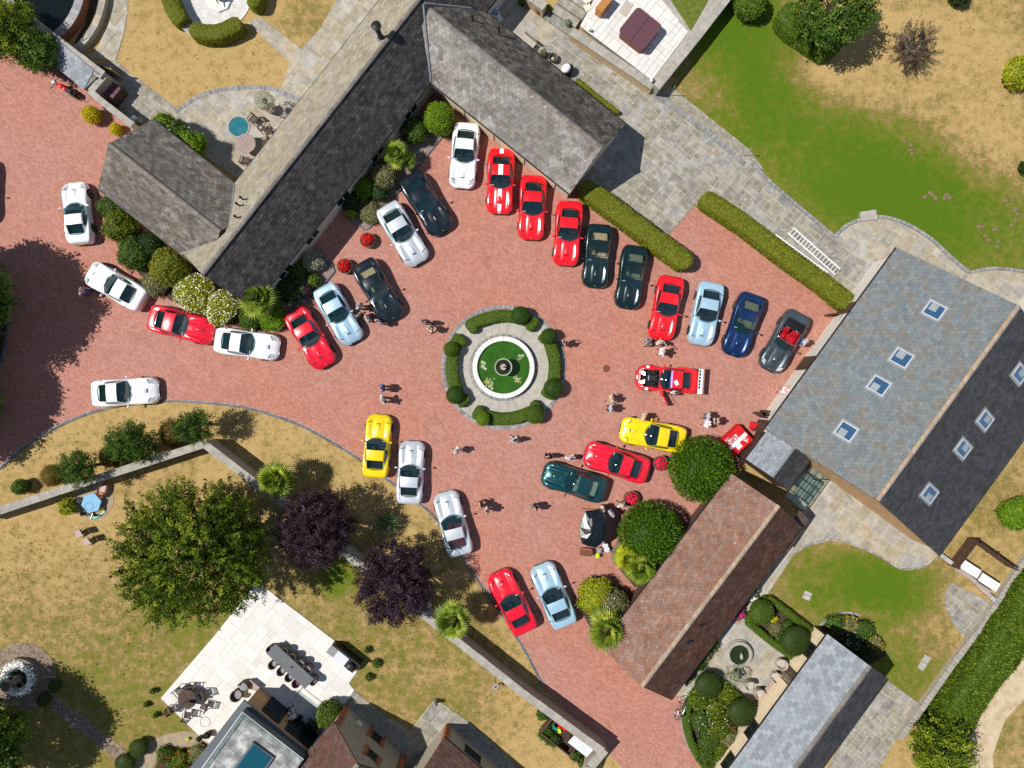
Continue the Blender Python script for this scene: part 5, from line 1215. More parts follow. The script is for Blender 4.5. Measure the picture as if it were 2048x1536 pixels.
def unit(v): return v / (np.linalg.norm(v, axis=-1, keepdims=True) + 1e-9)
def lump_fn(seed, freq=3.0, k=7):
    r = np.random.default_rng(seed); K = r.normal(size=(k, 3)) * freq; ph = r.uniform(0, 6.28, k)
    return lambda d: np.sin(d @ K.T + ph).sum(-1) / k * 1.6
def leaves(P, N, size, spread=0.7, rnd=None, width=0.5, rng=RNG, up=0.0, jit=0.35, lift=0.45):
    """leaf-shaped quads at points P; their faces look along N, their tips lift a little off the surface"""
    n = len(P); Nj = unit(N + rng.normal(size=(n, 3)) * spread * .55 + np.array([0, 0, up]))
    t = unit(np.cross(Nj, rng.normal(size=(n, 3)))); d = unit(t + Nj * lift); s = size * rng.uniform(1 - jit, 1 + jit, (n, 1))
    a = unit(np.cross(Nj, t)); w = a * s * width * .5
    mid = P + d * s * .45; fold = Nj * s * .05
    V = np.stack([P, mid + w + fold, P + d * s, mid - w + fold], 1).reshape(-1, 3)
    F = np.arange(4 * n).reshape(n, 4)
    r = rng.random(n) if rnd is None else rnd
    return V, F, r
def ico(level=3):
    bm = bmesh.new(); bmesh.ops.create_icosphere(bm, subdivisions=level, radius=1.0)
    V = np.array([v.co[:] for v in bm.verts]); F = np.array([[v.index for v in f.verts] for f in bm.faces]); bm.free(); return V, F
ICO3, ICO2 = ico(4), ico(3)
def join_tri_quad(V1, F1, r1, V2, F2, r2):
    """core (triangles) and leaves (quads) in one foliage mesh"""
    me = bpy.data.meshes.new('m'); V = np.concatenate([V1, V2]).astype(np.float32); F2 = F2 + len(V1)
    me.vertices.add(len(V)); me.vertices.foreach_set('co', V.ravel())
    li = np.concatenate([F1.ravel(), F2.ravel()]).astype(np.int32); me.loops.add(len(li)); me.loops.foreach_set('vertex_index', li)
    ls = np.concatenate([np.arange(0, F1.size, 3), F1.size + np.arange(0, F2.size, 4)]).astype(np.int32); me.polygons.add(len(ls)); me.polygons.foreach_set('loop_start', ls)
    a = me.attributes.new('rnd', 'FLOAT', 'FACE'); a.data.foreach_set('value', np.concatenate([r1, r2]).astype(np.float32))
    me.update(calc_edges=True); me.validate(); return me
def blob(c, rad, n, size, seed, lump=0.16, freq=3.0, spread=0.6, core=0.9, zmin=-0.75, width=.5, flat_top=None, shape=None, up=0.15, lift=.5):
    """foliage of a rounded shrub about centre c: closed dark core plus leaves in clumps"""
    rng = np.random.default_rng(seed); f = lump_fn(seed, freq); f2 = lump_fn(seed + 99, freq * 3.2)
    rad = np.array(rad, float); c = np.array(c, float)
    def R(d):
        r = 1 + lump * f(d) + lump * .5 * f2(d)
        if shape is not None: r = r * shape(d)
        return r
    d = unit(rng.normal(size=(int(n * 1.6), 3))); d = d[d[:, 2] > zmin][:n]
    r = R(d) * rng.uniform(.90, 1.03, len(d)); P = c + d * rad * r[:, None]; P[:, 2] = np.maximum(P[:, 2], 0.02)
    N = unit(d / rad)
    V2, F2, r2 = leaves(P, N, size, spread, None, width, rng, up, lift=lift)
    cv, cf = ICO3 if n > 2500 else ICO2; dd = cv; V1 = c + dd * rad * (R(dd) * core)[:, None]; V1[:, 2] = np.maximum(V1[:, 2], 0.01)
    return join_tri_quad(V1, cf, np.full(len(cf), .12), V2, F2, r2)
def sample_mesh(V, F, density, rng):
    V = np.asarray(V, float); tri = []
    for f in F:
        for k in range(1, len(f) - 1): tri.append((f[0], f[k], f[k + 1]))
    T = V[np.array(tri)]; n = np.cross(T[:, 1] - T[:, 0], T[:, 2] - T[:, 0]); A = np.linalg.norm(n, axis=1) / 2; nn = unit(n)
    cnt = rng.poisson(A * density); idx = np.repeat(np.arange(len(T)), cnt); u, v = rng.random(len(idx)), rng.random(len(idx)); m = u + v > 1; u[m], v[m] = 1 - u[m], 1 - v[m]
    P = T[idx, 0] + (T[idx, 1] - T[idx, 0]) * u[:, None] + (T[idx, 2] - T[idx, 0]) * v[:, None]
    return P, nn[idx]
def hedge(name, label, path, width, h, mat='leaf_hedge', size=.085, density=330, seed=1, wobble=.05, group=None, cat='hedge', z0=0.0, parent=None, spread=.55):
    """clipped hedge along a plan path: rounded core and a dense skin of leaves"""
    rng = np.random.default_rng(seed); path = [tuple(p) for p in resample(path, .16)] + [tuple(path[-1][:2])]; cl = np.concatenate([[0], np.cumsum([math.dist(a, b) for a, b in zip(path, path[1:])])])
    L_, R_ = offset_path(path, 1.0), offset_path(path, -1.0); n = len(path); prof = [(-1, 0), (-1.02, .55), (-.93, .93), (-.5, 1.0), (.5, 1.0), (.93, .93), (1.02, .55), (1, 0)]
    f = lump_fn(seed, 2.2); V = []
    for i in range(n):
        p = Vector(path[i][:2]); l = (L_[i] - p); q_ = min(1.0, (min(cl[i], cl[-1] - cl[i]) + .06) / (width * .5)); e = math.sqrt(max(.06, 1 - (1 - q_) ** 2))
        for a, z in prof:
            q = p + l * (a * width / 2 * e); w = 1 + wobble * float(f(np.array([[q.x, q.y, z * 2]]))[0])
            V.append((p.x + (q.x - p.x) * w, p.y + (q.y - p.y) * w, z0 + z * h * (1 + wobble * .5 * float(f(np.array([[q.x * .7, q.y * .7, 5.0]]))[0]))))
    k = len(prof); F = [(i * k + j, i * k + j + 1, (i + 1) * k + j + 1, (i + 1) * k + j) for i in range(n - 1) for j in range(k - 1)]
    F += [tuple(range(k - 1, -1, -1)), tuple((n - 1) * k + j for j in range(k))]
    Va = np.array(V); cen = Va.mean(0)
    P, N = sample_mesh(Va, F, density, rng)
    # outward normals
    pa = np.array(path)[:, :2]
    near = pa[np.argmin(((P[:, None, :2] - pa[None]) ** 2).sum(-1), 1)] if len(P) * len(pa) < 4e7 else P[:, :2]
    out = np.concatenate([P[:, :2] - near, P[:, 2:3] - (z0 + h * .5)], 1); N = N * np.sign((N * out).sum(1, keepdims=True) + 1e-9)
    V2, F2, r2 = leaves(P, N, size, spread, None, .5, rng, .1)
    tri = np.array([(g[0], g[q], g[q + 1]) for g in F for q in range(1, len(g) - 1)])
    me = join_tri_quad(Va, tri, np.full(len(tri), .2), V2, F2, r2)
    c = path[len(path) // 2]
    o = link(name, me, mat, parent)
    if parent is None: tag(o, label, cat, group)
    return o
def shrub(name, label, px, py, r_px, hgt, mat, n=None, size=.11, seed=None, lump=.16, spread=.6, group=None, cat='shrub', flowers=None, sx=1.0, trunk=True, zc=None, freq=3.0, width=.5, rot=0, core=.9, shape=None, at_base=False, lift=.5):
    """plan position and radius as seen; hgt: top of the shrub"""
    seed = seed if seed is not None else int(px * 7 + py * 13)
    zc = hgt * .5 if zc is None else zc
    p = W(px, py, zc) if not at_base else G(px, py)
    r = r_px / S * (H - zc) / H
    root = thing(name, label, cat, (p.x, p.y, 0.0), rot, group)
    n = n or int(min(9000, 520 * (r * r * sx * 2 + r * hgt * 2) * (.11 / size) ** 1.6))
    rad = (r * sx, r, hgt - zc)
    link('foliage', blob((0, 0, zc), rad, n, size, seed, lump, freq, spread, core, -.9 if zc < hgt * .6 else -.8, width, shape=shape, lift=lift), mat, root)
    if trunk: MB().tube([(0, 0, -.05), (0, 0, zc)], [.05 + r * .03, .03], 7).build('stem', 'bark', root)
    if flowers:
        for fm, fn_, fs in flowers:
            rng = np.random.default_rng(seed + 5); f = lump_fn(seed, freq); d = unit(rng.normal(size=(fn_ * 2, 3))); d = d[d[:, 2] > .05][:fn_]
            P = np.array([0, 0, zc]) + d * np.array(rad) * ((1 + lump * f(d)) * 1.05)[:, None]
            a = leaves(np.repeat(P, 3, 0), np.repeat(d, 3, 0), fs, 1.0, None, .9, rng, .5); link('flowers', mesh_np(a[0], a[1], a[2]), fm, root)['kind'] = 'stuff'
    return root
def tree(name, label, px, py, r, zc, rz, mat, n_clump, per, size, seed, cat='tree', group=None, bark='bark', droop=0.0, clump=.42, hollow=.55, gap=.25, lean=(0, 0), elong=1.0, at=None, thin=.33, spike=.06):
    """trunk, limbs that reach the crown, and leaves in sprays around the twig ends; px,py: base on the plan"""
    rng = np.random.default_rng(seed); p = G(px, py) if at is None else Vector(at); root = thing(name, label, cat, (p.x, p.y, 0), 0, group)
    f = lump_fn(seed, 2.3); d = unit(rng.normal(size=(n_clump * 3, 3))); d = d[d[:, 2] > -.55]; keep = f(d) > -gap * 2 - .2; d = d[keep][:n_clump]; m = len(d)
    q = rng.uniform(hollow, 1.0 + spike, m) ** .7 * (1 + .18 * f(d)); C_ = np.array([lean[0], lean[1], zc]) + d * np.array([r, r, rz]) * q[:, None]
    # trunk and limbs
    tb = MB(); top = zc - rz * .35; tb.tube([(0, 0, -.1), (0.05, 0, top * .5), (lean[0] * .5, lean[1] * .5, top)], [r * .055 + .06, r * .045 + .04, r * .035 + .03], 9)
    tips = C_[rng.choice(m, min(m, 46), False)]
    for t in tips:
        a = np.array([lean[0] * .5, lean[1] * .5, top * rng.uniform(.75, 1.0)]); mid = a * .45 + t * .55 + np.array([0, 0, .12 * r])
        tb.tube([a, mid, t], [r * .022 + .02, r * .012 + .012, .012], 5, False)
    tb.build('trunk', bark, root)
    # sprays: each clump is a small shoot along its own direction
    sd = unit(d + rng.normal(size=(m, 3)) * .45 + np.array([0, 0, .25 - droop])); t = rng.uniform(-.6, 1.0, (m, per, 1)) * clump * elong
    P = C_[:, None] + sd[:, None] * t + rng.normal(size=(m, per, 3)) * clump * thin; P = P.reshape(-1, 3); P[:, 2] = np.maximum(P[:, 2], .15)
    N = np.repeat(sd, per, 0); base = np.repeat(rng.random(m) * .7, per); rr = np.clip(base + rng.random(m * per) * .35, 0, 1)
    a = leaves(P, N, size, .9, rr, .6, rng, .5); link('crown', mesh_np(a[0], a[1], a[2]), mat, root)
    return root
def palm(name, label, px, py, h, nf, flen, mat='leaf_palm', seed=1, cat='palm', group=None, blades=18, at_top=True):
    """fan palm: trunk and fan leaves; px, py as seen at the crown"""
    rng = np.random.default_rng(seed); p = W(px, py, h); root = thing(name, label, cat, (p.x, p.y, 0), 0, group)
    MB().tube([(0, 0, -.1), (.03, 0, h * .5), (0, 0, h)], [.15, .13, .10], 9).build('trunk', 'bark', root)
    V, F, R_ = [], [], []
    for k in range(nf):
        az = k * 2.39996 + rng.uniform(-.2, .2); el = math.radians(80 - 105 * (k + .5) / nf) + rng.uniform(-.12, .12); L = flen * 1.15 * rng.uniform(.8, 1.1)
        d = np.array([math.cos(az) * math.cos(el), math.sin(az) * math.cos(el), math.sin(el)]); side = np.array([-math.sin(az), math.cos(az), 0]); nrm = np.cross(d, side)
        hub = np.array([0, 0, h]) + d * L * .42; base = rng.random()
        b = len(V); V += [tuple(np.array([0, 0, h]) - side * .012), tuple(np.array([0, 0, h]) + side * .012), tuple(hub + side * .012), tuple(hub - side * .012)]; F.append((b, b + 1, b + 2, b + 3)); R_.append(.6)
        for j in range(blades):
            a = (j / (blades - 1) - .5) * math.radians(220); l = L * .62 * (1 - .25 * abs(a) / 2) * rng.uniform(.88, 1.05)
            bd = d * math.cos(a) + side * math.sin(a); tip = hub + bd * l + np.array([0, 0, -1]) * l * .22 * (1 - math.sin(el) * .4); w = np.cross(bd, nrm) * .04 * (flen / 1.0)
            m_ = hub + bd * l * .55; b = len(V); V += [tuple(hub), tuple(m_ + w), tuple(tip), tuple(m_ - w)]; F.append((b, b + 1, b + 2, b + 3)); R_.append(min(1, base * .5 + rng.random() * .5))
    link('fronds', mesh_np(np.array(V), np.array(F), np.array(R_)), mat, root)
    return root
def spiky(name, label, px, py, h, n, L, mat='leaf_yucca', seed=1, cat='plant', wid=.05, group=None):
    rng = np.random.default_rng(seed); p = W(px, py, h); root = thing(name, label, cat, (p.x, p.y, 0), 0, group)
    MB().tube([(0, 0, -.05), (0, 0, h)], [.09, .06], 7).build('stem', 'bark', root)
    d = unit(rng.normal(size=(n * 2, 3)) + np.array([0, 0, .5])); d = d[d[:, 2] > -.25][:n]; n = len(d); l = L * rng.uniform(.7, 1.1, (n, 1)); s = unit(np.cross(d, np.array([[0, 0, 1.0]]))) * wid / 2
    o = np.array([[0, 0, h]]) + d * .04; mid = o + d * l * .5; tip = o + d * l + np.array([[0, 0, -.22]]) * l
    V = np.stack([o, mid + s, tip, mid - s], 1).reshape(-1, 3); link('fronds', mesh_np(V, np.arange(4 * n).reshape(n, 4), rng.random(n)), mat, root); return root

# --- the island: pond, flags, hedges and topiary
IC = G(1007, 735)
def ring_piece(r0, r1, a0, a1, z0, z1, n=3):
    o_, i_ = [(IC.x + r1 * math.cos(a0 + (a1 - a0) * k / n), IC.y + r1 * math.sin(a0 + (a1 - a0) * k / n)) for k in range(n + 1)], [(IC.x + r0 * math.cos(a0 + (a1 - a0) * k / n), IC.y + r0 * math.sin(a0 + (a1 - a0) * k / n)) for k in range(n, -1, -1)]
    return MB().prism(o_ + i_, z0, z1)
isl = tag(MB().lathe([(4.5, -.05), (4.5, .03)], IC, 72).build('island_paving', 'pale_mortar'), 'round paved island in the middle of the courtyard', None, None, 'structure')
n = 30
for k in range(n):
    a = 2 * math.pi * k / n; ring_piece(2.47, 3.35, a + .004, a + 2 * math.pi / n - .004, 0, .055 + random.uniform(-.003, .003)).build('paving_slab', 'ring_flag', isl)
GAPS = [math.radians(x) for x in (138, 46, -40, -129)]
for g in GAPS:
    for r0, r1 in ((3.37, 3.85), (3.87, 4.28)):
        for s in (-1, 0): ring_piece(r0, r1, g + s * .155 + .004, g + (s + 1) * .155 - .004, 0, .055 + random.uniform(-.003, .003)).build('paving_slab', 'ring_flag', isl)
o = setts(arc_path(IC, 2.33, 0, 2 * math.pi, .05), .24, .105, 0, .06); o.build('sett_ring', 'grey_sett', isl)
o = setts(arc_path(IC, 4.42, 0, 2 * math.pi, .05), .24, .13, 0, .075); o.build('sett_ring', 'grey_sett', isl)
bed = MB()
for i in range(4):
    a0, a1 = GAPS[i] - .17, GAPS[(i + 1) % 4] + .17
    if a1 > a0: a1 -= 2 * math.pi
    if i == 3: a0, a1 = GAPS[3] - .17, GAPS[0] + .17 - 2 * math.pi
    ring_piece(3.36, 4.3, a1, a0, 0, .05, 14).build('bark_bed', 'bark_gravel', isl)
pond = thing('round_pond', 'round pond of green water with white stone rim in the island', 'pond', (IC.x, IC.y, 0)); inv = Matrix.Translation(-pond.location)
o = MB().lathe([(2.16, 0), (2.16, .40), (2.0, .40), (1.96, .38), (1.96, .1), (0.02, .1)], (0, 0, 0), 64).build('pond_wall', 'pale_stone', pond)
for k in range(16):
    a = 2 * math.pi * k / 16; o = ring_piece(1.90, 2.23, a + .004, a + 2 * math.pi / 16 - .004, .40, .47, 5).build('coping', 'pale_stone', pond); o.matrix_parent_inverse = inv
MB().lathe([(1.955, .20), (1.955, .30), (.01, .30)], (0, 0, 0), 64).build('water', 'algae_water', pond)
rng = np.random.default_rng(3)
for cx, cy_, m_, sp in ((-1.55, .2, 10, .2), (-1.0, -1.15, 42, .38), (1.15, .85, 8, .25), (1.1, -.9, 13, .25), (1.25, .7, 6, .2), (-1.45, .35, 8, .15)):
    for _ in range(m_):
        x, y = cx + rng.normal() * sp * .6, cy_ + rng.normal() * sp * .6
        if x * x + y * y > 1.8 ** 2 or x * x + y * y < .6: continue
        r_ = rng.uniform(.05, .10); a0 = rng.uniform(0, 6.28); v = [(x, y, .308 + rng.uniform(0, .02))] + [(x + r_ * math.cos(a0 + t * 5.7 / 9), y + r_ * math.sin(a0 + t * 5.7 / 9), .312 + rng.uniform(0, .01)) for t in range(10)]
        me = mesh(v, [(0, k + 1, k + 2) for k in range(9)], rnd=[rng.random()] * 9); link('lily_pad', me, 'leaf_silver' if rng.random() < .6 else 'leaf_lime', pond)
ft = thing('tiered_fountain', 'weathered stone tiered fountain standing in the green pond', 'fountain', (IC.x, IC.y, 0))
MB().lathe([(.30, .1), (.30, .35), (.14, .5), (.12, .85), (.22, .95)], (0, 0, 0), 24).build('pedestal', 'flint_wall', ft)
MB().lathe([(.2, .92), (.5, 1.0), (.62, 1.10), (.63, 1.14), (.56, 1.13), (.3, 1.05), (.05, 1.04)], (0, 0, 0), 36).build('bowl', 'coping_stone', ft)
MB().lathe([(.57, 1.05), (.57, 1.125), (.02, 1.125)], (0, 0, 0), 36).build('bowl_water', 'garden_water', ft)
MB().lathe([(.09, 1.05), (.07, 1.3), (.2, 1.42), (.22, 1.46), (.16, 1.45), (.06, 1.42), (.05, 1.6), (.08, 1.66), (.02, 1.72)], (0, 0, 0), 24).build('finial', 'coping_stone', ft)
hed = [('box hedge arc on the upper side of the round island', 0, 3.82), ('box hedge arc on the right side of the round island', 1, 3.82), ('box hedge arc on the lower side of the round island', 2, 3.82), ('box hedge arc on the left side of the round island', 3, 3.82)]
segs = [(128, 56), (36, -30), (-50, -119), (220, 148)]
for (lb, i, r_), (a0, a1) in zip(hed, segs):
    pa = [(IC.x + math.cos(math.radians(a)) * rr, IC.y + math.sin(math.radians(a)) * rr) for a, rr in [(a0 + (a1 - a0) * t, 3.72 + .22 * (abs(t - .5) * 2) ** 4) for t in np.linspace(0, 1, 24)]]
    ends = [((IC.x + math.cos(math.radians(a)) * 3.25, IC.y + math.sin(math.radians(a)) * 3.25), (IC.x + math.cos(math.radians(a)) * 4.25, IC.y + math.sin(math.radians(a)) * 4.25)) for a in (a0, a1)]
    root = thing('box_hedge', lb, 'hedge', (pa[12][0], pa[12][1], 0), 0, 'hedge arcs of the island'); inv = Matrix.Translation(-root.location)
    o = hedge('foliage', None, pa, .84, .62, 'leaf_hedge', .06, 650, 40 + i, .05, parent=root, z0=.03); o.matrix_parent_inverse = inv
    for e in ends:
        o = hedge('foliage', None, list(e), .66, .60, 'leaf_hedge', .06, 650, 50 + i, .05, parent=root, z0=.03); o.matrix_parent_inverse = inv
dome = lambda d: 1.0
def topi(label, px, py, r_px, h, mat='leaf_topiary', size=.05, group='clipped balls of the island'):
    return shrub('topiary_ball', label, px, py, r_px, h, mat, n=3800, size=size, lump=.035, spread=.45, group=group, cat='topiary', zc=h * .62, core=.95)
for lb, x, y, r_, m_ in (('clipped dark cone on the upper hedge arc of the island', 1041, 631, 19, 'leaf_topiary'), ('clipped ball at the upper end of the right hedge arc', 1098, 672, 16, 'leaf_topiary'), ('large clipped ball at the lower end of the right hedge arc', 1107, 776, 20, 'leaf_topiary'),
                     ('clipped lime green ball on the lower hedge arc', 966, 838, 14, 'leaf_bright'), ('large clipped cone at the end of the lower hedge arc', 1069, 829, 19, 'leaf_hedge'), ('clipped yellow green ball at the top of the left hedge arc', 902, 698, 15, 'leaf_hedge'), ('clipped ball at the foot of the left hedge arc', 910, 790, 18, 'leaf_topiary')):
    topi(lb, x, y, r_, 1.35, m_)
shrub('terracotta_pot', 'terracotta ball pot tucked into the upper hedge arc', 950, 641, 4, .5, 'terracotta', n=30, cat='pot', trunk=False)

# --- hedges
hedge('clipped_hedge', 'long clipped hedge between the red coupes and the stone terrace', G2([(1160, 380), (1220, 422), (1290, 474), (1372, 536)]), 1.4, 1.4, 'leaf_hedge_olive', seed=2)
hedge('clipped_hedge', 'long clipped hedge with white flowers leading to the slate barn', G2([(1398, 400), (1480, 453), (1560, 515), (1640, 573), (1690, 614)]), 1.3, 1.2, 'leaf_hedge_olive', seed=3)
hedge('boundary_hedge', 'tall wide green hedge running along the gravel track', G2([(2100, 1095), (2030, 1200), (1972, 1290), (1922, 1365), (1878, 1440), (1855, 1485)]), 2.3, 1.9, 'leaf_boundary', .15, 210, 4, .14, spread=.8)
hedge('clipped_hedge', 'L shaped dark clipped hedge on the upper lawn', G2([(1552, 34), (1590, 68), (1640, 100), (1668, 88)]), 1.9, 1.4, 'leaf_hedge', .10, 260, 5, .1)
for i, (lb, pts, w_, h_) in enumerate((('olive clipped hedge arc beside the stone bench', [(343, -20), (350, 10), (362, 38), (378, 58)], 1.15, 1.1), ('olive clipped hedge arc below the mosaic circle', [(393, 70), (420, 78), (450, 76), (478, 64), (490, 55)], 1.15, 1.1), ('olive clipped hedge stub by the flagged path', [(522, -20), (520, 10), (512, 28)], 1.0, 1.1))):
    hedge('clipped_hedge', lb, smooth_path(G2(pts), .3), w_, h_, 'leaf_hedge_olive', .07, 480, 60 + i, .05, 'hedges of the mosaic circle')
# parterre frames
for i, (lb, pts) in enumerate((('low box hedge edging the parterre beside the pale path', [(1491, 1240), (1510, 1215), (1532, 1192)]), ('low box hedge edging the parterre beside the lawn', [(1532, 1192), (1580, 1228), (1624, 1264)]), ('low box hedge edging the parterre beside the fountain court', [(1491, 1240), (1540, 1280), (1592, 1318)]),
        ('low box hedge on the fountain side of the rose bed', [(1420, 1346), (1465, 1382), (1512, 1420)]), ('low box hedge along the curved brick edge of the rose bed', [(1418, 1346), (1385, 1388), (1370, 1425), (1378, 1475), (1402, 1520), (1440, 1570)]))):
    hedge('box_hedge', lb, smooth_path(G2(pts), .3), .5, .5, 'leaf_hedge', .06, 520, 70 + i, .06, 'low hedges of the parterre')
sheet('parterre_bed', [(1497, 1240), (1532, 1198), (1618, 1264), (1590, 1312)], 0.03, 'soil'); sheet('rose_bed', [(1420, 1350), (1508, 1420), (1420, 1560), (1400, 1515), (1378, 1470), (1372, 1425)], 0.035, 'soil')
sheet('shrub_bed', [(1640, 1255), (1665, 1235), (1700, 1228), (1735, 1245), (1765, 1280), (1772, 1310), (1740, 1330), (1655, 1275)], 0.03, 'soil')
for lb, x, y, r_, m_ in (('clipped dome at the upper end of the small parterre', 1523, 1224, 25, 'leaf_hedge'), ('large clipped dome in the parterre beside the timber house', 1591, 1282, 31, 'leaf_box'), ('dark clipped dome in the rose bed by the fountain', 1416, 1370, 27, 'leaf_box'), ('dark clipped dome in the rose bed by the timber house', 1484, 1424, 29, 'leaf_box')):
    topi(lb, x, y, r_, 1.4, m_, .06, 'clipped domes of the parterre')

# --- the two round clipped trees by the red barn
for lb, x, y in (('round clipped bright green tree beside the yellow coupe', 1403, 938), ('round clipped bright green tree beside the black canopy', 1300, 1070)):
    shrub('ball_tree', lb, x, y, 62, 3.0, 'leaf_dome', n=8500, size=.19, lump=.06, spread=.34, width=.28, zc=1.35, core=.86, cat='tree', group='round clipped trees', freq=4, lift=1.3)
# --- big trees
tree('spreading_tree', 'large spreading green tree beside the white dining terrace', 415, 1075, 4.0, 5.4, 2.9, 'leaf_fresh', 1150, 70, .145, 11, clump=.38, elong=2.2, hollow=.45, gap=.2, droop=.4, thin=.16, spike=.24, at=W(393, 1112, 5.4))
tree('purple_tree', 'dark purple leaved tree with a lime shrub against it', 0, 0, 2.45, 3.4, 2.2, 'leaf_purple', 620, 46, .12, 12, clump=.3, hollow=.35, group='purple leaved trees', at=W(628, 1062, 3.4))
tree('purple_tree', 'dark purple leaved tree standing over the garden wall', 0, 0, 2.6, 3.4, 2.3, 'leaf_purple', 680, 46, .12, 13, clump=.3, hollow=.35, group='purple leaved trees', at=W(785, 1168, 3.4))
tree('oak_tree', 'large dark tree at the picture edge shading the brick drive', -38, 605, 4.2, 4.9, 3.3, 'leaf_mid', 1300, 60, .22, 14, clump=.5, hollow=.3, group='trees shading the drive')
tree('oak_tree', 'second dark tree below it shading the drive beside the kerb', -70, 795, 3.9, 3.8, 3.0, 'leaf_mid', 900, 60, .22, 15, clump=.5, hollow=.3, group='trees shading the drive')
tree('garden_tree', 'glossy green tree over the dark hedge on the upper lawn', 0, 0, 2.3, 3.0, 1.7, 'leaf_mid', 260, 46, .17, 16, clump=.4, at=W(1672, 22, 3.0))
tree('dead_conifer', 'brown half dead conifer on the dry upper lawn', 0, 0, 1.15, 1.5, 1.3, 'leaf_brown', 90, 80, .08, 17, bark='bark_pale', clump=.3, at=W(1832, 88, 1.5), elong=2.4, gap=0, thin=.2, spike=.3)
tree('hedge_tree', 'bushy tree at the lower end of the long hedge', 0, 0, 1.9, 2.2, 1.8, 'leaf_tree', 260, 46, .15, 18, clump=.35, at=W(1885, 1500, 2.2))
tree('corner_tree', 'broad green tree growing over the log store roof', 0, 0, 2.0, 2.4, 1.7, 'leaf_tree', 330, 50, .15, 19, clump=.35, at=W(20, 70, 2.4))
tree('corner_tree', 'smaller green tree leaning on the log store', 0, 0, 1.25, 2.2, 1.2, 'leaf_mid', 190, 46, .13, 20, clump=.3, at=W(76, 98, 2.2))
tree('yard_tree', 'dark tree in the shaded lower lawn corner', 0, 0, 3.4, 4.5, 2.4, 'leaf_mid', 750, 54, .2, 21, clump=.45, at=W(-70, 1500, 4.5))
for lb, x, y, r_, z, m_, s_ in (('airy dark tree above the rusty shrub near the toy corner', 155, 937, 1.25, 2.6, 'leaf_topiary', 22), ('dense dark tree in the middle of the lawn row', 258, 893, 1.65, 2.4, 'leaf_topiary', 23), ('airy dark tree by the bend of the garden wall', 388, 853, 1.15, 2.6, 'leaf_topiary', 24)):
    tree('lawn_tree', lb, 0, 0, r_, z, r_ * .85, m_, 170 if 'airy' in lb else 330, 40, .10, s_, clump=.26, hollow=.3, group='small trees of the lawn row', at=W(x, y, z))
for lb, x, y, r_ in (('rusty brown clipped shrub near the small tree end', 106, 951, 22), ('rusty brown clipped shrub beside the dense dark tree', 222, 912, 22), ('rusty brown clipped shrub by the wall bend', 345, 868, 25)):
    shrub('rusty_shrub', lb, x, y, r_, 1.7, 'leaf_rust', size=.06, n=5200, lump=.06, spread=.5, group='rusty clipped shrubs of the lawn row', zc=.9)
shrub('leafy_shrub', 'small green shrub alone near the curved kerb', 42, 974, 15, 1.2, 'leaf_mid', lump=.2)
shrub('leafy_shrub', 'small bright shrub beside the blue sand table', 135, 1013, 15, 1.1, 'leaf_lime', lump=.25)
shrub('golden_ball', 'clipped golden ball shrub near the motorbike', 183, 230, 17.5, 1.3, 'leaf_gold', size=.06, n=4200, lump=.06, spread=.5, cat='topiary')
shrub('golden_ball', 'small golden shrub half hidden by the tiled wing', 232, 259, 12, .9, 'leaf_gold', size=.06, n=2200, lump=.06, spread=.5, cat='topiary')
# shrubs along the brown tiled wing
for lb, x, y, r_, h_, m_, fl in (('flowering shrub at the wing corner nearest the drive', 222, 412, 24, 1.3, 'leaf_mid', None), ('shrub with orange flowers beside the brown tiled wing', 243, 452, 32, 1.7, 'leaf_tree', [('flower_red', 26, .05)]), ('dark evergreen bush under the tiled wing eaves', 268, 508, 32, 1.8, 'leaf_mid', None), ('dark low bush beside the evergreen bush', 300, 490, 26, 1.5, 'leaf_dark', None),
                       ('rounded olive green conifer by the tiled wing', 337, 535, 38, 2.3, 'leaf_hedge_olive', None), ('low brownish heather bush near a white coupe', 309, 568, 26, .9, 'leaf_olive', None), ('green shrub at the foot of the palm', 545, 636, 27, 1.2, 'leaf_bright', None), ('dark green shrub under the palm beside a white coupe', 500, 640, 22, 1.0, 'leaf_mid', None)):
    shrub('border_shrub', lb, x, y, r_, h_, m_, flowers=fl, lump=.2, group='shrubs along the tiled wing')
shrub('white_flowering_shrub', 'large yellow green shrub covered with white flowers', 388, 588, 38, 1.6, 'leaf_lime', n=5200, flowers=[('flower_white', 260, .07)], lump=.2)
shrub('white_flowering_shrub', 'spreading white flowered shrub beside the red coupe', 438, 616, 34, 1.3, 'leaf_lime', n=4600, flowers=[('flower_white', 320, .07)], lump=.22)
for i, (x, y, r_, lb) in enumerate(((330, 250, 20, 'leafy climber over the patio side eaves near the gate'), (355, 268, 24, 'leafy climber with white blooms on the patio side eaves'), (385, 290, 26, 'thick leafy climber at the end of the patio eaves'))):
    shrub('climber', lb, x, y, r_, 2.4, 'leaf_bright' if i != 1 else 'leaf_mid', lump=.28, zc=1.6, flowers=[('flower_white', 14, .08)] if i == 1 else None, group='climbers on the patio eaves')
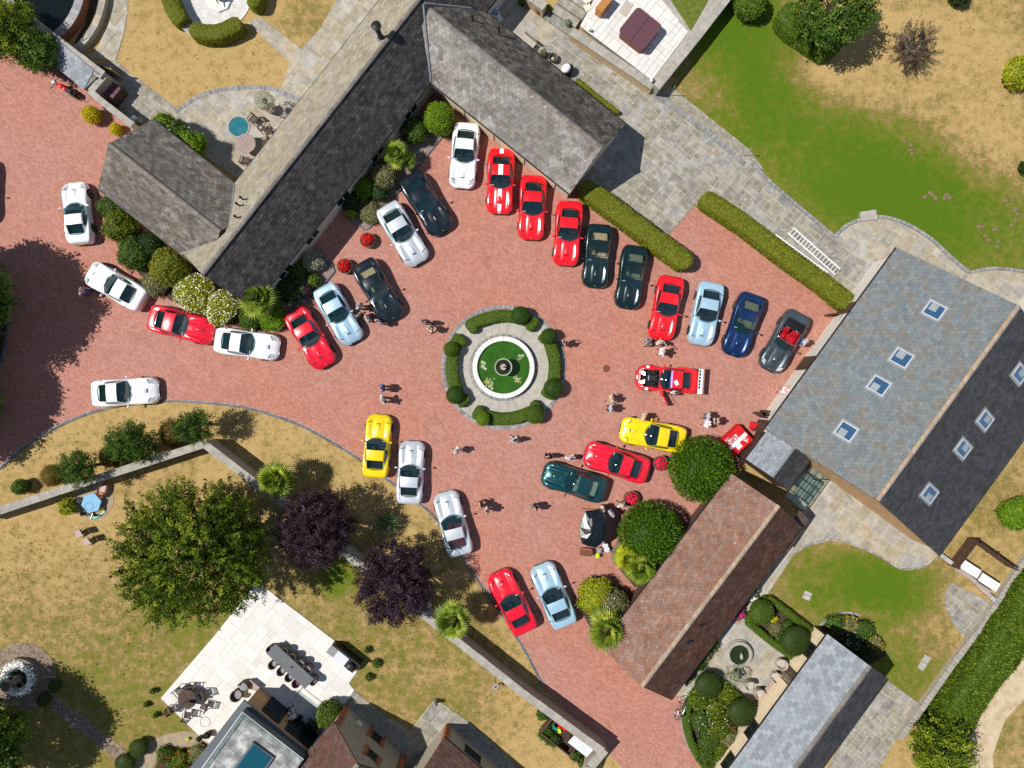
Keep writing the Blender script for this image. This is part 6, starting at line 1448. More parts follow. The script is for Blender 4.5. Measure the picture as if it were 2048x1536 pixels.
# long bed by the court side of the long house
sheet('planting_bed', [(893, 262), (734, 462), (700, 442), (680, 420), (850, 215)], 0.05, 'bark_gravel'); setts(G2([(893, 262), (734, 462), (702, 442)]), .14, .5, 0, .12).build('edging', 'dark_kerb')['kind'] = 'structure'
sheet('planting_bed', [(672, 540), (612, 612), (560, 660), (500, 650), (475, 600), (560, 560), (640, 490)], 0.05, 'bark_gravel'); setts(G2([(645, 515), (672, 540), (612, 612)]), .14, .5, 0, .12).build('edging', 'dark_kerb')['kind'] = 'structure'
sheet('planting_bed', [(195, 385), (205, 430), (240, 490), (280, 550), (340, 600), (430, 640), (480, 655), (540, 665), (480, 590), (400, 540), (300, 470)], 0.05, 'soil')
shrub('golden_conifer', 'bright green rounded conifer in the courtyard corner', 878, 237, 32, 2.1, 'leaf_bright', n=7000, size=.09, lump=.12, freq=6)
for lb, x, y, r_, h_, m_ in (('clipped mid green shrub next to the corner conifer', 829, 263, 25, 1.6, 'leaf_mid'), ('olive brown shrub in the middle of the long bed', 768, 348, 29, 1.6, 'leaf_olive'), ('round green shrub towards the lower end of the long bed', 730, 378, 20, 1.3, 'leaf_bright'), ('mixed rust green shrub at the lower bed corner', 741, 425, 22, .8, 'leaf_olive'), ('dark low shrub against the long house wall', 700, 402, 20, .9, 'leaf_dark'), ('small lime shrub at the bed end', 703, 428, 11, .7, 'leaf_lime'), ('dark climber below the long house eaves', 760, 385, 18, 1.2, 'leaf_dark'),
                       ('silvery shrub near the barrel of red flowers', 625, 524, 20, 1.2, 'leaf_silver'), ('small clipped green ball at the bed edge', 628, 560, 13, .8, 'leaf_hedge'), ('dark shrub beside the palm and the long house', 575, 575, 26, 1.1, 'leaf_dark'), ('dark red leaved shrub behind the red coupe', 615, 583, 13, .7, 'leaf_purple'), ('fresh green shrub under the house end', 595, 540, 18, 1.0, 'leaf_mid')):
    shrub('bed_shrub', lb, x, y, r_, h_, m_, lump=.2, group='shrubs of the courtyard beds')
spiky('strappy_plant', 'strappy green plant in the bed near the red coupe', 592, 600, .5, 90, .8, seed=3); spiky('strappy_plant', 'strappy plant under the house end by the palm', 596, 572, .5, 80, .7, seed=4)
palm('fan_palm', 'fan palm at the house corner behind a white coupe', 515, 597, 2.4, 26, 1.35, seed=2); palm('fan_palm', 'fan palm in the long bed behind a black coupe', 792, 308, 1.7, 20, 1.05, seed=5); palm('fan_palm', 'small fan palm leaning over the long bed edge', 812, 318, 1.2, 14, .8, seed=6)
palm('fan_palm', 'fan palm on the dry lawn beside the garden wall', 552, 958, 2.6, 28, 1.35, seed=7); palm('fan_palm', 'fan palm behind the garden wall near the last red coupe', 904, 1240, 2.9, 28, 1.30, seed=8)
palm('fan_palm', 'fan palm in the brick bed beside the red barn', 1214, 1258, 2.2, 28, 1.5, seed=9); palm('fan_palm', 'fan palm under the round clipped tree', 1283, 1135, 1.9, 22, 1.3, seed=10); palm('fan_palm', 'yellowing fan palm beside the round clipped tree', 1258, 1118, 1.6, 18, 1.1, 'leaf_lime', seed=11)
spiky('yucca', 'dark spiky yucca on the shaded dry lawn', 776, 1046, .7, 150, 1.15, seed=12, wid=.06)
shrub('lime_shrub', 'lime green shrub growing against the purple tree', 620, 1040, 24, 2.6, 'leaf_lime', lump=.3, n=1500, zc=2.0)
shrub('lime_shrub', 'lime green shrub in the brick bed by the red barn', 1190, 1190, 36, 1.7, 'leaf_lime', n=4200, lump=.2); shrub('olive_shrub', 'olive green shrub behind the lime shrub by the red barn', 1225, 1208, 33, 1.9, 'leaf_olive', lump=.22, flowers=[('flower_white', 16, .06)])
sheet('planting_bed', [(1187, 1148), (1200, 1152), (1250, 1180), (1260, 1290), (1195, 1285), (1165, 1225), (1165, 1190)], .05, 'soil'); setts(G2([(1165, 1195), (1187, 1148), (1202, 1155)]), .16, .5, 0, .12).build('edging', 'dark_kerb')['kind'] = 'structure'
sheet('planting_bed', [(1232, 1085), (1330, 1120), (1330, 1140), (1270, 1175), (1240, 1140), (1228, 1110)], .05, 'soil'); setts(G2([(1240, 1080), (1222, 1105), (1232, 1135)]), .16, .5, 0, .12).build('edging', 'dark_kerb')['kind'] = 'structure'
# lawn shrubs elsewhere
shrub('round_bush', 'dark green round bush at the top of the upper lawn', 1502, 8, 32, 1.8, 'leaf_hedge', n=5200, lump=.12); shrub('round_bush', 'yellow green bush cut by the picture edge on the upper lawn', 2036, 145, 30, 1.6, 'leaf_lime', lump=.2); shrub('round_bush', 'bright bush beside the barn at the picture edge', 2034, 1026, 32, 1.5, 'leaf_bright', lump=.25)
shrub('round_bush', 'small dark bush at the picture edge above the curved terrace', 2052, 335, 14, .9, 'leaf_dark', lump=.2); shrub('round_bush', 'round dark bush at the corner of the white terrace', 660, 1427, 25, 1.9, 'leaf_hedge', n=4200, lump=.12); shrub('round_bush', 'tree top peeping in above the upper lawn', 1918, -8, 18, 1.5, 'leaf_dark', lump=.3)
for lb, x, y, r_ in (('clipped dark ball beside the round brick paving', 110, 1372, 12.5), ('clipped dark ball on the path start', 88, 1400, 13.5), ('clipped dark ball at the lower path bend', 277, 1497, 18.5), ('clipped dark ball at the bottom picture edge', 250, 1527, 20)): topi(lb, x, y, r_, .9, 'leaf_box', .05, 'clipped balls of the brick path')
for k, (x, y, m_, fl) in enumerate(((330, 1510, 'leaf_mid', 'flower_red'), (360, 1520, 'leaf_tree', 'flower_red'), (395, 1508, 'leaf_olive', 'flower_yellow'), (345, 1535, 'leaf_mid', 'flower_yellow'))):
    shrub('flower_clump', ('flower clump with red blooms nearest the earth path', 'yellowish flower clump in the lower bed', 'olive flower clump by the extension', 'flower clump at the bottom edge of the bed')[k], x, y, 17, .7, m_, lump=.3, flowers=[(fl, 16, .06)], group='flowers of the lower bed')
RB = [(1400, 1400, 20, 'leaf_tree', 'flower_white'), (1430, 1420, 22, 'leaf_tree', 'flower_white'), (1455, 1390, 20, 'leaf_tree', None), (1400, 1440, 22, 'leaf_mid', 'flower_white'), (1440, 1455, 24, 'leaf_tree', 'flower_white'), (1420, 1480, 24, 'leaf_mid', 'flower_red'), (1460, 1475, 20, 'leaf_olive', 'flower_red'), (1445, 1505, 24, 'leaf_tree', None), (1475, 1500, 18, 'leaf_lime', None), (1440, 1535, 22, 'leaf_mid', 'flower_crimson'), (1410, 1510, 18, 'leaf_mid', None)]
RBL = ['rose bush with white blooms beside the brick edge', 'lime rose bush with white blooms between the domes', 'lime rose bush near the fountain side hedge', 'low rose bush with white blooms by the curved edge', 'spreading rose bush with white blooms by the dark dome', 'rose bush with red blooms in the middle of the rose bed', 'olive rose bush with red blooms by the timber house', 'rose bush without blooms low in the rose bed', 'lime bush against the timber house corner', 'rose bush with crimson blooms at the picture edge', 'rose bush by the curved edge near the picture edge']
for lb, (x, y, r_, m_, fl) in zip(RBL, RB): shrub('rose_bush', lb, x, y, r_, .75, m_, lump=.3, flowers=[(fl, 14, .06)] if fl else None, group='rose bushes of the rose bed')
for lb, x, y, r_, m_, fl in (('small green plant in the parterre middle', 1552, 1258, 14, 'leaf_olive', None), ('yellow flowered plant in the parterre', 1548, 1238, 7, 'leaf_gold', None), ('leafy plant between the parterre domes', 1562, 1275, 13, 'leaf_mid', None), ('shaded plant near the large parterre dome', 1575, 1250, 10, 'leaf_mid', None)): shrub('parterre_plant', lb, x, y, r_, .45, m_, lump=.3, group='plants of the parterre')
for lb, x, y, r_, m_, fl in (('green shrub with red blooms at the shrub bed edge', 1672, 1245, 18, 'leaf_mid', [('flower_red', 8, .05)]), ('yellow flowered clump in the shrub bed', 1700, 1248, 18, 'leaf_olive', [('flower_yellow', 40, .06)]), ('fresh green clump in the shrub bed', 1730, 1262, 20, 'leaf_mid', None), ('orange yellow flowered clump near the house shadow', 1750, 1290, 17, 'leaf_olive', [('flower_yellow', 50, .06)]), ('pale blue flowered plant in the house shadow', 1705, 1282, 20, 'leaf_dark', [('flower_blue', 50, .07)]), ('dark green clump in the house shadow', 1735, 1305, 20, 'leaf_dark', None)): shrub('bed_flower', lb, x, y, r_, .7, m_, lump=.3, flowers=fl, group='flowers of the shrub bed')
for lb, x, y, r_, m_, fl in (('pink flowering plant behind the red barn', 1475, 1225, 13, 'leaf_mid', [('flower_pink', 120, .07)]), ('white hydrangea behind the red barn', 1501, 1192, 12, 'leaf_mid', [('flower_white', 110, .08)]), ('blue hydrangea behind the red barn', 1505, 1180, 10, 'leaf_dark', [('flower_blue', 80, .07)]), ('long leafy border shrub behind the red barn', 1420, 1290, 19, 'leaf_mid', None), ('low border shrub behind the red barn near its lower end', 1395, 1325, 18, 'leaf_mid', None), ('border shrub behind the red barn with mauve tips', 1408, 1308, 16, 'leaf_olive', None), ('lowest border shrub behind the red barn', 1372, 1352, 15, 'leaf_dark', [('flower_yellow', 10, .05)])): shrub('border_plant', lb, x, y, r_, .8, m_, lump=.3, flowers=fl, group='plants behind the red barn')
shrub('small_olive', 'small grey green tree beside the garden fountain', 1472, 1352, 20, 1.5, 'leaf_silver', n=700, size=.09, lump=.3, core=.5)
for lb, x, y, r_ in (('low green shrub at the foot of the garden wall', 1085, 1430, 11), ('green shrub beside the dark planter box', 1092, 1465, 14), ('green shrub in front of the dark planter box', 1105, 1480, 13), ('weedy shrub beside the small white roofed shed', 1150, 1510, 11), ('weedy shrub behind the small white roofed shed', 1165, 1525, 10)): shrub('wall_shrub', lb, x, y, r_, .7, 'leaf_mid', lump=.3, group='shrubs at the garden wall')
for lb, x, y, r_ in (('small dark plant on the lawn by the terrace corner', 735, 1300, 6), ('small dark plant on the lawn below the terrace corner', 753, 1327, 8), ('small dark plant on the lawn near the flagged path', 738, 1355, 7), ('small plant on the lawn left of the round table', 291 + 2, 1409, 5), ('tiny dark plant on the lawn above the round table', 306, 1382, 5), ('tiny green plant on the lawn by the round table', 312, 1430, 5)): shrub('lawn_plant', lb, x, y, r_, .45, 'leaf_mid', lump=.3, group='small plants on the lawn')
hedge('creeper_strip', 'low creeper strip along the back of the slate wing', G2([(1152, 164), (1180, 187), (1210, 210), (1236, 230)]), .32, .5, 'leaf_hedge_olive', .07, 300, 80, .2)
# tufts in the lawns: uncountable
def tufts():
    rng = np.random.default_rng(5); V, F, R_ = [], [], []
    zones = [((250, 60, 320, 130), 70), ((0, 830, 420, 110), 340), ((0, 1050, 330, 300), 900), ((420, 1000, 500, 320), 700), ((700, 1250, 360, 230), 500), ((1400, 0, 640, 480), 600), ((1530, 1080, 330, 300), 450), ((500, 830, 360, 200), 260), ((0, 1380, 300, 150), 300)]
    P = np.concatenate([np.stack([rng.uniform(x, x + w, n) , rng.uniform(y, y + h, n)], 1) for (x, y, w, h), n in zones])
    court = G2(COURT)
    pts = [(p, G(*p)) for p in P]; pts = [g for p, g in pts if not inside(court, g.x, g.y)]
    B = np.array([g[:] for g in pts]); B = B[::2]; k = 8; n = len(B); sp = np.repeat(rng.uniform(.02, .08, n), k)[:, None]
    Q = np.repeat(B, k, 0) + np.concatenate([rng.normal(size=(n * k, 2)), np.zeros((n * k, 1))], 1) * sp
    a = leaves(Q, np.tile([[0, 0, 1.0]], (n * k, 1)), .09, .9, None, .35, rng, lift=1.2)
    tag(link('grass_tufts', mesh_np(a[0], a[1], a[2]), 'leaf_grassy'), 'scattered green tufts of grass and weeds in the dry lawns', 'grass', None, 'stuff')
tufts()
# ---------------------------------------------------------------- people
for nm, c in (('cloth_white', (0.74, 0.74, 0.74)), ('cloth_cream', (0.66, 0.58, 0.42)), ('cloth_skyblue', (0.42, 0.55, 0.72)), ('cloth_blue', (0.03, 0.13, 0.45)), ('cloth_navy', (0.014, 0.022, 0.055)), ('cloth_black', (0.015, 0.015, 0.017)), ('cloth_grey', (0.22, 0.22, 0.23)), ('cloth_lilac', (0.42, 0.25, 0.50)), ('cloth_beige', (0.45, 0.36, 0.24)), ('cloth_denim', (0.06, 0.10, 0.19)), ('cloth_pinkish', (0.62, 0.42, 0.50)), ('cloth_khaki', (0.25, 0.21, 0.13)),
              ('hair_dark', (0.022, 0.016, 0.012)), ('hair_grey', (0.32, 0.31, 0.30)), ('hair_brown', (0.08, 0.045, 0.022)), ('hair_fair', (0.36, 0.25, 0.11)), ('skin_light', (0.56, 0.33, 0.23)), ('skin_tan', (0.42, 0.23, 0.14)), ('hat_white', (0.74, 0.73, 0.70)), ('shoe_dark', (0.03, 0.025, 0.022))):
    pm(nm, c, 9, 3, rough=.85, bump=.15, bscale=30)
def person(label, px, py, pose, face, shirt, legs, hair='hair_grey', skin='skin_light', h=1.74, shorts=False, hat=False, group='visitors in the courtyard', z=0.02):
    """px, py: where the shoulders show; face: plan heading in degrees (0 = to the right of the picture)"""
    F = FIG[pose]; p = W(px, py, 1.35 if pose != 'sit' else .9)
    root = thing('person', label, 'person', (p.x, p.y, z), math.radians(face), group); s = h / 1.79; root.scale = (s * 1.1, s * 1.1, s)
    body = child('body', F['body'], skin, root)
    child('shirt', F['shirt'], shirt, root); child('shorts' if shorts else 'trousers', F['shorts' if shorts else 'trousers'], legs, root)
    for i in (0, 1): child('shoe', F['shoe%d' % i], 'shoe_dark', root)
    child('hat' if hat else 'hair', F['cap' if hat else 'hair'], 'hat_white' if hat else hair, root)
    if 'eyem' not in F:
        F['eyem'] = MB().lathe([(.008, -.008), (.011, 0), (.006, .008)], (0, 0, 0), 8).mesh(True); F['mouthm'] = MB().box((0, 0, 0), (.008, .045, .010)).mesh()
    for e in F['eye']: child('eye', F['eyem'], 'hair_dark', root, e)
    child('mouth', F['mouthm'], 'leather_red', root, F['mouth'])
    return root
PEOPLE = [
 ('person in a lilac shirt walking ahead of a white coupe', 160, 582, 'walk', 0, 'cloth_lilac', 'cloth_denim', 'hair_dark'),
 ('person in a white shirt with hands low at the black coupe door', 716, 611, 'stand', -20, 'cloth_white', 'cloth_grey', 'hair_grey'),
 ('person in a grey shirt between the pale blue and black coupes', 716, 629, 'stand', -60, 'cloth_grey', 'cloth_black', 'hair_dark'),
 ('person in a sky blue shirt at the black coupe nose', 733, 637, 'stand', 30, 'cloth_skyblue', 'cloth_beige', 'hair_grey'),
 ('person in a pink shirt in front of the black coupe', 756, 643, 'stand', 60, 'cloth_pinkish', 'cloth_denim', 'hair_brown'),
 ('person in a navy shirt walking towards the island', 851, 642, 'stand', -90, 'cloth_navy', 'cloth_beige', 'hair_dark'),
 ('person in a black top and white shorts beside the navy shirt', 859, 655, 'walk', 60, 'cloth_black', 'cloth_white', 'hair_fair'),
 ('person in a bright blue shirt on the open brick court', 763, 776, 'stand', 180, 'cloth_blue', 'cloth_denim', 'hair_brown'),
 ('person in a white shirt below the bright blue shirt', 764, 800, 'hips', 200, 'cloth_white', 'cloth_denim', 'hair_grey'),
 ('person in a white shirt walking alone between silver coupe and island', 914, 902, 'walk', 150, 'cloth_white', 'cloth_white', 'hair_grey'),
 ('person in a pale blue top just below the island', 1029, 881, 'walk', 110, 'cloth_skyblue', 'cloth_white', 'hair_dark'),
 ('person all in black between teal and red coupes', 1097, 914, 'stand', 90, 'cloth_black', 'cloth_black', 'hair_dark'),
 ('person in a white shirt at the nose of the red coupe', 1141, 917, 'hips', -90, 'cloth_white', 'cloth_white', 'hair_brown'),
 ('person in a cream shirt walking below the racing car', 1225, 796, 'walk', 200, 'cloth_cream', 'cloth_beige', 'hair_fair'),
 ('person in a pale blue shirt below the cream shirt', 1222, 817, 'stand', 180, 'cloth_skyblue', 'cloth_navy', 'hair_grey'),
 ('person in a grey shirt bending at the red coupe nose', 1302, 683, 'bend', 180, 'cloth_grey', 'cloth_grey', 'hair_grey'),
 ('person in a white top beside the bending person', 1320, 684, 'point', -60, 'cloth_white', 'cloth_khaki', 'hair_fair'),
 ('person in a white shirt standing above the racing car', 1327, 703, 'hips', 170, 'cloth_white', 'cloth_white', 'hair_grey'),
 ('person in navy raising a camera beside the island hedge', 1127, 685, 'photo', 30, 'cloth_navy', 'cloth_navy', 'hair_dark'),
 ('person in cream behind the yellow coupe', 1290, 834, 'walk', 160, 'cloth_cream', 'cloth_beige', 'hair_fair'),
 ('person in pale blue at the head of a group of three', 1419, 833, 'point', 180, 'cloth_skyblue', 'cloth_denim', 'hair_grey'),
 ('person in white with a white hat in the group of three', 1418, 849, 'stand', 160, 'cloth_white', 'cloth_white', 'hair_grey'),
 ('person in a sleeveless black top photographing in the group of three', 1436, 843, 'photo', 180, 'cloth_black', 'cloth_white', 'hair_fair'),
 ('person in a sky blue shirt beside the open roadster', 1612, 684, 'stand', 150, 'cloth_skyblue', 'cloth_denim', 'hair_grey'),
 ('person in pale pink with a hat on the white gravel strip', 1576, 780, 'point', 180, 'cloth_pinkish', 'cloth_white', 'hair_grey'),
 ('person in white leaning at the racing car door', 1350, 785, 'stand', 90, 'cloth_white', 'cloth_navy', 'hair_dark'),
 ('person in black near the silver coupe by the lawn', 961, 1011, 'walk', 200, 'cloth_black', 'cloth_khaki', 'hair_fair'),
 ('person in a pale top beside the person in black', 973, 1021, 'stand', 180, 'cloth_pinkish', 'cloth_khaki', 'hair_dark'),
 ('person in a black and white top alone below the teal coupe', 1070, 1017, 'stand', 200, 'cloth_black', 'cloth_grey', 'hair_fair'),
 ('person in a white shirt nearest the black canopy', 1206, 1020, 'stand', 0, 'cloth_white', 'cloth_beige', 'hair_grey'),
 ('person in a pale blue shirt next to the canopy', 1223, 1028, 'stand', 40, 'cloth_skyblue', 'cloth_white', 'hair_grey'),
 ('person in a white shirt beside the barrel of crimson flowers', 1245, 1012, 'hips', 90, 'cloth_white', 'cloth_beige', 'hair_fair'),
 ('person in white in the shade of the garden wall', 857, 1213, 'stand', 0, 'cloth_white', 'cloth_grey', 'hair_grey'),
 ('person in white sitting on the shaded terrace', 583, 1439, 'sit', 120, 'cloth_white', 'cloth_white', 'hair_dark'),
]
for a in PEOPLE:
    person(*a[:9] if len(a) > 8 else a, hat='hat' in a[0], shorts='shorts' in a[0], skin='skin_tan' if hash(a[0][12:20]) % 3 == 0 and False else 'skin_light')
# ---------------------------------------------------------------- garden and yard objects
for nm, c, rg in (('plastic_red', (0.62, 0.012, 0.012), .4), ('plastic_teal', (0.05, 0.50, 0.42), .4), ('plastic_yellow', (0.75, 0.62, 0.01), .4), ('plastic_lime', (0.50, 0.72, 0.02), .5), ('plastic_blue', (0.16, 0.38, 0.58), .5), ('plastic_pink', (0.68, 0.34, 0.26), .5), ('plastic_green', (0.02, 0.22, 0.16), .4), ('cover_maroon', (0.115, 0.05, 0.062), .6), ('rattan', (0.11, 0.085, 0.06), .8), ('cushion_grey', (0.26, 0.26, 0.27), .9), ('cushion_purple', (0.16, 0.05, 0.11), .9), ('table_grey', (0.13, 0.135, 0.145), .5), ('teak_dark', (0.075, 0.045, 0.035), .6), ('teak_grey', (0.36, 0.28, 0.25), .75), ('oak_orange', (0.42, 0.19, 0.06), .6), ('canvas_grey', (0.30, 0.29, 0.28), .9), ('cloth_red', (0.62, 0.010, 0.014), .7), ('barrel_wood', (0.20, 0.16, 0.12), .8), ('stone_urn', (0.20, 0.175, 0.145), .9), ('steel', (0.5, 0.52, 0.54), .3), ('wicker_pale', (0.46, 0.41, 0.35), .8), ('chest_brown', (0.17, 0.06, 0.04), .5), ('aluminium', (0.62, 0.64, 0.68), .4), ('wire_pink', (0.45, 0.33, 0.32), .7)):
    pm(nm, c, 6, 4, rough=rg, metal=.7 if nm in ('steel',) else 0, piece=.08 if nm.startswith(('teak', 'oak', 'barrel')) else 0)
m, nt, p = new_mat('tarp_black'); p.inputs['Base Color'].default_value = (0.004, 0.008, 0.011, 1); p.inputs['Roughness'].default_value = .3
def put(label, name, cat, px, py, rot=0.0, z=0.0, group=None, h=None):
    p = G(px, py, z) if h is None else W(px, py, h); return thing(name, label, cat, (p.x, p.y, z), math.radians(rot), group)
def tub_chair(label, px, py, rot, group, cush='cushion_grey', mat='rattan', z=.05):
    r = put(label, 'tub_chair', 'chair', px, py, rot, z, group, h=.6)
    n = 13; mb = MB(); V = []; F = []
    for i in range(n):
        a = math.radians(-130 + 260 * i / (n - 1)) + math.pi; top = .80 - .14 * abs(i - 6) / 6
        for rr, zz in ((.27, .05), (.31, top), (.27, top), (.23, .30)): V.append((rr * math.cos(a), rr * math.sin(a), zz))
    for i in range(n - 1):
        for k in range(3): F.append((i * 4 + k, (i + 1) * 4 + k, (i + 1) * 4 + k + 1, i * 4 + k + 1))
    F += [(0, 1, 2, 3), tuple(4 * (n - 1) + k for k in (3, 2, 1, 0))]
    link('shell', mesh(V, F), mat, r); MB().lathe([(.24, .05), (.25, .38), (.2, .40)], (0, 0, 0), 18).build('seat', mat, r); MB().lathe([(.23, .38), (.24, .44), (.2, .47)], (0.02, 0, 0), 18).build('cushion', cush, r); return r
def slat_chair(label, px, py, rot, group, mat='teak_dark', z=.05, cush=None):
    r = put(label, 'wooden_chair', 'chair', px, py, rot, z, group, h=.55)
    for sx in (-.24, .24):
        for sy in (-.25, .25): MB().box((sx, sy, .22 if sx > 0 else .45), (.045, .045, .44 if sx > 0 else .9)).build('leg', mat, r)
    for k in range(6): MB().box((-.18 + k * .085, 0, .44), (.07, .50, .02)).build('slat', mat, r)
    for k in range(6): MB().box((-.265, -.2 + k * .08, .70), (.02, .05, .42)).build('slat', mat, r)
    MB().box((-.265, 0, .92), (.04, .54, .06)).build('top_rail', mat, r)
    for sy in (-.27, .27): MB().box((0, sy, .65), (.52, .05, .03)).build('armrest', mat, r)
    if cush: MB().box((.02, 0, .47), (.44, .44, .05)).build('cushion', cush, r)
    return r
def round_table(label, px, py, rad, mat, h=.74, z=.05, slats=True, rot=0):
    r = put(label, 'round_table', 'table', px, py, rot, z, None, h=h)
    MB().lathe([(rad, h - .04), (rad, h - .012)], (0, 0, 0), 40).build('tabletop', mat, r)
    if slats:
        n = int(2 * rad / .11)
        for k in range(n):
            y = -rad + (k + .5) * 2 * rad / n; w_ = math.sqrt(max(0, rad * rad - y * y)) * .96
            if w_ > .1:
                for s in (-1, 1): MB().box((s * (w_ / 2 + .01), y, h), (w_ - .03, 2 * rad / n - .012, .02)).build('slat', mat, r)
    for a in range(4): MB().box((rad * .55 * math.cos(a * 1.571 + .78), rad * .55 * math.sin(a * 1.571 + .78), h / 2 - .03), (.06, .06, h - .06)).build('leg', mat, r)
    return r
# dining terrace
dt = put('long grey dining table on the white terrace', 'dining_table', 'table', 581, 1332, 0, .05, None, h=.75)
A_, B_ = W(549, 1302, .75), W(616, 1363, .75); ang = math.atan2(B_.y - A_.y, B_.x - A_.x); dt.rotation_euler = (0, 0, ang); tl = (B_ - A_).length + .5
for k in range(3): MB().box((-tl / 2 + tl / 3 * (k + .5), 0, .73), (tl / 3 - .008, .95, .05)).build('top_panel', 'table_grey', dt)
for sx in (-1, 1):
    for sy in (-1, 1): MB().box((sx * (tl / 2 - .2), sy * .36, .35), (.09, .09, .7)).build('leg', 'table_grey', dt)
MB().tube([(.1, .05, .755), (.1, .05, .90)], [.06, .04], 10).build('vase', 'black_iron', dt)
A_D = math.degrees(ang)
U = ('end of the long table farthest from the grill', 'second along the sunny side of the long table', 'third along the sunny side of the long table', 'fourth along the sunny side of the long table', 'fifth along the sunny side of the long table')
for i, (x, y) in enumerate(((542, 1299), (569, 1302), (585, 1314), (602, 1326), (616, 1338))): tub_chair('rattan tub chair ' + U[i], x, y, A_D - 90 if i else A_D, 'tub chairs around the long table')
for i, (x, y, lb) in enumerate(((546, 1329, 'first on the house side of the long table'), (563, 1342, 'second on the house side of the long table'), (579, 1354, 'third on the house side of the long table'), (593, 1366, 'with purple cushion on the house side of the long table'), (626, 1361, 'at the table end nearest the grill'))): tub_chair('rattan tub chair ' + lb, x, y, A_D + 90 if i < 4 else A_D + 180, 'tub chairs around the long table', 'cushion_purple' if i == 3 else 'cushion_grey')
round_table('round dark wooden table with a folded parasol', 375, 1398, .68, 'teak_dark', .74, rot=30)
ps = put('folded grey parasol leaning from the round table', 'parasol', 'parasol', 372, 1402, 0, .05, None, h=.8)
MB().tube([(0, 0, 0), (0, 0, 2.3)], .025, 8).build('pole', 'teak_dark', ps); MB().lathe([(.04, 1.1), (.13, 1.25), (.15, 1.6), (.09, 2.1), (.02, 2.35)], (0, 0, 0), 14).build('canopy', 'canvas_grey', ps)
for i, (x, y, rt, lb) in enumerate(((357, 1383, -50, 'above and left of the round dark table'), (380, 1377, -90, 'above the round dark table'), (404, 1390, -160, 'right of the round dark table'), (408, 1414, 160, 'lower right of the round dark table'), (343, 1420, 20, 'lower left of the round dark table'), (374, 1432, 80, 'below the round dark table'))): slat_chair('dark slatted chair ' + lb, x, y, rt, 'chairs around the round dark table')
ok = put('outdoor kitchen unit with grill at the terrace edge', 'outdoor_kitchen', 'grill', 686, 1318, math.degrees(A35), .05, None, h=.8)
for x, w_, mt in ((-.95, .6, 'cushion_grey'), (-.15, .98, 'grey_paint'), (.75, .8, 'black_iron')): MB().box((x, 0, .43), (w_, .65, .86)).build('cabinet', mt, ok)
MB().box((-.15, 0, .875), (.98, .66, .03)).build('worktop', 'aluminium', ok); MB().lathe([(.26, .86), (.30, 1.0), (.22, 1.14), (.05, 1.18)], (.75, 0, 0), 18).build('grill_lid', 'engine_black', ok); MB().box((.15, .42, .45), (2.3, .12, .9)).build('screen', 'black_iron', ok)
kp_ = put('round dark pot beside the grill', 'pot', 'pot', 711, 1336, 0, .05, None, h=.3); MB().lathe([(.2, 0), (.24, .3), (.2, .32), (.17, .2)], (0, 0, 0), 16).build('body', 'rattan', kp_); MB().lathe([(.16, .3), (.19, .34), (.02, .38)], (0, 0, 0), 14).build('lid', 'wicker_pale', kp_)
for lb, x, y, rt, cu in (('rattan lounge chair with a red flower by the extension corner', 473, 1391, 40, 'cushion_grey'), ('rattan lounge chair beside the extension corner', 487, 1374, -140, 'cushion_grey')):
    c = tub_chair(lb, x, y, rt, 'rattan lounge chairs', cu); c.scale = (1.35, 1.35, 1.0)
lt = put('low wooden table against the extension wall', 'low_table', 'table', 507, 1371, math.degrees(A35), .05, None, h=.45); MB().box((0, 0, .42), (.9, .4, .05)).build('tabletop', 'teak_grey', lt); [MB().box((sx, sy, .2), (.06, .06, .4)).build('leg', 'teak_grey', lt) for sx in (-.38, .38) for sy in (-.14, .14)]
for lb, x, y in (('black round stool in the terrace shade above the seated person', 578, 1428), ('black round stool in the terrace shade beside the seated person', 597, 1440)):
    s_ = put(lb, 'round_stool', 'stool', x, y, 0, .05, 'black round stools', h=.45); MB().lathe([(.25, .36), (.27, .43), (.24, .46)], (0, 0, 0), 22).build('seat', 'leather_black', s_); MB().lathe([(.2, 0), (.06, .04), (.05, .36)], (0, 0, 0), 14).build('base', 'black_iron', s_)
g_ = put('black box grill against the shaded extension wall', 'box_grill', 'grill', 622, 1456, math.degrees(A35), .05, None, h=.8); MB().box((0, 0, .55), (.8, .5, .5)).build('body', 'engine_black', g_); MB().box((0, 0, .84), (.7, .42, .08)).build('lid', 'trim_black', g_); [MB().box((sx, sy, .15), (.05, .05, .3)).build('leg', 'black_iron', g_) for sx in (-.35, .35) for sy in (-.2, .2)]
hp_ = put('thin red hoop lying on the white terrace', 'hoop', 'hoop', 411, 1443, 0, .055); MB().tube([(.36 * math.cos(a * .2618), .36 * math.sin(a * .2618), .01) for a in range(25)], .012, 6).build('ring', 'plastic_red', hp_)
b_ = put('lime green ball on the earth path', 'ball', 'ball', 378, 1476, 0, .0); MB().lathe([(.02, .0), (.10, .05), (.13, .14), (.10, .23), (.02, .27)], (0, 0, 0), 16).build('shell', 'plastic_lime', b_, smooth=True)
b_ = put('blue ball lying in the shade of the stone house', 'ball', 'ball', 808, 1484, 0, .03); MB().lathe([(.02, .0), (.10, .05), (.13, .14), (.10, .23), (.02, .27)], (0, 0, 0), 16).build('shell', 'plastic_blue', b_, smooth=True)
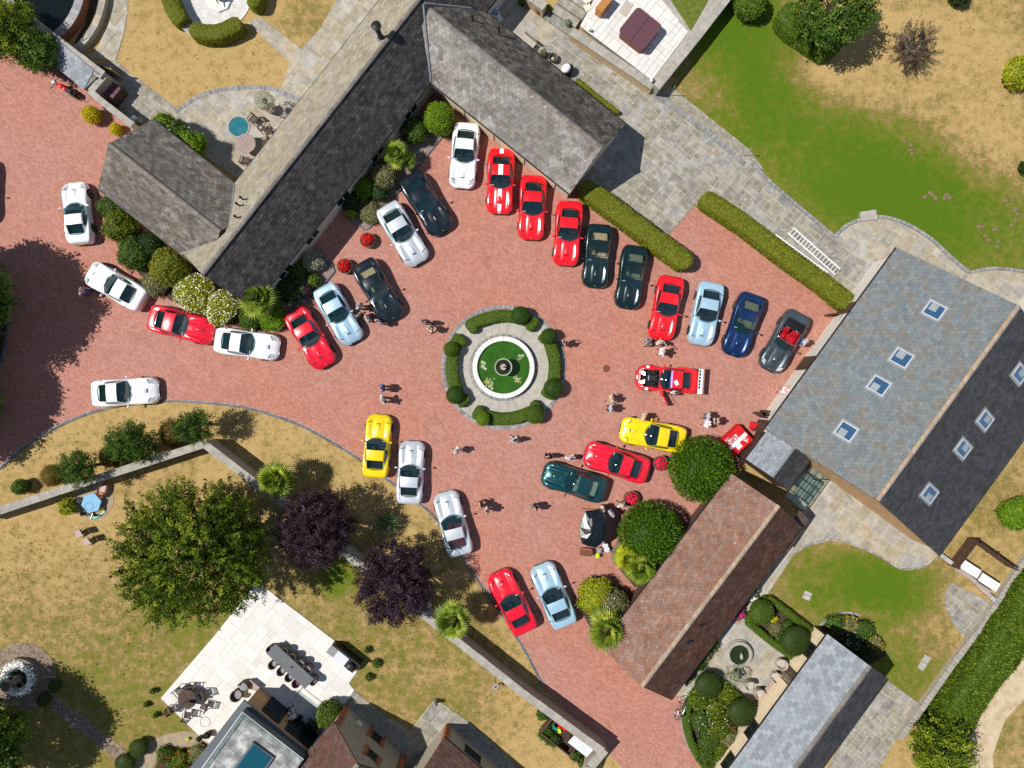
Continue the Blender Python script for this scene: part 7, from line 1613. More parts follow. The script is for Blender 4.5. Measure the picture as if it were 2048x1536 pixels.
for lb, x, y, r_ in (('black pot at the lower terrace corner', 415, 1470, .26), ('small dark pot beside the black pot', 398, 1478, .2)):
    t = put(lb, 'plant_pot', 'pot', x, y, 0, .03, 'pots at the terrace corner', h=.4); MB().lathe([(r_ * .7, 0), (r_, .42), (r_ * .85, .44), (r_ * .75, .3), (.02, .3)], (0, 0, 0), 18).build('pot', 'engine_black', t); link('plant', blob((0, 0, .42), (r_ * .6, r_ * .6, .15), 90, .1, 5), 'leaf_dark', t)
# round urn with white flowers
ur = put('stone basin ringed with white flowers around a stone urn', 'flower_basin', 'planter', 45, 1352, 0, .02)
MB().lathe([(1.42, 0), (1.42, .42), (1.22, .44), (1.18, .3), (.02, .3)], (0, 0, 0), 40).build('basin', 'stone_urn', ur); MB().lathe([(.62, .2), (.62, .36), (.02, .36)], (0, 0, 0), 30).build('water', 'garden_water', ur)
rng = np.random.default_rng(8); a = rng.uniform(0, 6.28, 2600); r_ = .98 + rng.normal(size=2600) * .13; P_ = np.stack([r_ * np.cos(a), r_ * np.sin(a), .48 + .16 * np.exp(-((r_ - .98) / .16) ** 2) + rng.normal(size=2600) * .03], 1); N_v = unit(np.stack([np.cos(a) * (r_ - .98) * 3, np.sin(a) * (r_ - .98) * 3, np.ones(2600)], 1))
q = leaves(P_, N_v, .09, .7, None, .9, rng); o = link('flowers', mesh_np(q[0], q[1], q[2]), 'flower_white', ur); o['kind'] = 'stuff'
q = leaves(P_ - np.array([0, 0, .1]), N_v, .09, .7, None, .6, rng); o = link('leaves', mesh_np(q[0], q[1], q[2]), 'leaf_silver', ur); o['kind'] = 'stuff'
MB().lathe([(.32, .3), (.30, .7), (.2, .8), (.18, 1.25), (.34, 1.4), (.38, 1.62), (.40, 1.68), (.30, 1.68), (.25, 1.5), (.02, 1.5)], (0, 0, 0), 22).build('urn', 'stone_urn', ur)
# toy corner by the wall
ty = sheet('toy_paving', [(150, 990), (190, 965), (225, 975), (228, 1010), (205, 1040), (165, 1035)], .02, 'sandy_earth')
sb = put('pale blue six sided sand table in the toy corner', 'sand_table', 'toy', 183, 1006, 12, .02, None, h=.4); hx = [(.74 * math.cos(k * 1.0472), .74 * math.sin(k * 1.0472)) for k in range(6)]
MB().prism(hx, .28, .42).build('lid', 'plastic_blue', sb); MB().prism([(x * .8, y * .8) for x, y in hx], 0, .28).build('base', 'plastic_blue', sb); MB().tube([(-.2 + .3 * math.cos(k * .3), -.22 + .3 * math.sin(k * .3), .43) for k in range(22)], .014, 5).build('hoop', 'plastic_blue', sb)
bt = put('pink toy boat lying by the garden wall', 'toy_boat', 'toy', 204, 980, 75, .02, None, h=.4)
V = [(.62 * math.cos(t), .32 * math.sin(t), z_) for z_, sc_ in ((0, .7), (.45, 1.0)) for t in [k * .524 for k in range(12)]]; MB().add([(x * (.75 if z_ == 0 else 1), y * (.75 if z_ == 0 else 1), z_) for x, y, z_ in V], [(k, (k + 1) % 12, 12 + (k + 1) % 12, 12 + k) for k in range(12)] + [tuple(range(11, -1, -1))]).build('hull', 'plastic_pink', bt)
MB().box((.1, 0, .25), (.5, .4, .2)).build('toys', 'wicker_pale', bt); MB().box((-.25, 0, .3), (.2, .3, .25)).build('seat', 'terracotta', bt)
for lb, nm, x, y, mt in (('small yellow bucket beside the sand table', 'bucket', 206, 1017, 'plastic_yellow'), ('small red bucket under the toy boat', 'bucket', 196, 989, 'plastic_red'), ('small white bucket left of the sand table', 'bucket', 161, 1001, 'white_paint'), ('black bucket below the sand table', 'bucket', 168, 1027, 'engine_black')):
    t = put(lb, nm, 'bucket', x, y, 0, .02, 'small buckets of the toy corner'); MB().lathe([(.10, 0), (.14, .24), (.15, .25), (.12, .22), (.10, .05), (.02, .05)], (0, 0, 0), 14).build('pail', mt, t); MB().tube([(.14 * math.cos(k * .4), 0, .24 + .12 * math.sin(k * .4)) for k in range(9)], .01, 5).build('handle', 'steel', t)
sc_ = put('turquoise toy scooter lying below the sand table', 'toy_scooter', 'toy', 194, 1034, 25, .02); MB().box((0, 0, .08), (.6, .14, .04)).build('deck', 'plastic_teal', sc_); MB().tube([(.3, 0, .1), (.45, .05, .12), (.75, .15, .12)], .02, 6).build('stem', 'steel', sc_); MB().tube([(.7, -.05, .13), (.8, .35, .13)], .02, 6).build('handlebar', 'plastic_teal', sc_); [MB().tube([(x, -.03, .07), (x, .03, .07)], .07, 12).build('wheel', 'rubber', sc_) for x in (-.3, .3)]
tr = put('black toy tricycle beside the sand table', 'toy_tricycle', 'toy', 185, 1027, -20, .02); MB().tube([(-.3, 0, .2), (.1, 0, .3), (.3, 0, .25)], .025, 6).build('frame', 'engine_black', tr); [MB().tube([(x, y - .03, .14), (x, y + .03, .14)], .14, 14).build('wheel', 'rubber', tr) for x, y in ((.3, 0), (-.3, .18), (-.3, -.18))]; MB().box((-.12, 0, .36), (.2, .16, .05)).build('seat', 'trim_black', tr); MB().tube([(.25, -.22, .5), (.28, .22, .5)], .02, 6).build('handlebar', 'steel', tr)
for lb, x, y, rt in (('pale wire lounge chair on the dry lawn nearer the sand table', 167, 1063, 30), ('pale wire lounge chair on the dry lawn farther from the sand table', 183, 1079, 30)):
    t = put(lb, 'wire_chair', 'chair', x, y, rt, 0, 'wire lounge chairs on the lawn')
    MB().box((-.12, 0, .38), (.5, .48, .02)).build('seat', 'wire_pink', t); mb = MB().add([(.14, -.24, .4), (.14, .24, .4), (.42, .24, .95), (.42, -.24, .95), (.16, -.24, .4), (.16, .24, .4), (.44, .24, .95), (.44, -.24, .95)], [(0, 1, 2, 3), (7, 6, 5, 4), (0, 3, 7, 4), (1, 5, 6, 2)]); mb.build('backrest', 'leaf_brown' if False else 'rattan', t)
    for sx in (-.35, .15):
        for sy in (-.24, .24): MB().tube([(sx, sy, 0), (sx, sy, .38)], .014, 5).build('leg', 'steel', t)
ar = put('round archery target on a wooden stand by the garden wall', 'archery_target', 'target', 991, 1363, 20, 0)
for k, (r_, mt) in enumerate(((.28, 'wicker_pale'), (.2, 'white_paint'), (.12, 'terracotta'), (.05, 'plastic_red'))):
    o = MB().lathe([(r_, 0), (r_, .03 + .006 * k)], (0, 0, 0), 24).build('ring', mt, ar); o.location = (0, 0, .85); o.rotation_euler = (math.radians(20), math.radians(30), 0)
for a in ((-.2, -.1), (.3, -.15), (.1, .3)): MB().tube([(a[0] * 1.5, a[1] * 1.5, 0), (0, 0, .9)], .025, 6).build('leg', 'teak_dark', ar)
# planter boxes and small shed behind the garden wall
pb = put('dark wooden planter box with bright toys behind the garden wall', 'planter_box', 'planter', 1122, 1462, math.degrees(A35), 0)
for c, sz in (((0, .75, .4), (2.6, .08, .8)), ((0, -.75, .4), (2.6, .08, .8)), ((-1.3, 0, .4), (.08, 1.4, .8)), ((1.3, 0, .4), (.08, 1.4, .8))): MB().box(c, sz).build('side', 'dark_wood', pb)
MB().box((0, 0, .12), (2.5, 1.4, .1)).build('soil', 'soil', pb)
for lb, x, y, mt in (('red toy truck in the dark planter box', 1120, 1454, 'plastic_red'), ('second red toy beside the red truck in the planter box', 1128, 1460, 'plastic_red'), ('green toy in the dark planter box', 1110, 1459, 'plastic_green'), ('yellow toy in the dark planter box', 1119, 1464, 'plastic_lime')):
    t = put(lb, 'toy_truck', 'toy', x, y, random.uniform(0, 180), .2, 'toys in the planter box', h=.6); MB().box((0, 0, .12), (.42, .22, .14)).build('body', mt, t); MB().box((.1, 0, .26), (.16, .2, .16)).build('cab', mt, t); [MB().tube([(x_, y_ - .02, .06), (x_, y_ + .02, .06)], .06, 10).build('wheel', 'rubber', t) for x_ in (-.13, .13) for y_ in (-.12, .12)]
sd = put('small dark shed with ribbed white roof by the garden wall', 'garden_shed', 'shed', 1163, 1488, math.degrees(A35) , 0, None, h=1.1)
MB().box((0, 0, .55), (1.5, .8, 1.1)).build('wall', 'dark_wood', sd); rf = MB().add([(-.85, -.5, 1.1), (.85, -.5, 1.1), (.85, .5, 1.3), (-.85, .5, 1.3), (-.85, -.5, 1.15), (.85, -.5, 1.15), (.85, .5, 1.35), (-.85, .5, 1.35)], [(3, 2, 1, 0), (4, 5, 6, 7), (0, 1, 5, 4), (1, 2, 6, 5), (2, 3, 7, 6), (3, 0, 4, 7)]).build('roof', 'aluminium', sd)
for k in range(5): MB().add([(-.84, -.42 + k * .2, 1.168 + k * .04), (.84, -.42 + k * .2, 1.168 + k * .04), (.84, -.39 + k * .2, 1.205 + k * .04), (-.84, -.39 + k * .2, 1.205 + k * .04), (.84, -.36 + k * .2, 1.18 + k * .04), (-.84, -.36 + k * .2, 1.18 + k * .04)], [(0, 1, 2, 3), (3, 2, 4, 5)]).build('rib', 'white_paint', rf)
pb2 = put('empty dark timber bed edging beside the small white roofed shed', 'raised_bed', 'planter', 1168, 1508, math.degrees(A35), 0)
for c, sz in (((0, -.5, .3), (2.4, .07, .6)), ((-1.2, .2, .3), (.07, 1.3, .6))): MB().box(c, sz).build('side', 'dark_wood', pb2)
# barrels of flowers
def barrel(label, px, py, mt):
    r = put(label, 'flower_barrel', 'planter', px, py, 0, .02, 'barrels of red flowers', h=.5)
    for k in range(18):
        a = 2 * math.pi * k / 18; o = MB().add([(.44, -.075, 0), (.47, -.075, 0), (.47, .075, 0), (.44, .075, 0), (.52, -.09, .5), (.56, -.09, .5), (.56, .09, .5), (.52, .09, .5)], [(3, 2, 1, 0), (4, 5, 6, 7), (0, 1, 5, 4), (1, 2, 6, 5), (2, 3, 7, 6), (3, 0, 4, 7)]).build('stave', 'barrel_wood', r); o.rotation_euler = (0, 0, a)
    MB().lathe([(.45, .05), (.5, .40), (.02, .42)], (0, 0, 0), 24).build('soil', 'soil', r)
    for z_ in (.12, .40): MB().lathe([(.462 + z_ * .16, z_), (.505 + z_ * .13, z_), (.505 + z_ * .13, z_ + .05), (.462 + z_ * .16, z_ + .05)], (0, 0, 0), 28).build('hoop', 'black_iron', r)
    link('leaves', blob((0, 0, .5), (.40, .40, .26), 260, .12, int(px)), 'leaf_mid', r)
    rng = np.random.default_rng(int(px)); d = unit(rng.normal(size=(700, 3))); d = d[d[:, 2] > -.05][:330]; P = np.array([0, 0, .5]) + d * np.array([.43, .43, .32]); q = leaves(P, d, .10, .8, None, .95, rng, .4); o = link('flowers', mesh_np(q[0], q[1], q[2]), mt, r); o['kind'] = 'stuff'
barrel('barrel of dark red flowers beside the silver coupe tail', 735, 480, 'flower_red'); barrel('barrel of dark red flowers behind the black coupe by the bed', 689, 532, 'flower_red'); barrel('barrel of crimson flowers behind the red coupe near the ball tree', 1322, 927, 'flower_crimson'); barrel('barrel of crimson flowers behind the teal coupe', 1263, 998, 'flower_crimson')
# black canopy with boxes
cn = put('glossy black plastic canopy over a catering stand', 'canopy', 'canopy', 1187, 1058, -6, .02, None, h=2.0)
V, F = [], []; n = 14; rr_ = random.Random(4)
for k, (q, z_) in enumerate(((1.0, 1.72), (.97, 1.95), (.62, 2.12), (.25, 2.2))):
    for i in range(n): a = 2 * math.pi * i / n; w_ = 1 + (.05 if i % 2 else -.03) * (k < 2); V.append((.95 * q * w_ * math.copysign(abs(math.cos(a)) ** .8, math.cos(a)) + rr_.uniform(-.03, .03), 1.32 * q * w_ * math.copysign(abs(math.sin(a)) ** .8, math.sin(a)) + rr_.uniform(-.03, .03), z_ + rr_.uniform(-.03, .03)))
for k in range(3): F += [(k * n + i, k * n + (i + 1) % n, (k + 1) * n + (i + 1) % n, (k + 1) * n + i) for i in range(n)]
F.append(tuple(3 * n + i for i in range(n))); link('sheet', mesh(V, F), 'tarp_black', cn)
for sx in (-.7, .7):
    for sy in (-1.0, 1.0): MB().tube([(sx, sy, 0), (sx, sy, 1.9)], .025, 6).build('pole', 'steel', cn)
bx_ = put('brown chest beside the black canopy', 'chest', 'box', 1173, 1106, -5, .02, None, h=.5); MB().box((0, 0, .22), (.8, .42, .44)).build('body', 'chest_brown', bx_); MB().box((0, 0, .46), (.84, .46, .05)).build('lid', 'chest_brown', bx_); MB().box((0, .26, .3), (.7, .08, .3)).build('strap', 'terracotta', bx_)
for lb, x, y, mt in (('white rubbish bag beside the black canopy', 1200, 1101, 'canvas_grey'), ('yellow bag beside the brown chest', 1196, 1112, 'plastic_lime')):
    t = put(lb, 'bag', 'bag', x, y, 0, .02, 'bags by the canopy', h=.3); link('sack', blob((0, 0, .2), (.22, .25, .24), 40, .02, int(x), .3), mt, t); MB().tube([(0, 0, .4), (.03, 0, .52)], [.03, .06], 7).build('knot', mt, t)
for lb, x, y in (('white bucket with lid beside the canopy', 1213, 1098), ('white bucket behind the canopy', 1210, 1090)):
    t = put(lb, 'lidded_bucket', 'bucket', x, y, 0, .02, 'white buckets by the canopy', h=.3); MB().lathe([(.15, 0), (.2, .4)], (0, 0, 0), 18).build('pail', 'white_paint', t); MB().lathe([(.21, .4), (.21, .43), (.14, .44)], (0, 0, 0), 18).build('lid', 'aluminium', t)
# red stall by the link roof
tb = put('merchandise table under a red cloth with white lettering band', 'stall_table', 'table', 1474, 881, 43, .02, None, h=.75); tb.scale = (1.2, 1.2, 1)
MB().box((0, 0, .40), (1.5, 1.25, .74), taper=.98).build('cloth', 'cloth_red', tb); MB().box((.0, -.06, .778), (1.36, .24, .006)).build('white_band', 'white_paint', tb); MB().box((-.15, -.32, .778), (.34, .3, .006)).build('white_panel', 'white_paint', tb)
for k in range(12): MB().box((-.5 + .16 * (k % 5), .16 + .15 * (k // 5), .782), (.13, .10, .012), random.uniform(-.2, .2)).build('leaflet', ('white_paint', 'cloth_pinkish', 'canvas_grey')[k % 3], tb)
for k, (x, y, w_, h_) in enumerate(((.35, -.35, .06, .3), (.45, -.38, .2, .06), (.42, -.25, .16, .05))): MB().box((x, y, .779), (w_, h_, .006), .3).build('lettering', 'white_paint', tb)
rc_ = put('red folding chair by the barn gate', 'folding_chair', 'chair', 1508, 852, 80, .02, None, h=.6); MB().box((0, 0, .44), (.5, .55, .03)).build('seat', 'cloth_red', rc_); MB().box((-.26, 0, .75), (.03, .55, .6)).build('backrest', 'cloth_red', rc_); [MB().tube([(sx, sy, 0), (sx, sy, .44)], .016, 6).build('leg', 'steel', rc_) for sx in (-.24, .24) for sy in (-.25, .25)]
def gate(label, px0, px1, h, name='wooden_gate', mat='dark_wood', slat=.16, base=0.03):
    a, b = G(*px0), G(*px1); d = b - a; L = d.length; r = thing(name, label, 'gate', (a.x, a.y, base), math.atan2(d.y, d.x), None)
    for k in range(max(2, int(L / slat))): MB().box(((k + .5) * L / int(L / slat), 0, h / 2), (slat - .02, .035, h)).build('board', mat, r)
    for z_ in (.25, h - .25): MB().box((L / 2, .035, z_), (L, .04, .1)).build('rail', mat, r)
    for x in (0, L): MB().box((x, .02, h / 2 + .05), (.12, .12, h + .1)).build('post', mat, r)
    return r
gate('dark wooden gate between the hedge and the slate barn', (1650, 632), (1690, 628), 1.3); gate('dark slatted gate at the barn corner near the stall', (1506, 826), (1545, 850), 1.5); gate('dark slatted gate leaf beside the red folding chair', (1520, 822), (1540, 862), 1.4)
gate('dark gate leaf behind the bins near the log store', (212, 200), (232, 232), 1.5); gate('second dark gate leaf near the tiled wing', (232, 212), (262, 246), 1.5); gate('pale wooden gate leaf standing open beside the log store', (212, 142), (245, 157), 1.4, mat='oak_board')
bn_ = put('brown lidded bin store beside the log store wall', 'bin_store', 'bin', 222, 182, math.degrees(A35) + 90, .03, None, h=1.1); MB().box((0, 0, .5), (1.2, .8, 1.0)).build('body', 'dark_wood', bn_); [MB().box((x, 0, 1.03), (.55, .84, .06)).build('lid', 'cover_maroon', bn_) for x in (-.3, .3)]
bn_ = put('round grey bin behind the log store wall', 'round_bin', 'bin', 202, 170, 0, .03, None, h=.9); MB().lathe([(.25, 0), (.3, .8)], (0, 0, 0), 20).build('body', 'engine_black', bn_); MB().lathe([(.32, .8), (.32, .84), (.1, .9)], (0, 0, 0), 20).build('lid', 'stone_urn', bn_)
for lb, x, y in (('white rubbish sack by the tiled wing corner', 267, 238), ('grey white rubbish sack beside the white sack', 277, 240)): t = put(lb, 'rubbish_sack', 'bag', x, y, 0, .03, 'sacks by the gate', h=.4); link('sack', blob((0, 0, .28), (.26, .26, .32), 40, .02, int(x), .25), 'canvas_grey' if x > 270 else 'white_paint', t); MB().tube([(0, 0, .55), (.03, 0, .68)], [.03, .07], 7).build('knot', 'white_paint', t)
# hot tub and terrace items
tub = put('square hot tub under a folded maroon cover', 'hot_tub', 'hot tub', 1281, 57, math.degrees(A35), .95, None, h=1.75)
def rsq(w, r, n=6): return [(sx * (w - r) + r * math.cos(a0 + k * math.pi / 2 / n), sy * (w - r) + r * math.sin(a0 + k * math.pi / 2 / n)) for sx, sy, a0 in ((1, 1, 0), (-1, 1, math.pi / 2), (-1, -1, math.pi), (1, -1, 1.5 * math.pi)) for k in range(n + 1)]
MB().prism([(x * .96, y * .96) for x, y in rsq(1.12, .3)], 0, .72).build('body', 'chest_brown', tub)
for s in (-1, 1):
    q = clip_half(rsq(1.13, .3), -s, 0, -.006); MB().prism(q, .73, .82).build('cover_half', 'cover_maroon', tub, bevel=.03)
wb = put('orange wooden cabinet on the white hot tub terrace', 'wooden_cabinet', 'cabinet', 1208, 10, 52, .95, None, h=1.5); MB().box((0, 0, .4), (1.3, .5, .8)).build('body', 'oak_orange', wb); MB().box((0, 0, .83), (1.36, .56, .05)).build('top', 'oak_orange', wb); [MB().box((x, -.26, .4), (.6, .03, .7)).build('door', 'oak_orange', wb) for x in (-.32, .32)]
mt_ = sheet('step_mat', [(1233, 38), (1248, 14), (1262, 24), (1247, 48)], .985, 'wicker_pale', kind=None, th=.02); tag(mt_, 'beige mat beside the hot tub', 'mat')
for lb, x, y in (('white globe lamp at the terrace corner by the wall', 1303, 162), ('white globe lamp at the near terrace corner', 1179, 59)):
    t = put(lb, 'globe_lamp', 'lamp', x, y, 0, .95, 'globe lamps of the hot tub terrace', h=1.2); MB().lathe([(.04, 0), (.03, .2)], (0, 0, 0), 10).build('stem', 'steel', t); MB().lathe([(.03, .18), (.10, .26), (.12, .32), (.08, .40), (.02, .43)], (0, 0, 0), 16).build('globe', 'white_paint', t, smooth=True)
# back yard
def pot(label, px, py, r_, mt, lf, group='pots in the back yard'):
    t = put(label, 'plant_pot', 'pot', px, py, 0, .05, group, h=.35); MB().lathe([(r_ * .7, 0), (r_, .32), (r_ * 1.08, .34), (r_ * .9, .34), (r_ * .8, .26), (.02, .26)], (0, 0, 0), 18).build('pot', mt, t); link('plant', blob((0, 0, .42), (r_ * .9, r_ * .9, .22), 160, .10, int(px), .25), lf, t)
pot('terracotta pot beside the short sandstone wall', 1076, 20, .24, 'terracotta', 'leaf_olive'); pot('terracotta pot at the foot of the stone steps', 1097, 17, .24, 'terracotta', 'leaf_bright'); pot('terracotta pot at the sandstone wall end', 1145, 73, .24, 'terracotta', 'leaf_bright'); pot('dark pot against the slate wing back wall', 1087, 107, .24, 'engine_black', 'leaf_olive'); pot('pot with grey bush at the step side', 1135, 47, .22, 'stone_urn', 'leaf_silver'); pot('green plant pot at the yard top edge', 1045, 2, .3, 'engine_black', 'leaf_bright')
t = put('round brown fire basket in the back yard', 'fire_basket', 'fire pit', 1106, 115, 0, .05, None, h=.4); MB().lathe([(.22, 0), (.32, .4), (.34, .42), (.27, .40), (.18, .1), (.02, .1)], (0, 0, 0), 22).build('bowl', 'rattan', t); MB().lathe([(.12, .1), (.12, .2), (.02, .25)], (0, 0, 0), 12).build('ashes', 'concrete', t)
t = put('white cushioned egg chair in the back yard', 'egg_chair', 'chair', 1136, 137, 30, .05, None, h=.7); link('shell', blob((0, 0, .5), (.5, .42, .45), 30, .02, 3, .02), 'engine_black', t); link('cushion', blob((-.12, .05, .72), (.42, .34, .3), 30, .02, 4, .05), 'white_paint', t); MB().lathe([(.35, 0), (.3, .08)], (0, 0, 0), 16).build('base', 'black_iron', t)
t = put('curved wooden bench end by the slate wing', 'garden_bench', 'bench', 1056, 84, math.degrees(A35), .05, None, h=.5); [MB().box((0, -.25 + .12 * k, .44), (1.1, .1, .03)).build('slat', 'wicker_pale', t) for k in range(5)]; [MB().box((sx, sy, .2), (.07, .07, .42)).build('leg', 'teak_dark', t) for sx in (-.5, .5) for sy in (-.22, .22)]; MB().box((0, .32, .7), (1.1, .05, .4)).build('backrest', 'teak_grey', t)
t = put('white trolley table with tools by the slate wing', 'trolley_table', 'table', 992, 28, -60, .05, None, h=.8); MB().box((0, 0, .72), (1.2, .5, .05)).build('tabletop', 'white_paint', t); [MB().box((sx, sy, .35), (.05, .05, .7)).build('leg', 'steel', t) for sx in (-.5, .5) for sy in (-.2, .2)]; MB().box((.3, 0, .82), (.3, .26, .14)).build('radio', 'aluminium', t); MB().box((-.2, 0, .80), (.4, .35, .1)).build('tray', 'plastic_blue', t); MB().tube([(.1, .05, .75), (.1, .05, .95)], .06, 10).build('can', 'plastic_red', t)
t = put('pale loose flagstone leaning by the sandstone wall', 'loose_slab', 'slab', 1157, 86, 12, .05); MB().box((0, 0, .05), (.62, .5, .06)).build('slab', 'sandstone_wall', t); MB().box((.08, -.05, .11), (.5, .45, .05), .2).build('upper_slab', 'sandstone_wall', t)
t = put('two pale loose flagstones on the terrace corner', 'loose_slab', 'slab', 1175, 14, 30, .95, None, h=1.0); MB().box((0, 0, .03), (.5, .5, .05)).build('slab', 'cream_flag', t); MB().box((.2, .45, .03), (.45, .5, .05), .3).build('upper_slab', 'cream_flag', t)
# west patio
pp = put('round plunge pool of bright blue water in the patio', 'plunge_pool', 'pool', 478, 254, 0, .045); MB().lathe([(.80, 0), (.80, .05), (.72, .05), (.70, .01), (.02, .01)], (0, 0, 0), 40).build('rim', 'ring_flag', pp); MB().lathe([(.70, .015), (.70, .03), (.02, .03)], (0, 0, 0), 40).build('water', 'blue_water', pp)
round_table('round weathered teak table beside the plunge pool', 492, 287, .70, 'teak_grey', .75, rot=35)
for lb, x, y, rt in (('dark wooden chair nearest the plunge pool', 506, 238, -130), ('dark wooden chair beside the house eaves', 531, 284, -170), ('wooden chair below the round teak table', 489, 321, 80)): slat_chair(lb, x, y, rt, 'chairs of the west patio', cush=None)
t = put('small dark side table with a white mug', 'side_table', 'table', 522, 256, 45, .045, None, h=.5); MB().box((0, 0, .46), (.45, .45, .03)).build('tabletop', 'teak_dark', t); [MB().box((sx, sy, .22), (.04, .04, .45)).build('leg', 'teak_dark', t) for sx in (-.19, .19) for sy in (-.19, .19)]; MB().lathe([(.07, .475), (.08, .56), (.06, .56), (.05, .5)], (0, 0, 0), 14).build('mug', 'white_paint', t)
slat_chair('dark wooden chair next to the white mug table', 538, 262, -160, 'chairs of the west patio')
t = put('silver leaved olive tree in a large dark pot', 'potted_olive', 'tree', 546, 222, 0, .045); MB().lathe([(.28, 0), (.38, .5), (.40, .55), (.33, .55), (.02, .45)], (0, 0, 0), 20).build('pot', 'stone_urn', t); MB().tube([(0, 0, .4), (.03, .02, 1.4)], [.06, .04], 8).build('trunk', 'bark_pale', t); link('crown', blob((0, 0, 1.7), (.62, .62, .6), 1100, .10, 9, .25, core=.35), 'leaf_silver', t)
t = put('dark statue on a plinth in the mosaic circle', 'statue', 'statue', 438, 0, 0, .03); MB().lathe([(.95, 0), (.95, .12), (.8, .14), (.02, .14)], (0, 0, 0), 8).build('plinth', 'pale_stone', t); link('figure', grow_blob := blob((0, 0, .75), (.34, .26, .6), 60, .03, 12, .2), 'engine_black', t); MB().tube([(.05, -.25, .7), (.2, -.6, .55)], [.06, .03], 8).build('spout', 'engine_black', t)
mo = tag(MB().lathe([(2.55, -.02), (2.55, .03)], G(432, -12), 56).build('mosaic_circle', 'mosaic'), 'pale cobbled mosaic circle in the upper garden', None, None, 'structure'); o = setts(arc_path(G(432, -12), 2.56, 0, 2 * math.pi, .05), .14, .3, 0, .05).build('rim', 'pale_stone', mo)
for x, y in ((412, 28), (452, 34), (478, 2), (432, 50)):
    c = G(x, y); hx = [(c.x + .27 * math.cos(k * 1.0472 + .3), c.y + .27 * math.sin(k * 1.0472 + .3)) for k in range(6)]; MB().prism(hx, 0, .045).build('hexagon', 'pale_stone', mo); MB().prism([(c.x + (a - c.x) * .55, c.y + (b - c.y) * .55) for a, b in hx], 0, .052).build('hexagon_inset', 'mosaic', mo)
t = put('grey stone trough bench in the hedge gap', 'stone_bench', 'bench', 381, 62, -42, 0); MB().box((0, 0, .22), (1.5, .5, .44)).build('base', 'coping_stone', t); MB().box((0, 0, .46), (1.6, .6, .08)).build('top', 'ring_flag', t); MB().box((.1, 0, .505), (.9, .34, .02)).build('gravel_inset', 'grey_sett', t)
# lower right
for lb, x, y in (('white covered bench table nearer the slate barn', 1940, 1138), ('white covered bench table nearer the long hedge', 1978, 1165)):
    t = put(lb, 'covered_table', 'table', x, y, -33, 0, 'white covered tables', h=.7); MB().box((0, 0, .70), (1.5, .62, .05)).build('cover', 'white_paint', t); MB().box((0, .34, .5), (1.5, .03, .4)).build('cover_drop', 'white_paint', t); [MB().box((sx, 0, .35), (.08, .5, .66)).build('leg', 'teak_grey', t) for sx in (-.6, .6)]; MB().box((0, -.5, .4), (1.4, .25, .05)).build('seat', 'teak_grey', t)
def fence(label, pts, h, mat='dark_wood'):
    P_ = [G(*q) for q in pts]; r = thing('board_fence', label, 'fence', P_[0]); inv = Matrix.Translation(-r.location)
    for a, b in zip(P_, P_[1:]):
        d = b - a; L = d.length; an = math.atan2(d.y, d.x)
        for k in range(int(h / .2)):
            o = MB().box(((a.x + b.x) / 2, (a.y + b.y) / 2, .1 + k * .2), (L, .045, .185), an).build('board', mat, r); o.matrix_parent_inverse = inv
        n = max(1, int(L / 1.6))
        for k in range(n + 1): q = a + d * (k / n); o = MB().box((q.x, q.y, h / 2), (.11, .11, h + .06), an).build('post', mat, r); o.matrix_parent_inverse = inv
    return r
fence('dark stained board screen around the white covered tables', [(1896, 1128), (1935, 1076), (2010, 1130)], 1.3)
wall('dry_stone_wall', 'low pale dry stone wall beside the long hedge', [(2060, 1108), (2036, 1144), (1996, 1204), (1966, 1254), (1936, 1290), (1896, 1344), (1852, 1407), (1800, 1478)], .36, .45, 'flint_wall', 'coping_stone', .02, stone=.3)
wall('patio_kerb_wall', 'low brown kerb wall between lawn and covered tables', [(1882, 1110), (1935, 1150), (1998, 1208)], .25, .4, 'red_quoin', 'concrete', .02, stone=.25)
gf = put('round stone garden fountain pool with a carved fish', 'garden_fountain', 'fountain', 1476, 1306, 0, .044); MB().lathe([(1.02, 0), (1.02, .12), (.95, .14), (.95, .3), (.85, .34), (.72, .34), (.68, .2), (.02, .15)], (0, 0, 0), 40).build('basin', 'coping_stone', gf); MB().lathe([(.69, .2), (.69, .25), (.02, .25)], (0, 0, 0), 36).build('water', 'garden_water', gf); link('carving', blob((.1, -.05, .4), (.12, .26, .2), 40, .03, 2, .25), 'concrete', gf)
for lb, x, y, rt in (('pale wicker armchair nearest the garden fountain court corner', 1500, 1372, -60), ('pale wicker armchair beside the rose bed hedge', 1519, 1388, -60), ('pale wicker armchair by the timber house window', 1564, 1329, 150), ('pale wicker armchair between house and fountain', 1553, 1356, 130)):
    c = tub_chair(lb, x, y, rt, 'wicker armchairs of the fountain court', 'wicker_pale', 'wicker_pale'); c.scale = (1.25, 1.25, 1)
t = put('low pale bench along the timber house wall', 'low_bench', 'bench', 1536, 1377, 52, .044, None, h=.4); MB().box((0, 0, .40), (1.5, .4, .06)).build('seat', 'teak_grey', t); [MB().box((sx, 0, .19), (.08, .34, .38)).build('leg', 'teak_grey', t) for sx in (-.65, .65)]
for lb, x, y, w_, h_, rt in (('pale two part stone cover in the lower lawn', 1848, 1325, .5, 1.15, -32), ('small worn stone cover in the lower lawn', 1614, 1191, .55, .6, -25)):
    t = put(lb, 'drain_cover', 'drain cover', x, y, rt, 0, 'stone covers in the lower lawn'); [MB().box((0, s * h_ / 4, .015), (w_, h_ / 2 - .02, .05)).build('slab', 'concrete', t) for s in (-1, 1)]
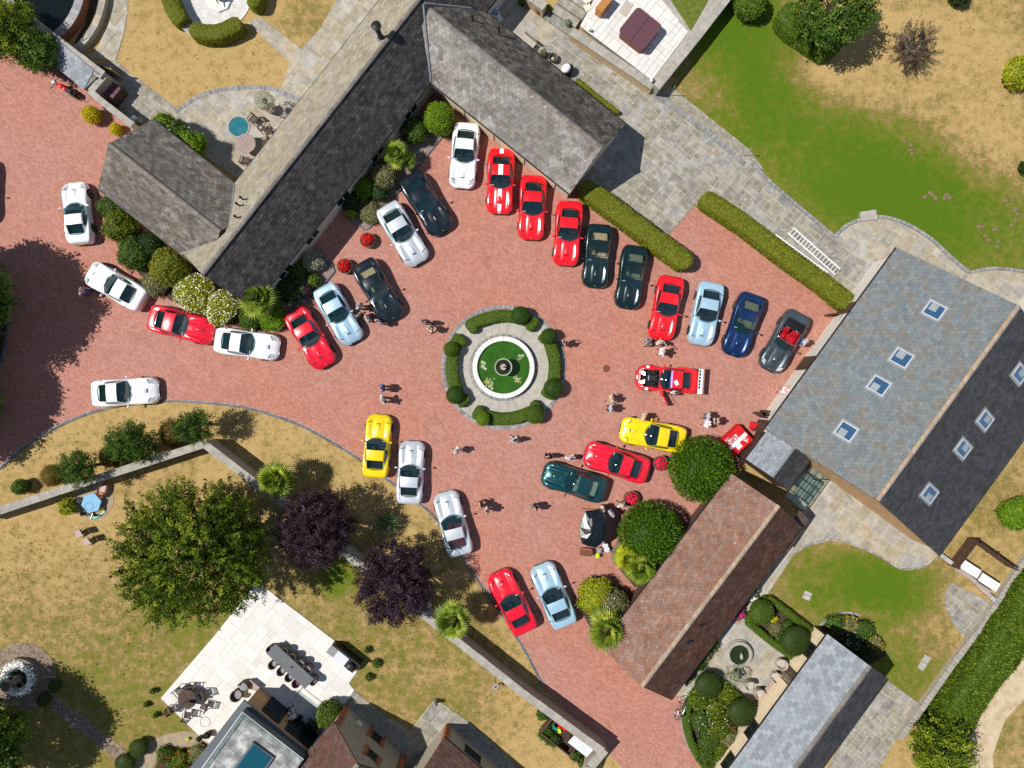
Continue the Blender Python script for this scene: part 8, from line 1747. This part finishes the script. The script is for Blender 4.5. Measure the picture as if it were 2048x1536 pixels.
t = put('grey coiled hose on the pale path', 'coiled_hose', 'hose', 1692, 1000, 0, .042); MB().tube([((.18 + .012 * k * .2) * math.cos(k * .35), (.18 + .012 * k * .2) * math.sin(k * .35), .02 + .002 * k) for k in range(60)], .016, 6).build('hose', 'concrete', t); MB().tube([(.3, 0, .12), (.42, .05, .12)], .02, 6).build('nozzle', 'plastic_green', t)
# glazed canopy behind the link roof
cg = put('black framed glass canopy beside the red tiled barn', 'glass_canopy', 'canopy', 1598, 985, 0, 0); inv = Matrix.Translation(-cg.location); q = [W(1610, 940, 2.1), W(1648, 965, 1.9), W(1607, 1022, 1.9), W(1570, 992, 2.1)]
for i in range(4):
    for j in range(3):
        f_ = lambda u, v: q[0] * (1 - u) * (1 - v) + q[1] * (1 - u) * v + q[2] * u * v + q[3] * u * (1 - v); a, b, c, d = f_(i / 4 + .01, j / 3 + .01), f_(i / 4 + .01, (j + 1) / 3 - .01), f_((i + 1) / 4 - .01, (j + 1) / 3 - .01), f_((i + 1) / 4 - .01, j / 3 + .01)
        o = link('pane', mesh([a, b, c, d, a - Vector((0, 0, .012)), b - Vector((0, 0, .012)), c - Vector((0, 0, .012)), d - Vector((0, 0, .012))], [(0, 1, 2, 3), (7, 6, 5, 4), (0, 4, 5, 1), (1, 5, 6, 2), (2, 6, 7, 3), (3, 7, 4, 0)]), 'clear_glass', cg); o.matrix_parent_inverse = inv
for i in range(5): o = MB().tube([f_(i / 4, 0), f_(i / 4, 1)], .03, 6).build('bar', 'black_iron', cg); o.matrix_parent_inverse = inv
for j in range(4): o = MB().tube([f_(0, j / 3), f_(1, j / 3)], .03, 6).build('bar', 'black_iron', cg); o.matrix_parent_inverse = inv
for u in (0, 1): p_ = f_(u, 1); o = MB().tube([p_, Vector((p_.x, p_.y, 0))], .04, 6).build('post', 'black_iron', cg); o.matrix_parent_inverse = inv
# ladders beside the hedge
for lb, a, b, dx in (('long white aluminium ladder lying against the barn side hedge', (1578, 462), (1672, 545), .1), ('second white aluminium ladder beneath the long one', (1545, 476), (1650, 552), 0)):
    A_, B_ = G(*a), G(*b); d = B_ - A_; L = d.length; t = thing('ladder', lb, 'ladder', (A_.x, A_.y, .10 + dx), math.atan2(d.y, d.x), 'ladders beside the hedge')
    for s in (-.27, .27): MB().box((L / 2, s, .05), (L, .08, .08)).build('rail', 'white_paint', t)
    for k in range(int(L / .28)): MB().tube([(.14 + k * .28, -.27, .05), (.14 + k * .28, .27, .05)], .03, 6).build('rung', 'white_paint', t)
t = put('dark bundle of timber under the ladders', 'timber_bundle', 'timber', 1600, 512, -36, .05); [MB().box((random.uniform(-.2, .2), -.2 + .1 * k, .04), (3.0, .08, .07), random.uniform(-.02, .02)).build('plank', 'dark_wood', t) for k in range(5)]
for lb, x, y in (('slim post on the lawn verge nearer the hot tub terrace', 1340, 191), ('slim post on the lawn verge nearer the slate barn', 1489, 311)):
    t = put(lb, 'lamp_post', 'post', x, y, 0, 0, 'slim posts on the verge'); MB().tube([(0, 0, 0), (0, 0, 1.5)], .022, 8).build('post', 'steel', t); MB().lathe([(.05, 1.45), (.06, 1.5), (.03, 1.56)], (0, 0, 0), 12).build('head', 'steel', t)
# molehills and small bare patches
MH = [(1810, 285), (1823, 290), (1822, 300), (1824, 308), (1851, 394), (1861, 386), (1866, 392), (1872, 397), (1894, 390), (1889, 398), (1899, 396), (2013, 402), (2027, 401), (2030, 420), (2037, 428), (2032, 440), (2024, 450), (1960, 453), (1966, 453), (1971, 472), (1978, 480), (1997, 482), (1995, 494), (1990, 460)]
for i, (x, y) in enumerate(MH):
    t = put('small brown molehill in the green upper lawn', 'molehill', 'molehill', x, y, 0, -.02, 'molehills in the upper lawn'); link('mound', blob((0, 0, 0), (.16 + .05 * (i % 3), .15 + .04 * (i % 2), .09), 60, .05, i, .25), pm('molehill_soil', [(0.3, (0.17, 0.125, 0.07)), (0.7, (0.25, 0.185, 0.105))], 9, 5) if 'molehill_soil' not in MATS else MATS['molehill_soil'], t)
t = put('square brick filled inspection cover in the brick court', 'inspection_cover', 'drain cover', 868, 850, 40, .02); [MB().box((x * .5, y * .5, .004), (.03 if x else 1.03, .03 if y else .97, .01)).build('frame', 'dark_kerb', t) for x, y in ((1, 0), (-1, 0), (0, 1), (0, -1))]; MB().box((0, 0, .002), (.96, .96, .006)).build('lid', 'brick_paving', t)
t = put('small round iron drain cover in the brick court', 'round_drain', 'drain cover', 1213, 737, 0, .02); MB().lathe([(.24, 0), (.24, .006), (.02, .007)], (0, 0, 0), 20).build('lid', 'chest_brown', t); MB().lathe([(.27, 0), (.27, .005), (.245, .005), (.245, 0)], (0, 0, 0), 20).build('frame', 'rattan', t)
# motorbike and bicycle
def bike_wheel(r, x, R_, w_, par, nm='wheel', mt='rubber', rim='steel', spokes=0):
    e = bpy.data.objects.new(nm, None); COL.objects.link(e); e.parent = par; e.location = (x, 0, R_)
    MB().tube([(R_ * math.cos(k * .2618), 0, R_ * math.sin(k * .2618)) for k in range(25)], w_, 8, False).build('tyre', mt, e); MB().tube([((R_ - w_) * math.cos(k * .2618), 0, (R_ - w_) * math.sin(k * .2618)) for k in range(25)], w_ * .4, 6, False).build('rim', rim, e)
    mb = MB(); [mb.tube([(0, 0, 0), ((R_ - w_) * math.cos(k * .628), 0, (R_ - w_) * math.sin(k * .628))], .006, 4, False) for k in range(10)]; mb.tube([(0, -.05, 0), (0, .05, 0)], .03, 8); mb.build('spokes', rim, e)
A_, B_ = G(165, 200), G(112, 168); d = B_ - A_; mk = thing('motorbike', 'red motorbike parked in front of the log store', 'motorbike', ((A_.x + B_.x) / 2, (A_.y + B_.y) / 2, .02), math.atan2(d.y, d.x))
bike_wheel(0, .72, .31, .06, mk); bike_wheel(0, -.68, .31, .07, mk)
link('fuel_tank', blob((.12, 0, .82), (.30, .17, .15), 60, .02, 1, .02), 'paint_red', mk); MB().box((-.45, 0, .78), (.62, .26, .10), taper=.8).build('seat', 'leather_black', mk); link('tail_fairing', blob((-.2, 0, .80), (.18, .17, .10), 40, .02, 2, .02), 'paint_red', mk); MB().box((0, 0, .48), (.5, .3, .34), taper=.85).build('engine', 'steel', mk)
MB().tube([(.48, .1, .85), (.72, .09, .31)], .03, 8).tube([(.48, -.1, .85), (.72, -.09, .31)], .03, 8).build('fork', 'steel', mk); MB().tube([(.40, -.38, 1.0), (.5, -.2, .98), (.52, .2, .98), (.40, .38, 1.0)], .018, 8).build('handlebar', 'trim_black', mk); link('fairing', blob((.58, 0, .88), (.16, .2, .18), 60, .02, 4, .03), 'paint_white', mk)
for s in (-1, 1): MB().tube([(.42, s * .3, 1.0), (.4, s * .46, 1.08)], .012, 6).build('mirror_stem', 'trim_black', mk); MB().box((.4, s * .48, 1.1), (.03, .12, .08)).build('mirror', 'trim_black', mk)
MB().tube([(.1, .2, .35), (-.5, .24, .38), (-.9, .24, .45)], [.035, .05, .05], 8).build('exhaust', 'steel', mk); MB().tube([(-.7, -.25, .85), (-1.05, -.25, .85), (-1.05, .25, .85), (-.7, .25, .85)], .018, 6).build('luggage_rack', 'black_iron', mk); MB().box((0, 0, .62), (.9, .12, .08)).build('frame', 'trim_black', mk)
A_, B_ = G(1347, 1428), G(1361, 1393); d = B_ - A_; bc = thing('bicycle', 'bicycle leaning by the rose bed kerb', 'bicycle', ((A_.x + B_.x) / 2, (A_.y + B_.y) / 2, .02), math.atan2(d.y, d.x)); bc.rotation_euler = (math.radians(28), 0, math.atan2(d.y, d.x))
bike_wheel(0, .52, .33, .022, bc); bike_wheel(0, -.52, .33, .022, bc)
MB().tube([(-.52, 0, .33), (-.1, 0, .30), (-.2, 0, .80), (-.52, 0, .33)], .018, 6).tube([(-.1, 0, .30), (.38, 0, .72), (-.18, 0, .74)], .02, 6).build('frame', 'steel', bc); MB().tube([(.38, 0, .85), (.42, 0, .65), (.52, 0, .33)], .018, 6).build('fork', 'steel', bc); MB().tube([(.30, -.3, .95), (.42, -.2, .93), (.38, 0, .9), (.42, .2, .93), (.30, .3, .95)], .014, 6).build('handlebar', 'trim_black', bc); MB().box((-.22, 0, .88), (.26, .13, .06), taper=.7).build('saddle', 'leather_black', bc); MB().tube([(-.1, -.09, .30), (-.02, -.13, .22)], .014, 5).tube([(-.1, .09, .30), (-.18, .13, .38)], .014, 5).build('pedals', 'trim_black', bc)
t = put('thin grey grate strip beside the pale path', 'drain_grate', 'drain', 1621, 985, 52, .042); [MB().box((-.7 + .12 * k, 0, .006), (.08, .2, .012)).build('bar', 'black_iron', t) for k in range(12)]
t = put('dark metal garden ornament on the lawn path corner', 'garden_ornament', 'ornament', 873, 1401, 0, .03); MB().lathe([(.2, 0), (.14, .3), (.1, .35), (.16, .6), (.05, .75)], (0, 0, 0), 14).build('body', 'stone_urn', t); MB().lathe([(.05, .72), (.09, .8), (.02, .9)], (0, 0, 0), 12).build('finial', 'concrete', t)
